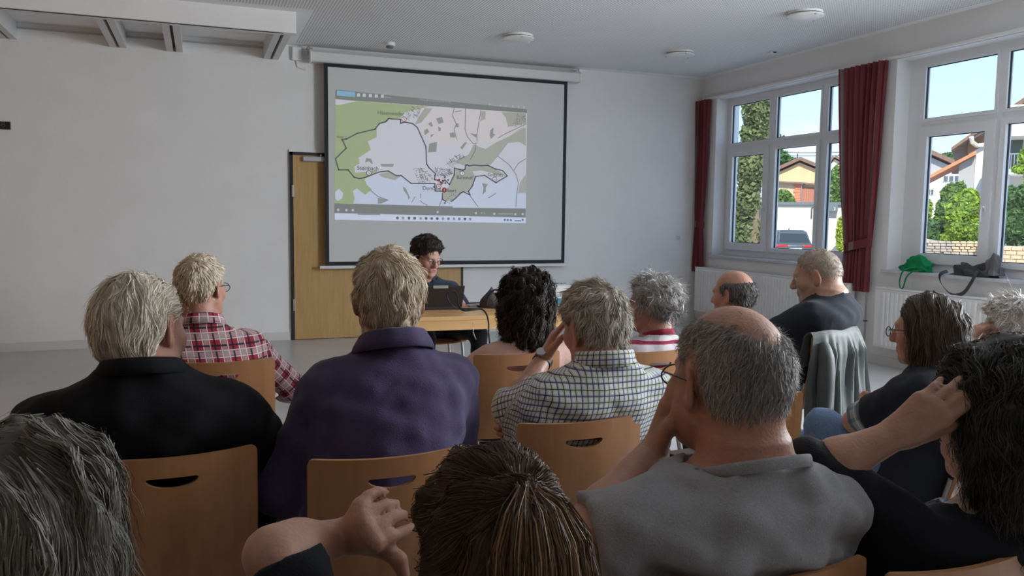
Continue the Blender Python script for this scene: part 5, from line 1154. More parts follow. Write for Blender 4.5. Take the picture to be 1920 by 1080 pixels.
HAIRLINE_Y = [-0.13, -0.06, -0.035, -0.005, 0.012, 0.03, 0.05, 0.07, 0.09, 0.11]; HAIRLINE_Z = [-0.080, -0.078, -0.055, -0.020, -0.015, 0.015, 0.030, 0.062, 0.085, 0.12]
def HL(nape=-0.08, front=0.0): return ([-0.13, -0.06, -0.046, -0.037, -0.025, 0.0, 0.012, 0.03, 0.05, 0.07, 0.09, 0.11], [nape, nape, nape * .75, 0.018, 0.030, 0.030, 0.015, 0.012, 0.030 + front, 0.062 + front, 0.085 + front, 0.12 + front])
def build_hair(T, root, st, seed, hname='hair'):
    """st: dict(th=fn(q)->thickness, zlow=array, prims=[(a,b,ra,rb,k)], flow=fn(q,t)->dir, n, L=(lo,hi), lift, w, cols, curl)"""
    r = np.random.default_rng(seed); ext = st.get('ext', ((-.15, .15), (-.17, .16), (-.16, .17))); h_ = st.get('h', 0.006)
    F = Field(*[np.arange(a, b + h_, h_) for a, b in ext]); HT = HeadT((0, 0, 0), np.eye(3), 1.0)
    F.ell((0, -0.012, 0.032), (0.077, 0.098, 0.089)); F.ell((0, -0.045, 0.005), (0.068, 0.062, 0.072), k=0.03); F.ell((0, 0.030, -0.035), (0.060, 0.064, 0.085), k=0.03); F.cap((0, -.03, -.05), (0, -.045, -.13), .052, .054, .03)
    g = np.stack(np.meshgrid(F.xs, F.ys, F.zs, indexing='ij'), -1).reshape(-1, 3)
    hl = st['hl'] if 'hl' in st else (HAIRLINE_Y, st.get('zlow', HAIRLINE_Z)); zl = np.interp(g[:, 1], *hl); fade = np.clip((g[:, 2] - zl) / st.get('fade', 0.03), 0, 1); fade = fade * fade * (3 - 2 * fade)
    if 'mask' in st: fade = fade * st['mask'](g)
    th = st['th'](g) if callable(st['th']) else st['th']; wv = Waves(seed + 1, 10, *st.get('lock', (0.03, 0.07)))
    V = F.V.reshape(-1) - (th * fade - 0.007 * (1 - fade)) + st.get('rough', 0.003) * wv(g) * fade
    F.V = V.reshape(F.V.shape).astype(np.float32)
    for p_ in st.get('prims', ()): F.cap(*p_)
    if st.get('prims'): wrinkle(F, wv, st.get('rough', 0.003) * 1.5)
    v, q = F.nets()
    G = [a.astype(np.float32) for a in np.gradient(F.V, h_)]; lo = np.array([a[0] for a in (F.xs, F.ys, F.zs)]); sh = np.array(F.V.shape)
    def samp(P):
        x = np.clip((P - lo) / h_, 0, sh - 1.001); i = x.astype(int); f = x - i; out = []
        for A in (F.V, G[0], G[1], G[2]):
            c = 0
            for a in (0, 1):
                for b in (0, 1):
                    for d in (0, 1): c = c + A[i[:, 0] + a, i[:, 1] + b, i[:, 2] + d] * (f[:, 0] if a else 1 - f[:, 0]) * (f[:, 1] if b else 1 - f[:, 1]) * (f[:, 2] if d else 1 - f[:, 2])
            out.append(c)
        n = np.stack(out[1:], 1); return out[0], n / (np.linalg.norm(n, axis=1)[:, None] + 1e-6)
    zl = np.interp(v[:, 1], *hl); ok = (v[:, 2] > zl + 0.004)
    if 'mask' in st: ok &= r.random(len(v)) < st['mask'](v)
    if 'root' in st: ok &= st['root'](v)
    idx = np.nonzero(ok)[0]; cols = [np.array(c, float) for c in st['cols']]
    ns, N = st.get('seg', 6), st['n']; P = v[r.choice(idx, N)] + r.normal(size=(N, 3)) * 0.003
    L = r.uniform(*st['L'], N); ds = (L / ns)[:, None]; lift = st.get('lift', 0.008) * r.random(N) ** 2; rv = r.normal(size=(N, 3)) * st.get('mess', 0.15); o0 = r.uniform(-0.002, 0.004, N)
    wf = [Waves(seed + 5 + i, 6, *st.get('lock', (0.04, 0.09))) for i in range(3)]; pts = [P]; nr = []
    for j in range(ns):
        t = (j + 0.5) / ns; d, n = samp(P); D = st['flow'](P, t) + rv + st.get('swirl', 0.25) * np.stack([w(P) for w in wf], 1)
        D = D - n * (D * n).sum(1)[:, None] * st.get('stick', 0.85) + n * (st.get('rise', 0.0) * (1 - t)); D /= np.linalg.norm(D, axis=1)[:, None] + 1e-9
        P = P + D * ds * (st['stop'](P) if 'stop' in st else 1.0); d, n = samp(P); tgt = o0 + lift * t * t * 3; e = d - tgt; P = P - n * (np.where(e < 0, e, e * st.get('hug', 0.5)))[:, None]; pts.append(P); nr.append(n)
    nr.append(n); pts = np.stack(pts, 1); nr = np.stack(nr, 1)
    if st.get('curl'):
        amp, wl = st['curl']; ph = r.uniform(0, 6.28, N); s_ = np.linspace(0, 1, ns + 1)[None, :] * L[:, None]; tg = np.gradient(pts, axis=1); tg /= np.linalg.norm(tg, axis=2)[:, :, None] + 1e-9
        bn = np.cross(tg, nr); a = 2 * np.pi * s_ / wl + ph[:, None]; k = np.minimum(1, s_ / 0.03); pts = pts + (amp * k * np.cos(a))[:, :, None] * nr * 0.8 + (amp * k * np.sin(a))[:, :, None] * bn
    tg = np.gradient(pts, axis=1); tg /= np.linalg.norm(tg, axis=2)[:, :, None] + 1e-9; sd = np.cross(tg, nr); sd /= np.linalg.norm(sd, axis=2)[:, :, None] + 1e-9
    tw = r.normal(size=(N, 1, 1)) * 0.5; sd = sd * np.cos(tw) + nr * np.sin(tw); w = st['w'] * r.uniform(0.6, 1.3, N)[:, None, None] * (1 - 0.8 * np.linspace(0, 1, ns + 1) ** 2.5)[None, :, None] / 2
    rib = np.stack([pts - sd * w, pts + sd * w], 2).reshape(-1, 3)
    b0 = (np.arange(N) * (ns + 1) * 2)[:, None] + np.arange(ns)[None, :] * 2; Q2 = np.stack([b0, b0 + 1, b0 + 3, b0 + 2], -1).reshape(-1, 4)
    mixv = r.random(N) if 'colfn' not in st else np.clip(st['colfn'](pts[:, 0]) + r.normal(size=N) * 0.2, 0, 1)
    i = np.clip((mixv * (len(cols) - 1)).astype(int), 0, len(cols) - 2) if len(cols) > 1 else np.zeros(N, int); f = np.clip(mixv * (len(cols) - 1) - i, 0, 1)[:, None]; Cc = np.stack(cols)
    cs = Cc[i] * (1 - f) + Cc[np.minimum(i + 1, len(cols) - 1)] * f; cs = cs * r.uniform(0.8, 1.15, N)[:, None]; cs = np.repeat(cs, (ns + 1) * 2, 0)
    if 'colfn' in st:
        mv = np.clip(st['colfn'](v), 0, 1) * (len(cols) - 1); ii = np.clip(mv.astype(int), 0, len(cols) - 2); capc = Cc[ii] * (1 - (mv - ii)[:, None]) + Cc[ii + 1] * (mv - ii)[:, None]
    else: capc = np.repeat(np.mean(Cc, 0)[None], len(v), 0)
    capc = capc * st.get('capk', 0.8)
    v = relax(v, q, 1)
    vv = np.concatenate([v, rib]); cc = np.concatenate([capc, cs]); qq = np.concatenate([q, Q2 + len(v)])
    vv = T.c + T.s * (vv @ T.R.T)
    return mesh_np(hname, vv, qq, M_HAIR, root, {'tint': cc})
def build_glasses(T, root, m, z=0.0, wide=0.070, lens=True, thick=0.0016, rim=(0.024, 0.018)):
    g = None
    for sx in (-1, 1):
        c = (sx * 0.033, 0.118, z - 0.004); ring = [T((c[0] + rim[0] * math.cos(a) * (1 + .05 * math.cos(2 * a)), c[1] - 0.10 * abs(c[0] + rim[0] * math.cos(a)) * 0.35, c[2] + rim[1] * math.sin(a))) for a in np.linspace(0, 2 * math.pi, 24, endpoint=False)]
        if g is None: g = MB().tube(ring, thick, 6, True).tube([T((-0.01, .122, z)), T((0, .1235, z + .002)), T((0.01, .122, z))], thick, 6).build('glasses', m, root, True)
        else: MB().tube(ring, thick, 6, True).build('rim', m, g, True)
        if lens: MB().add(ring, [tuple(range(24))]).build('lens', M_GLASS, g)
        MB().tube([T((sx * 0.057, .106, z + .004)), T((sx * 0.068, .09, z + .006)), T((sx * .080, .02, z + .006)), T((sx * .083, -.012, z + .004)), T((sx * .081, -.034, z - .018))], thick * 1.15, 6).build('temple', m, g, True)
    return g
def build_collar(nb, root, m, R=0.071, hgt=0.042, tilt=0.30, flare=0.014, opening=0.5, fold=True, weave=False, yaw=0.0, drop=0.0):
    """folded shirt collar round the neck base"""
    prof = [(0.0, -0.012), (0.004, hgt * 0.55), (0.006, hgt * 0.92), (0.010, hgt), (0.015, hgt * 0.9), (0.013 + flare * 0.7, hgt * 0.35), (0.012 + flare, -0.004), (0.006 + flare, -0.006), (0.008, hgt * 0.4), (0.004, -0.014)] if fold else [(0.0, -0.01), (0.002, hgt), (0.007, hgt + .002), (0.010, hgt * .5), (0.012, -0.012)]
    ng = 48; vs = []; a0 = opening / 2; uv = []
    for i in range(ng + 1):
        a = math.pi / 2 + a0 + yaw + (2 * math.pi - opening) * i / ng; ca, sa = math.cos(a), math.sin(a)
        for (dr, z) in prof:
            rr_ = R + dr + 0.0012 * math.sin(9 * a); x, y = rr_ * ca, rr_ * 0.98 * sa - 0.004
            vs.append((nb[0] + x, nb[1] + y, nb[2] + drop + z - tilt * y)); uv.append((a * R, z))
    k = len(prof); q = [(i * k + j, (i + 1) * k + j, (i + 1) * k + (j + 1) % k, i * k + (j + 1) % k) for i in range(ng) for j in range(k)]
    return mesh_np('collar', np.array(vs), np.array(q), m, root, {'weave': np.array(uv)})
def person(label, chair_key=None, loc=None, rz=0.0, head=(0, 0, 1.1), yaw=0, pitch=0, roll=0, hs=1.0, skin=(0.50, 0.27, 0.18), wd=1.0, dp=1.0, slouch=0.02, belly=0.0, arm_l=None, arm_r=None,
           shirt=None, sleeve='short', trousers=None, neck='tee', collar=None, hair=None, seed=1, glasses=None, fine=0.0050, ear=1.0, shirt_h=0.011, wr=0.0035, wlen=(0.05, 0.13), thigh_yaw=0.0, loose=0.014, neck_r=0.058,
           knee_dz=0.0, name='person', lipc=(0.38, 0.13, 0.11), hem=None, armscale=1.0, legs=True, shoulder_dz=0.0, face_red=0.0, sleeve_m=None, knees=None, pel_off=(0, 0), neckdrop=0.0, knee_y=0.36):
    if chair_key: c = CH[chair_key]; loc = (c.location.x, c.location.y)
    root = empty(name, (loc[0], loc[1], 0), rz, label, 'person', None)
    ca, sa = math.cos(rz), math.sin(rz)
    def w2l(p_): d = np.array(p_, float) - np.array([loc[0], loc[1], 0]); return np.array([d[0] * ca + d[1] * sa, -d[0] * sa + d[1] * ca, d[2]])
    def v2l(d): d = np.array(d, float); return np.array([d[0] * ca + d[1] * sa, -d[0] * sa + d[1] * ca, d[2]])
    hc = w2l(head); T = HeadT(hc, rotm(yaw, pitch, roll), hs)
    nb = hc + np.array([0, -0.030 - neckdrop * .6, -0.150 + neckdrop]) * hs + 0.25 * (T((0, -0.02, -0.10)) - hc - np.array([0, -0.02, -0.10]) * hs)
    pel = np.array([pel_off[0], -0.095 + pel_off[1], 0.535]); TT = mk_torso(pel, nb, wd, dp, slouch, belly, loose + wr, chair_key is not None)
    S = {s: nb + np.array([s * 0.168 * wd, 0.005, -0.088 + shoulder_dz]) for s in (-1, 1)}; ar = armscale; arms = {}
    for s, A in ((-1, arm_l), (1, arm_r)):
        A = dict(A or {}); l1, l2 = 0.295 * (0.9 + .1 * wd), 0.255
        if 'E' in A:
            E_, W_ = w2l(A['E']), w2l(A['W'])
        else:
            W0 = w2l(A['W']) if 'W' in A else np.array([s * 0.11, pel[1] + 0.30, 0.64]); E_, W_ = ik(S[s], W0, l1, l2, v2l(A['pole']) if 'pole' in A else (s * 0.6, -0.6, -0.5))
        D = v2l(A['D']) if 'D' in A else unit(unit(W_ - E_) + np.array([-s * 0.3, 0.2, -0.35])); Nn = v2l(A['N']) if 'N' in A else np.array([-s * 0.25, 0.0, -1.0])
        arms[s] = (S[s], E_, W_, [(w2l(c_[0]), w2l(c_[1]), *c_[2:]) for c_ in A['prims']] if 'prims' in A else hand_prims(W_, D, Nn, s, sc=A.get('sc', 0.97), **A.get('hand', {})))
    # ---- body: head, neck, torso, arms and hands in one surface
    pts = [hc + hs * np.array(o) for o in ((-.12, -.13, -.15), (.12, .15, .14))]; fb = [(pts[0], pts[1])]
    for s in (-1, 1):
        hp = np.array([p_ for c_ in arms[s][3] for p_ in (c_[0], c_[1])]); fb.append((hp.min(0) - 0.02, hp.max(0) + 0.02))
    allp = np.array([p_ for s in (-1, 1) for p_ in arms[s][:3]] + [b for a in fb for b in a] + [[TT['cx'].min() - .25, TT['cy'].min() - .2, pel[2] - .1], [TT['cx'].max() + .25, TT['cy'].max() + .2, nb[2]]])
    lo, hi = allp.min(0) - 0.07, allp.max(0) + 0.07
    F = Field(*[axis_pts(lo[i], hi[i], [(a[i], b[i]) for a, b in fb], fine, 0.015) for i in range(3)])
    F.torso(TT, -0.004, 0.03); nk = T((0, -0.028, -0.055)); F.cap(nk, nb + np.array([0, 0.004, 0.0]), neck_r * 0.98, neck_r * 1.06, 0.03); F.cap(T((0, -0.03, -0.02)), nb, neck_r * .9, neck_r, 0.03)
    for s in (-1, 1):
        Sp, Ep_, Wp, hp = arms[s]; fm = Ep_ + (Wp - Ep_) * 0.3
        F.cap(Sp, Ep_, .047 * ar, .038 * ar, .03); F.cap(Ep_, fm, .037 * ar, .040 * ar, .02); F.cap(fm, Wp, .040 * ar, .0265 * ar, .02)
    for s in (-1, 1):
        for (a, b, r0, r1, k) in arms[s][3]: F.cap(a, b, r0, r1, k)
    head_prims(F, T, hs, ear)
    v, q = F.nets(); v = relax(v, q, 1, 0.35); ql = T.inv(v); sk = np.array(skin); tint = np.repeat(sk[None], len(v), 0)
    inhead = (np.abs(ql) < 0.16).all(1)
    g_ = lambda c, r_: np.exp(-(((ql - np.array(c)) / np.array(r_)) ** 2).sum(1)) * inhead
    red = 0.5 * g_((.085, -.015, 0), (.02, .03, .04)) + 0.5 * g_((-.085, -.015, 0), (.02, .03, .04)) + 0.5 * g_((0, .12, -.035), (.02, .02, .02)) + 0.35 * (g_((.045, .07, -.03), (.03, .03, .03)) + g_((-.045, .07, -.03), (.03, .03, .03))) + (0.35 + face_red) * g_((0, -.04, -.11), (.09, .08, .05))
    tint = tint * (1 - red[:, None] * np.array([-.10, .25, .22])); lip = np.clip(1.3 * g_((0, .098, -.069), (.022, .012, .0095)), 0, 1)[:, None]; tint = tint * (1 - lip) + np.array(lipc) * lip
    body = mesh_np('body', v, q, M_SKIN, root, {'tint': tint})
    # eyes and brows
    for sx in (-1, 1):
        bm = bmesh.new(); bmesh.ops.create_uvsphere(bm, u_segments=16, v_segments=10, radius=0.0122 * hs); e = MB().addbm(bm).build('eye', mat('eye_white', (.62, .58, .55), .25), body, True); e.location = T((sx * .031, .0805, -0.001))
        bm = bmesh.new(); bmesh.ops.create_uvsphere(bm, u_segments=12, v_segments=8, radius=0.0062 * hs); ir = MB().addbm(bm).build('iris', mat('eye_dark', (.03, .025, .02), .15), e, True); ir.location = T((sx * .031, .0895, -0.002)) - T((sx * .031, .0825, -0.001))
    # ---- shirt
    if shirt:
        lo2 = lo.copy(); lo2[2] = pel[2] - 0.11; Fs = Field(*[np.arange(lo2[i] - .03, hi[i] + .05, shirt_h) for i in range(3)])
        Fs.torso(TT, loose - 0.002, 0.03, zlo=(hem if hem else pel[2] - 0.075))
        wv = Waves(seed + 40, 12, *wlen)
        for s in (-1, 1):
            Sp, Ep_, Wp, _h = arms[s]; sl_ = sleeve if not isinstance(sleeve, dict) else sleeve[s]
            o = loose
            if sl_ == 'short': ct_ = Sp + (Ep_ - Sp) * 0.74; Fs.cap(Sp, Ep_, .049 * ar + o, .040 * ar + o + .012, .055, (ct_, unit(Ep_ - Sp)))
            elif sl_ == 'half': ct_ = Sp + (Ep_ - Sp) * 0.92; Fs.cap(Sp, Ep_ + (Ep_ - Sp) * .1, .049 * ar + o, .042 * ar + o + .006, .055, (ct_, unit(Ep_ - Sp)))
            elif sl_ == 'elbow': Fs.cap(Sp, Ep_, .049 * ar + o, .042 * ar + o, .055); ct_ = Ep_ + (Wp - Ep_) * 0.12; Fs.cap(Ep_, Wp, .041 * ar + o, .036 * ar + o, .03, (ct_, unit(Wp - Ep_)))
            elif sl_ == 'rolled': Fs.cap(Sp, Ep_, .049 * ar + o, .042 * ar + o, .055); ct_ = Ep_ + (Wp - Ep_) * 0.35; Fs.cap(Ep_, Wp, .041 * ar + o, .038 * ar + o, .03, (ct_, unit(Wp - Ep_)))
            elif sl_ == 'long': Fs.cap(Sp, Ep_, .049 * ar + o, .042 * ar + o, .055); ct_ = Ep_ + (Wp - Ep_) * 0.93; Fs.cap(Ep_, Wp, .042 * ar + o, .030 * ar + o, .03, (ct_, unit(Wp - Ep_)))
        # neckline
        dpt, tl, rad_ = {'tee': (0.012, .35, .092), 'wide': (-0.004, .42, .108), 'shirt': (0.020, .30, .092), 'polo': (0.018, .30, .092)}[neck]
        sl, X, Y, Z = Fs.blk(nb - .2, nb + .25, 0); pl = ((Z - nb[2] - dpt) + tl * (Y - nb[1] + .05)) / math.sqrt(1 + tl * tl); rd = np.sqrt((X - nb[0]) ** 2 + (Y - nb[1]) ** 2)
        Fs.V[sl] = np.maximum(Fs.V[sl], np.minimum(pl, rad_ - rd))
        wrinkle(Fs, wv, wr); wrinkle(Fs, Waves(seed + 77, 8, .025, .05), wr * 0.3)
        v, q = Fs.nets(); v = relax(v, q, 2, 0.45)
        # weave coordinates: round the torso, or along the sleeve
        gI = lambda key: np.interp(v[:, 2], TT['z'], TT[key]); ang = np.arctan2((v[:, 0] - gI('cx')) / gI('w'), -(v[:, 1] - gI('cy')) / gI('d')); xr = v[:, 0] - gI('cx'); uv = np.stack([xr + np.sign(xr) * np.maximum(0, v[:, 1] - (gI('cy') - gI('d')) - 0.06), v[:, 2]], 1)
        dt = (np.sqrt(((v[:, 0] - gI('cx')) / (gI('w') + loose)) ** 2 + ((v[:, 1] - gI('cy')) / (gI('d') + loose)) ** 2) - 1) * 0.12
        for s in (-1, 1):
            Sp, Ep_, Wp, _h = arms[s]; cum = 0.0
            for a, b, r_ in ((Sp, Ep_, .045), (Ep_, Wp, .038)):
                ax = b - a; L = np.linalg.norm(ax); ax = ax / L; t = np.clip((v - a) @ ax, 0, L); cp = v - a - t[:, None] * ax; dd = np.linalg.norm(cp, axis=1) - r_ * ar - loose
                u0 = unit(np.cross(ax, (0.3, 1.0, 0.2))); w0 = np.cross(ax, u0); an = np.arctan2(cp @ w0, cp @ u0); m_ = (dd < dt - 0.010) & (t > 0.01 if cum == 0 else t >= 0)
                uv[m_] = np.stack([an[m_] * 0.055, -(t[m_] + cum) + nb[2]], 1); dt = np.where(m_, dd, dt); cum += L
        mesh_np('shirt', v, q, shirt, root, {'weave': uv})
    sh = root.children[-1]
    if collar: build_collar(nb, sh, **collar)
    elif neck in ('tee', 'wide') and shirt:
        pass
    # ---- trousers and shoes
    if legs:
        tr = trousers or fabric('trousers_dark', (0.02, 0.022, 0.03)); ty = thigh_yaw; kn = {}
        for s in (-1, 1):
            k_ = np.array([s * 0.13 + math.sin(-ty) * .42, pel[1] + 0.095 + knee_y, 0.50 + knee_dz]) if knees is None else (w2l(knees[s][1:]) if len(knees[s]) == 4 else np.array(knees[s])); an_ = k_ + np.array([s * .01, 0.02, -0.41 - knee_dz]); kn[s] = (np.array([pel[0] + s * .085, pel[1] + .03, .535]), k_, an_)
        pp_ = np.array([p_ for s in kn for p_ in kn[s]] + [pel]); l3, h3 = pp_.min(0) - .17, pp_.max(0) + .16
        Ft = Field(*[np.arange(l3[i], h3[i], 0.018) for i in range(3)]); Ft.torso(TT, 0.004, .03, zhi=pel[2] + .07)
        for s in (-1, 1):
            a, b, c_ = kn[s]; Ft.cap(a, b, .088, .064, .04); Ft.cap(b, c_, .062, .050, .03, (c_ + np.array([0, 0, .005]), unit(c_ - b)))
        wrinkle(Ft, Waves(seed + 90, 10, .05, .12), .004); v, q = Ft.nets(); v = relax(v, q, 2, .45); mesh_np('trousers', v, q, tr, root)
        for s in (-1, 1):
            a = kn[s][2]; Fh = Field(*[np.arange(x0_, x1_, .012) for x0_, x1_ in ((a[0] - .08, a[0] + .08), (a[1] - .10, a[1] + .26), (0.0 - .02, a[2] + .08))])
            Fh.cap(a, (a[0], a[1] - .02, .05), .04, .045, .03); Fh.cap((a[0], a[1] - .02, .045), (a[0] + s * .015, a[1] + .17, .036), .042, .036, .03); sl, X, Y, Z = Fh.blk((a[0] - .1, a[1] - .2, -.05), (a[0] + .1, a[1] + .3, .3), 0); Fh.V[sl] = np.maximum(Fh.V[sl], 0.001 - Z)
            v, q = Fh.nets(); mesh_np('shoe', v, q, mat('shoe_dark', (.025, .022, .02), .5), root)
    if glasses: build_glasses(T, root, glasses if glasses is not True else M_DARK)
    for h_ in (hair if isinstance(hair, list) else [hair] if hair else []): build_hair(T, root, h_, seed)
    return dict(root=root, T=T, nb=nb, arms=arms, w2l=w2l, shirt=sh, TT=TT)
# ------------------------------------------------------------------ hair styles
def whorl(crown, down=0.5, back=0.0):
    c = np.array(crown, float)
    def f(P, t): D = P - c; D /= np.linalg.norm(D, axis=1)[:, None] + 1e-6; return D + np.array([0, -back, -down])
    return f
def down_flow(part=(0.0, 0.0), out=0.25):
    def f(P, t):
        D = np.zeros_like(P); sx = np.sign(P[:, 0] - part[0]); top = np.clip((P[:, 2] - 0.05) / 0.06, 0, 1)
        D[:, 0] = sx * (0.9 * top + 0.02) ; D[:, 1] = -0.35 * top + np.where(P[:, 1] > 0.03, -0.35, 0); D[:, 2] = -1.0 + 0.6 * top; return D
    return f
def smooth(x, a, b): t = np.clip((x - a) / (b - a), 0, 1); return t * t * (3 - 2 * t)
GREY = [(0.34, 0.30, 0.24), (0.52, 0.47, 0.39), (0.68, 0.63, 0.55)]
WHITE = [(0.58, 0.49, 0.38), (0.80, 0.71, 0.58), (0.90, 0.84, 0.74)]
BLOND = [(0.46, 0.34, 0.22), (0.66, 0.54, 0.39), (0.78, 0.69, 0.55)]
DARK = [(0.018, 0.014, 0.012), (0.035, 0.026, 0.020), (0.07, 0.05, 0.04)]
BROWN = [(0.045, 0.025, 0.014), (0.11, 0.060, 0.030), (0.22, 0.13, 0.070)]
ASH = [(0.10, 0.085, 0.065), (0.20, 0.175, 0.14), (0.36, 0.33, 0.28)]

m_navy = fabric('navy_jersey', (0.018, 0.021, 0.030), sheen=0.05); m_blk = fabric('black_jacket_cloth', (0.006, 0.006, 0.008), bump=0.15, sheen=0.02); m_blk2 = fabric('black_tee', (0.008, 0.009, 0.013), sheen=0.03)
m_purple = fabric('purple_polo', (0.062, 0.046, 0.105)); m_greyt = fabric('grey_melange', (0.315, 0.32, 0.335), var=0.10, vscale=260); m_pinkb = fabric('pink_blouse', (0.66, 0.42, 0.35)); m_denim = fabric('denim_blue', (0.12, 0.19, 0.31), var=0.15); m_shirt5 = fabric('dark_blue_shirt', (0.022, 0.030, 0.048))
RW, RR, RK = (0.62, 0.58, 0.57), (0.30, 0.018, 0.030), (0.015, 0.012, 0.03)
m_redp = plaid('red_plaid', (0.34, 0.025, 0.04), [(0, .064, .0, .016, (.42, .30, .30), .75), (1, .064, .0, .016, (.45, .33, .33), .75), (0, .064, .006, .004, RW, 1.0), (1, .064, .006, .004, RW, 1.0), (0, .064, .030, .007, RK, .9), (1, .064, .030, .007, RK, .9), (0, .064, .046, .004, RW, .9), (1, .064, .046, .004, RW, .9)])
m_chk = plaid('blue_green_check', (0.72, 0.72, 0.72), [(0, .030, .004, .009, (.50, .54, .34), .6), (1, .030, .004, .009, (.50, .54, .34), .6), (0, .030, .016, .006, (.30, .34, .47), .7), (1, .030, .016, .006, (.30, .34, .47), .7), (0, .015, 0, .0021, (.03, .035, .075), .95), (1, .015, 0, .0021, (.03, .035, .075), .95)])
m_stp = plaid('red_white_stripe', (0.66, 0.62, 0.63), [(1, .047, .012, .0135, (.33, .025, .075), 1.0)])
m_chk2 = plaid('black_white_check', (0.5, 0.5, 0.5), [(0, .014, 0, .006, (.03, .03, .03), .9), (1, .014, 0, .006, (.03, .03, .03), .9)])
m_gplaid = plaid('grey_green_plaid', (0.30, 0.34, 0.36), [(0, .04, 0, .012, (.10, .22, .22), .8), (1, .04, 0, .012, (.08, .10, .16), .8), (1, .04, .02, .004, (.6, .6, .6), .8)])
SK1 = (0.47, 0.245, 0.17); SK2 = (0.50, 0.28, 0.20); SK3 = (0.42, 0.22, 0.15)
PP = {}
# --- 1: grey long-haired woman, bottom left
PP[1] = person('person in a dark top cut off at the bottom left corner', loc=(-0.13, 1.05), rz=0.0, head=at(66, 1003, 0.95), yaw=-14, pitch=-6, shirt=m_blk2, sleeve='long', neck='tee', wd=0.92, dp=0.95, fine=0.007, seed=11, skin=SK2, slouch=0.03,
    hair=dict(th=lambda q: 0.011 + 0.004 * smooth(q[:, 2], .0, .1), flow=down_flow((0.0, 0)), n=7500, L=(0.16, 0.34), seg=12, w=0.0014, lift=0.012, mess=0.06, swirl=0.14, hug=0.7, cols=[(0.08, 0.072, 0.058), (0.15, 0.138, 0.115), (0.27, 0.25, 0.21)], capk=0.55, rough=0.003, ext=((-.21, .21), (-.22, .17), (-.40, .18)),
              zlow=[-.3, -.3, -.25, -.2, -.15, .0, .03, .06, .085, .12], prims=[((0, -.055, -.02), (0, -.065, -.30), .080, .070, .05), ((-.045, -.03, -.02), (-.055, -.045, -.28), .045, .045, .04), ((.045, -.03, -.02), (.055, -.045, -.28), .045, .045, .04)]))
# --- 2: man in black jacket
PP[2] = person('person in a black jacket seated at the left', 'P2', rz=0.0, head=at(270, 616, 1.97), neckdrop=0.05, yaw=-34, pitch=-8, roll=-3, hs=1.02, shirt=m_blk, sleeve='long', neck='shirt', wd=1.20, dp=1.15, loose=0.022, slouch=0.02, belly=0.03, seed=21, skin=SK1, ear=1.15, wr=0.0045, armscale=1.2, fine=0.0065, shoulder_dz=-0.03,
    collar=dict(m=m_blk, R=0.074, hgt=0.035, flare=0.02, tilt=0.25), arm_l=dict(pole=(-1, -.35, -.35)), arm_r=dict(pole=(1, -.35, -.35)),
    hair=dict(th=lambda q: 0.006 + 0.010 * smooth(-q[:, 1], .0, .08), flow=lambda P, t: np.stack([0.15 * np.sign(P[:, 0]), -0.9 + 0.9 * smooth(-P[:, 1], .03, .09), -0.35 - 0.7 * smooth(-P[:, 1], .02, .09)], 1), n=4200, L=(0.05, 0.10), w=0.0022, lift=0.006, mess=0.12, swirl=0.25, cols=WHITE, capk=0.88, rough=0.003,
              hl=HL(-.092)))
# --- 3: man in red plaid shirt
PP[3] = person('person in a red plaid shirt wearing glasses', 'P3', rz=0.0, head=at(377, 538, 3.22), yaw=-32, pitch=-3, shirt=m_redp, sleeve='long', neck='shirt', wd=1.05, dp=1.05, seed=31, skin=SK1, glasses=M_DARK, fine=0.006, slouch=0.03, collar=dict(m=m_redp, R=0.068, hgt=0.038), trousers=fabric('trousers_blue', (.03, .04, .07)),
    arm_r=dict(pole=(1, -.4, -.5)), arm_l=dict(pole=(-1, -.4, -.5)),
    hair=dict(th=lambda q: 0.003 + 0.006 * smooth(q[:, 2], .02, .09), flow=whorl((0.01, -0.075, 0.085), 0.35), n=2600, L=(0.02, 0.035), w=0.003, lift=0.006, mess=0.2, rise=0.15, cols=BLOND, colfn=lambda q: 0.65 - 0.6 * smooth(-q[:, 2], -.02, .06), rough=0.003))
# --- 4: purple polo
PP[4] = person('person in a purple polo shirt facing the screen', 'P4', rz=0.03, neckdrop=0.025, head=at(729, 562, 2.17), yaw=-12, pitch=-2, hs=1.0, shirt=m_purple, sleeve='elbow', neck='polo', wd=1.0, dp=1.04, seed=41, skin=SK1, ear=1.1, slouch=0.035, armscale=1.0, fine=0.0055, wr=0.004, loose=0.016, collar=dict(m=m_purple, R=0.072, hgt=0.048, flare=0.026, tilt=0.32, drop=-0.006),
    hair=dict(th=lambda q: 0.008 + 0.007 * smooth(q[:, 2], .0, .08), flow=whorl((-0.01, -0.06, 0.10), 0.55), n=5600, L=(0.035, 0.06), w=0.0021, lift=0.006, mess=0.16, rise=0.10, swirl=0.3, cols=BLOND, rough=0.005, hl=HL(-.085)))
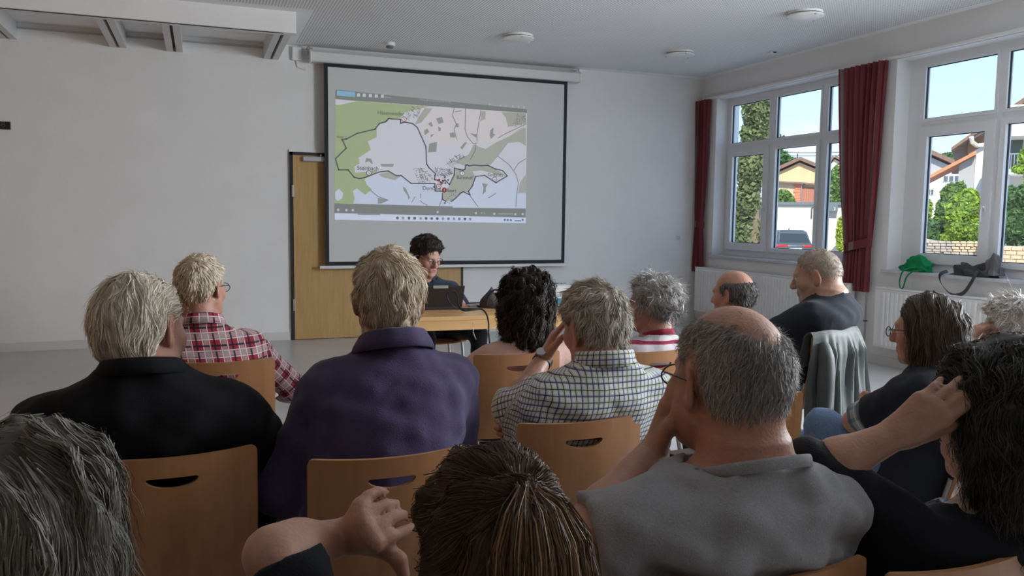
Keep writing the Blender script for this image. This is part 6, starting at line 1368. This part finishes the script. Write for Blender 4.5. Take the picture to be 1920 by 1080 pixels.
# --- 5: the speaker
PP[5] = person('person in a dark blue shirt sitting behind the laptop', loc=(1.64, 5.86), rz=math.pi, head=at(800, 481, 5.80), yaw=22, pitch=-16, hs=1.05, shirt=m_shirt5, sleeve='short', neck='shirt', wd=1.14, dp=1.08, seed=51, skin=(0.50, 0.28, 0.21), glasses=M_DARK, fine=0.0048, belly=0.02, slouch=0.01, collar=dict(m=m_shirt5, R=0.068, hgt=0.036, opening=0.9), trousers=fabric('trousers_black', (.008, .009, .013)), shirt_h=0.012,
    arm_l=dict(W=at(860, 562, 5.66), pole=(0.6, 0.5, -0.8), D=(-0.7, -0.4, -0.10), N=(0.1, 0, -1)), arm_r=dict(W=at(812, 562, 5.70), pole=(-1, 0.6, -0.6), D=(0.3, -0.6, -0.1), N=(0, 0, -1)), knees={-1: (-0.24, 0.30, 0.52), 1: (0.16, 0.34, 0.50)},
    hair=dict(th=lambda q: 0.012 + 0.016 * smooth(q[:, 2], .03, .10), flow=lambda P, t: np.stack([0.25 * np.sign(P[:, 0]), 0.6 - 1.2 * smooth(-P[:, 1], -.03, .06), -0.25 - 0.7 * smooth(.07 - P[:, 2], 0, .06)], 1), n=2600, L=(0.04, 0.08), w=0.0034, lift=0.008, mess=0.2, rise=0.12, cols=DARK, rough=0.005, zlow=[-.085, -.085, -.07, -.03, -.02, .015, .02, .045, .062, .08]))
# --- 7: curly woman in pink
PP[7] = person('person in a pink blouse seated in front of the table', 'P7', rz=0.02, head=at(987, 565, 3.45), yaw=-20, pitch=0, hs=0.97, shirt=m_pinkb, sleeve='elbow', neck='wide', wd=0.95, dp=0.98, seed=71, skin=(0.52, 0.30, 0.22), fine=0.007, slouch=0.03, shoulder_dz=0.0, arm_l=dict(pole=(-1, -.3, -.5)), arm_r=dict(pole=(1, -.3, -.5)),
    hair=dict(th=lambda q: 0.014 + 0.006 * smooth(q[:, 2], .0, .1), flow=down_flow((0.0, 0)), n=4200, L=(0.10, 0.20), seg=9, w=0.0034, lift=0.012, mess=0.15, cols=DARK, curl=(0.008, 0.045), rough=0.006, capk=0.8, ext=((-.18, .18), (-.2, .16), (-.27, .17)), zlow=[-.25, -.25, -.2, -.15, -.1, .0, .03, .06, .085, .12],
              prims=[((0, -.06, .0), (0, -.07, -.15), .09, .075, .05), ((-.06, -.03, .0), (-.055, -.04, -.16), .055, .045, .04), ((.06, -.03, .0), (.055, -.04, -.16), .055, .045, .04)]))
# --- 8: checked shirt, hand on cheek, watch
PP[8] = person('person in a blue checked shirt resting the head on one hand', 'P8', rz=0.0, neckdrop=0.045, head=at(1113, 612, 2.42), yaw=10, pitch=-6, roll=-9, hs=1.0, shirt=m_chk, sleeve={-1: 'elbow', 1: 'elbow'}, neck='shirt', wd=1.05, dp=1.06, seed=81, skin=SK1, ear=1.1, slouch=0.05, fine=0.0052, wr=0.0045, loose=0.018, collar=dict(m=m_chk, R=0.070, hgt=0.042, flare=0.010, tilt=0.15),
    arm_l=dict(E=at(962, 765, 2.42), W=at(1020, 672, 2.58), D=at(1056, 592, 2.55) - at(1020, 672, 2.58), N=(0.75, -0.35, 0.1), hand=dict(curls=(.25, .3, .35, .4), thumb=(.5, .8, .1))),
    arm_r=dict(W=at(985, 800, 2.52), pole=(1, 0.1, -0.8), D=(-0.95, -0.25, 0.05), N=(0.1, -0.9, 0.2), hand=dict(curls=(.6, .65, .7, .7))),
    hair=dict(th=lambda q: 0.007 + 0.008 * smooth(q[:, 2], .0, .09), flow=whorl((0.03, -0.075, 0.075), 0.45, 0.1), n=4800, L=(0.035, 0.065), w=0.0021, lift=0.010, mess=0.16, rise=0.12, swirl=0.35, cols=GREY, rough=0.005, hl=HL(-.095)))
# --- 9: striped shirt woman
PP[9] = person('person in a red and white striped shirt', 'P9', rz=0.10, neckdrop=0.02, head=at(1222, 572, 3.62), yaw=30, pitch=-3, hs=0.98, shirt=m_stp, sleeve='long', neck='tee', wd=0.92, dp=0.98, seed=91, skin=SK1, ear=1.1, slouch=0.03, fine=0.006, arm_l=dict(pole=(-1, -.4, -.5)), collar=dict(m=fabric('red_trim', (.33, .025, .06)), R=0.064, hgt=0.012, opening=0.0, fold=False, tilt=0.30, drop=0.0),
    hair=dict(th=lambda q: 0.005 + 0.014 * smooth(q[:, 2] - 0.5 * q[:, 1], .0, .1), flow=whorl((-0.0, -0.02, 0.12), 0.15, 0.3), n=3400, L=(0.04, 0.08), w=0.0028, lift=0.022, mess=0.35, rise=0.3, swirl=0.5, hug=0.3, curl=(0.006, 0.06), cols=[(0.20, 0.19, 0.18), (0.40, 0.39, 0.37), (0.60, 0.59, 0.57)], colfn=lambda q: 0.15 + 0.75 * smooth(q[:, 2], -.05, .05), rough=0.007))
# --- 10: grey T-shirt man
PP[10] = person('person in a grey T-shirt and glasses holding a hand to the cheek', 'P10', rz=0.0, neckdrop=0.035, head=at(1366, 712, 1.40), yaw=-2, pitch=-4, roll=0, hs=1.06, shirt=m_greyt, sleeve='half', neck='wide', wd=1.04, dp=1.08, seed=101, skin=(0.47, 0.25, 0.175), ear=1.15, slouch=0.02, fine=0.0042, shirt_h=0.009, armscale=1.1, wr=0.006, wlen=(0.05, 0.16), loose=0.018, collar=dict(m=m_greyt, R=0.092, hgt=0.008, opening=0.0, fold=False, tilt=0.42, drop=-0.020), glasses=mat('glasses_bronze', (.06, .045, .03), .35, .6), face_red=0.25, neck_r=0.064,
    arm_l=dict(E=at(1095, 1010, 1.30), W=at(1225, 850, 1.46), D=at(1252, 740, 1.47) - at(1225, 850, 1.46), N=(0.8, -0.45, 0.1), hand=dict(curls=(.25, .35, .75, .8), thumb=(.5, .8, .2))), arm_r=dict(pole=(1, -.3, -.6)),
    hair=dict(th=0.0025, flow=whorl((0.03, -0.072, 0.075), 0.45, 0.2), n=7500, L=(0.010, 0.020), seg=4, w=0.0011, lift=0.005, mess=0.25, rise=0.25, hug=0.15, cols=[(0.14, 0.125, 0.11), (0.30, 0.28, 0.26), (0.52, 0.50, 0.47)], colfn=lambda q: 0.30 + 0.5 * smooth(np.abs(q[:, 0]) + 0.4 * np.clip(-q[:, 2], 0, 1), .03, .085), rough=0.001, capk=0.85, fade=0.04, hl=HL(-.090),
              mask=lambda q: 1 - 0.92 * smooth(q[:, 2] - (0.050 + 7.0 * (q[:, 0] - .012) ** 2), 0, .045)))
# --- 11: balding man by the radiator
PP[11] = person('person in a black and white checked shirt near the radiator', 'P11', rz=0.15, head=at(1374, 552, 4.1), yaw=14, pitch=-4, hs=1.0, shirt=m_chk2, sleeve='long', neck='shirt', wd=1.0, seed=111, skin=SK1, ear=1.1, fine=0.0065, slouch=0.05, collar=dict(m=m_chk2, R=0.066, hgt=0.036),
    hair=dict(th=0.006, flow=whorl((0.0, 0.02, 0.12), 0.8), n=1800, L=(0.015, 0.035), w=0.003, lift=0.008, mess=0.2, cols=[(0.05, 0.045, 0.042), (0.10, 0.09, 0.085), (0.30, 0.29, 0.28)], rough=0.002, mask=lambda q: 1 - smooth(q[:, 2] + 0.5 * np.clip(q[:, 1], 0, 1), .045, .075)))
# --- 12: big man in navy tee, profile left
PP[12] = person('person in a navy T-shirt sitting before the wide curtain', 'P12', rz=0.42, head=at(1531, 517, 4.15), yaw=14, pitch=-12, hs=1.10, shirt=m_navy, sleeve='short', neck='tee', wd=1.18, dp=1.30, seed=121, skin=(0.46, 0.28, 0.20), ear=1.1, fine=0.0055, slouch=0.06, belly=0.05, armscale=1.25, neck_r=0.072, wr=0.003, neckdrop=0.06, pel_off=(0, 0.07), arm_l=dict(pole=(-1, -.2, -.4)), arm_r=dict(pole=(1, -.4, -.4)),
    hair=dict(th=0.002, flow=whorl((0.0, -0.06, 0.10), 0.4), n=1500, L=(0.006, 0.012), seg=3, w=0.003, lift=0.004, mess=0.2, rise=0.2, cols=[(0.28, 0.22, 0.17), (0.36, 0.30, 0.25)], rough=0.001, capk=1.0))
# --- 13: woman with brown bob and glasses, arms crossed
PP[13] = person('person in navy top and jeans sitting with arms crossed', 'P13', rz=0.45, head=at(1736, 620, 2.66), neckdrop=0.045, yaw=-2, pitch=-4, hs=0.92, shirt=m_navy, sleeve='short', neck='tee', wd=0.98, dp=1.05, seed=131, skin=SK1, glasses=M_DARK, fine=0.0055, slouch=0.04, trousers=m_denim, armscale=1.0, loose=0.02,
    arm_l=dict(E=at(1604, 790, 2.74), W=at(1690, 770, 2.90), D=(0.8, 0.4, 0.1), N=(0, 0.6, -0.6)), arm_r=dict(W=at(1640, 762, 2.86), pole=(1, 0.3, -0.8), D=at(1575, 738, 2.72) - at(1640, 762, 2.86), N=(0.55, -0.75, -0.1), hand=dict(curls=(.55, .6, .6, .6), thumb=(.15, .9, .5))), knees={-1: ('w', *at(1545, 800, 2.86)), 1: (0.10, 0.40, 0.52)},
    hair=dict(th=lambda q: 0.006 + 0.006 * smooth(q[:, 2], .0, .1), flow=down_flow((0.0, 0)), n=5200, L=(0.12, 0.24), seg=8, w=0.0024, lift=0.012, mess=0.07, swirl=0.16, hug=0.7, cols=[(0.030, 0.020, 0.013), (0.070, 0.050, 0.033), (0.16, 0.12, 0.08)], capk=0.7, rough=0.003, ext=((-.16, .16), (-.18, .16), (-.25, .17)), zlow=[-.22, -.22, -.2, -.14, -.1, .0, .03, .05, .07, .1],
              prims=[((0, -.05, .0), (0, -.055, -.14), .082, .070, .05), ((-.05, -.015, .0), (-.05, -.025, -.15), .046, .04, .04), ((.05, -.015, .0), (.05, -.025, -.15), .046, .04, .04)]))
# --- 14: dark-haired woman in black, right
PP[14] = person('person in a black top holding a hand to the face, bottom right', 'P14', rz=0.0, head=at(1868, 778, 1.48), yaw=20, pitch=-8, hs=0.98, shirt=m_blk2, sleeve={-1: 'elbow', 1: 'short'}, neck='wide', wd=1.0, dp=1.0, seed=141, skin=(0.42, 0.235, 0.16), glasses=mat('glasses_silver', (.35, .35, .36), .3, .8), fine=0.0055, slouch=0.03, loose=0.018,
    arm_l=dict(E=at(1530, 885, 1.44), W=at(1672, 818, 1.43), D=at(1772, 752, 1.41) - at(1672, 818, 1.43), N=(0.75, 0.5, 0.1), hand=dict(curls=(.22, .25, .30, .35), thumb=(.35, .9, .3))),
    hair=dict(th=lambda q: 0.016 + 0.006 * smooth(q[:, 2], .0, .1), flow=down_flow((0.0, 0)), n=6500, L=(0.14, 0.26), seg=9, w=0.0019, lift=0.012, mess=0.10, swirl=0.25, hug=0.6, curl=(0.004, 0.09), cols=[(0.016, 0.015, 0.013), (0.030, 0.028, 0.024), (0.065, 0.06, 0.052)], capk=0.8, rough=0.005, ext=((-.18, .18), (-.19, .16), (-.28, .17)), zlow=[-.25, -.25, -.22, -.16, -.12, .0, .03, .06, .085, .12],
              prims=[((0, -.055, .0), (0, -.065, -.18), .092, .082, .05), ((-.06, -.02, .0), (-.068, -.03, -.19), .055, .05, .04), ((.06, -.02, .0), (.068, -.03, -.19), .055, .05, .04)]))
# --- 15: white-haired person at the right edge
PP[15] = person('person at the right picture edge with a hand before the mouth', 'P15', rz=0.2, head=at(1900, 625, 3.05), yaw=14, pitch=-10, hs=0.98, shirt=fabric('pale_top', (.30, .27, .27)), sleeve='long', neck='tee', wd=0.92, seed=151, skin=SK2, fine=0.006, slouch=0.05,
    arm_l=dict(W=at(1803, 652, 3.05), pole=(-.6, 0.2, -0.8), D=at(1838, 605, 3.05) - at(1803, 652, 3.05), N=(0.7, -0.2, -0.5), hand=dict(curls=(.55, .5, .5, .5))),
    hair=dict(th=lambda q: 0.012 + 0.012 * smooth(q[:, 2], .0, .09), flow=whorl((0.0, -0.04, 0.12), 0.2), n=2600, L=(0.035, 0.06), w=0.003, lift=0.02, mess=0.3, rise=0.4, swirl=0.5, curl=(0.006, 0.04), cols=[(0.66, 0.62, 0.57), (0.85, 0.82, 0.78)], rough=0.006))
# --- 6: woman with half-up ponytail, gesturing
def hand6():
    """open left hand bent back towards the viewer, fingers spread to the right, thumb down"""
    W = at(652, 1005, 1.14); out = []
    F4 = [[(676, 948, 1.085), (690, 930, 1.095), (707, 921, 1.11), (722, 923, 1.125)], [(680, 973, 1.07), (700, 957, 1.085), (722, 947, 1.10), (742, 945, 1.12)], [(690, 998, 1.065), (714, 983, 1.08), (738, 970, 1.10), (757, 965, 1.12)], [(705, 1020, 1.065), (731, 1006, 1.08), (756, 997, 1.10), (778, 988, 1.115)]]
    for i, f_ in enumerate(F4): out.append((W + (at(*f_[0]) - W) * 0.08, at(*f_[0]), .0165, .0125, .014))
    for i, f_ in enumerate(F4):
        r_ = (.0085, .0095, .0098, .0095)[i]
        for j in range(3): out.append((at(*f_[j]), at(*f_[j + 1]), r_ * (1 - .07 * j), r_ * (1 - .07 * (j + 1)), .004))
    th = [at(668, 1012, 1.12), at(722, 1030, 1.09), at(748, 1050, 1.085), at(757, 1078, 1.085)]
    for j in range(3): out.append((th[j], th[j + 1], (.0175, .0125, .0115)[j], (.0130, .0115, .009)[j], .012 if j == 0 else .005))
    return out
HAND6 = hand6()
TIE = np.array([0.004, -0.098, 0.090])
def pony_flow(P, t):
    D = TIE - P; D /= np.linalg.norm(D, axis=1)[:, None] + 1e-6; low = smooth(0.02 - P[:, 2], 0, .05)[:, None]; return D * (1 - low) + np.array([0, -.2, -1.0]) * low
def tail_flow(P, t): return np.array([0, -.25 + .25 * min(1, 2 * t), -1.0])[None] + np.stack([(P[:, 0] - TIE[0]) * 3.0, 0 * P[:, 0], 0 * P[:, 0]], 1)
PP[6] = person('person in a black top raising the left hand in the foreground', loc=(0.36, 0.80), rz=0.0, head=at(915, 1030, 0.95), yaw=4, pitch=-5, hs=0.95, shirt=m_blk2, sleeve={-1: 'half', 1: 'elbow'}, neck='tee', wd=0.92, dp=0.95, seed=61, skin=(0.50, 0.27, 0.19), fine=0.0050, slouch=0.03, armscale=0.88,
    arm_l=dict(E=at(512, 1040, 1.02), W=at(650, 1005, 1.14), prims=HAND6), arm_r=dict(pole=(1, -.2, -.6)),
    hair=[dict(th=lambda q: 0.006 + 0.003 * smooth(q[:, 2], .0, .1), flow=pony_flow, n=7500, L=(0.06, 0.13), seg=7, w=0.0011, lift=0.0, mess=0.03, swirl=0.10, hug=1.0, stop=lambda P: smooth(np.linalg.norm(P - TIE, axis=1), .012, .03)[:, None], cols=[(0.040, 0.023, 0.013), (0.065, 0.038, 0.021), (0.12, 0.070, 0.038)], capk=0.8, rough=0.003, ext=((-.16, .16), (-.19, .15), (-.30, .16)), zlow=[-.25, -.25, -.2, -.15, -.1, .0, .03, .06, .085, .12],
                   prims=[((0, -.045, -.02), (0, -.05, -.22), .074, .07, .05), ((-.04, -.03, -.02), (-.045, -.04, -.22), .04, .04, .04), ((.04, -.03, -.02), (.045, -.04, -.22), .04, .04, .04)]),
          ])
# ponytail of the gesturing woman: strands falling from the tie
def ponytail():
    T = PP[6]['T']; root = PP[6]['root']; hair = [c for c in root.children if c.name.startswith('hair')][0]; r = np.random.default_rng(9); N = 4200; ns = 9
    a = r.uniform(0, 6.28, N); rad_ = 0.016 * np.sqrt(r.random(N)); P = TIE + np.stack([rad_ * np.cos(a), -0.012 + rad_ * np.sin(a) * .5, r.normal(size=N) * .006], 1); pts = [P]
    fan = r.normal(size=N) * 0.42 + 0.03; fy = r.uniform(-1, 0.35, N); L = r.uniform(.26, .36, N)
    for j in range(ns):
        t = (j + .5) / ns; k = min(1.0, t * 3.5); D = np.stack([fan * (1 - .93 * k) + .05 * np.sin(7 * t + a), -(1 - k) * (0.7 + .3 * fy) + .03 * fy, -0.25 - k + 0 * fan], 1); D /= np.linalg.norm(D, axis=1)[:, None]; P = P + D * (L / ns)[:, None]
        P[:, 1] = np.minimum(P[:, 1], -0.112 - 0.03 * (0.5 - fy) * k); pts.append(P)
    pts = np.stack(pts, 1); tg = np.gradient(pts, axis=1); tg /= np.linalg.norm(tg, axis=2)[:, :, None]; nr = np.broadcast_to(np.array([0, -1.0, 0.1]), tg.shape); sd = np.cross(tg, nr); sd /= np.linalg.norm(sd, axis=2)[:, :, None]; tw = r.normal(size=(N, 1, 1)) * .5; sd = sd * np.cos(tw) + nr * np.sin(tw)
    w = 0.0013 * r.uniform(.6, 1.3, N)[:, None, None] * (1 - .7 * np.linspace(0, 1, ns + 1) ** 3)[None, :, None] / 2; rib = np.stack([pts - sd * w, pts + sd * w], 2).reshape(-1, 3)
    b0 = (np.arange(N) * (ns + 1) * 2)[:, None] + np.arange(ns)[None, :] * 2; Q2 = np.stack([b0, b0 + 1, b0 + 3, b0 + 2], -1).reshape(-1, 4)
    C_ = np.array([(0.045, 0.025, 0.013), (0.12, 0.066, 0.032), (0.30, 0.18, 0.09)]); m_ = np.clip(r.random(N) ** 1.3 * 2, 0, 1.999); i = m_.astype(int); cs = C_[i] * (1 - (m_ - i)[:, None]) + C_[i + 1] * (m_ - i)[:, None]
    mesh_np('ponytail', T.c + T.s * (rib @ T.R.T), Q2, M_HAIR, hair, {'tint': np.repeat(cs, (ns + 1) * 2, 0)})
    ring = [T(TIE + np.array([.017 * math.cos(t), -.012, .012 * math.sin(t)])) for t in np.linspace(0, 6.28, 16, endpoint=False)]
    MB().tube(ring, .004, 6, True).build('hair_tie', M_BLACK, hair, True)
ponytail()
# wrist watch of the man in the checked shirt
def watch():
    A = PP[8]['arms'][-1]; E_, W_ = A[1], A[2]; ax = unit(W_ - E_); c = W_ - ax * 0.012; u = unit(np.cross(ax, (0, 0, 1))); w = np.cross(ax, u)
    def band(a, v): t = a * 2 * math.pi; return tuple(c + ax * (v - .5) * .022 + (u * math.cos(t) + w * math.sin(t)) * .0315)
    o = MB().sheet(band, 32, 2, .003).build('wrist_watch', mat('watch_strap', (.012, .012, .013), .5), PP[8]['root'], True)
    d = unit(-u * 0.3 + w * 0.2 + np.array([-.5, -.9, .2])); d = unit(d - ax * (d @ ax)); t1 = unit(np.cross(ax, d)); cc = c + d * .034
    vs = []; n = 20
    for h_ in (0, .008):
        for i in range(n): vs.append(cc + d * h_ + (ax * math.cos(6.2832 * i / n) + t1 * math.sin(6.2832 * i / n)) * .017)
    MB().add(vs, [tuple(range(n)), tuple(range(n, 2 * n))] + [(i, (i + 1) % n, n + (i + 1) % n, n + i) for i in range(n)]).build('watch_case', M_STEEL, o)
watch()

# plaid cuff showing below the navy sleeve of the woman with crossed arms
def cuff():
    Sp, Ep_, Wp, _ = PP[13]['arms'][-1]; ax = unit(Ep_ - Sp); L = np.linalg.norm(Ep_ - Sp); u = unit(np.cross(ax, (0.2, 0.3, 1))); w = np.cross(ax, u); vs = []; uv = []; n = 32
    for k, t in enumerate((0.62, 0.80, 0.94, 0.945, 0.93)):
        rr_ = (0.060, 0.060, 0.058, 0.052, 0.048)[k]
        for i in range(n): a = 6.28318 * i / n; q_ = rr_ + 0.0015 * math.sin(5 * a + 3 * k); vs.append(Sp + ax * L * t + (u * math.cos(a) + w * math.sin(a)) * q_); uv.append((a * 0.055, L * t))
    q = [(k * n + i, k * n + (i + 1) % n, (k + 1) * n + (i + 1) % n, (k + 1) * n + i) for k in range(4) for i in range(n)]
    mesh_np('sleeve_cuff', np.array(vs), np.array(q), m_gplaid, PP[13]['shirt'], {'weave': np.array(uv)})
cuff()
# hair clip of the white-haired person
def clip():
    T = PP[15]['T']; hair = [c for c in PP[15]['root'].children if c.name.startswith('hair')][0]
    MB().tube([T((-0.082, -0.02, 0.105)), T((-0.06, -0.05, 0.128)), T((-0.03, -0.07, 0.135))], 0.006, 8).build('hair_clip', M_CHROME, hair, True)
clip()
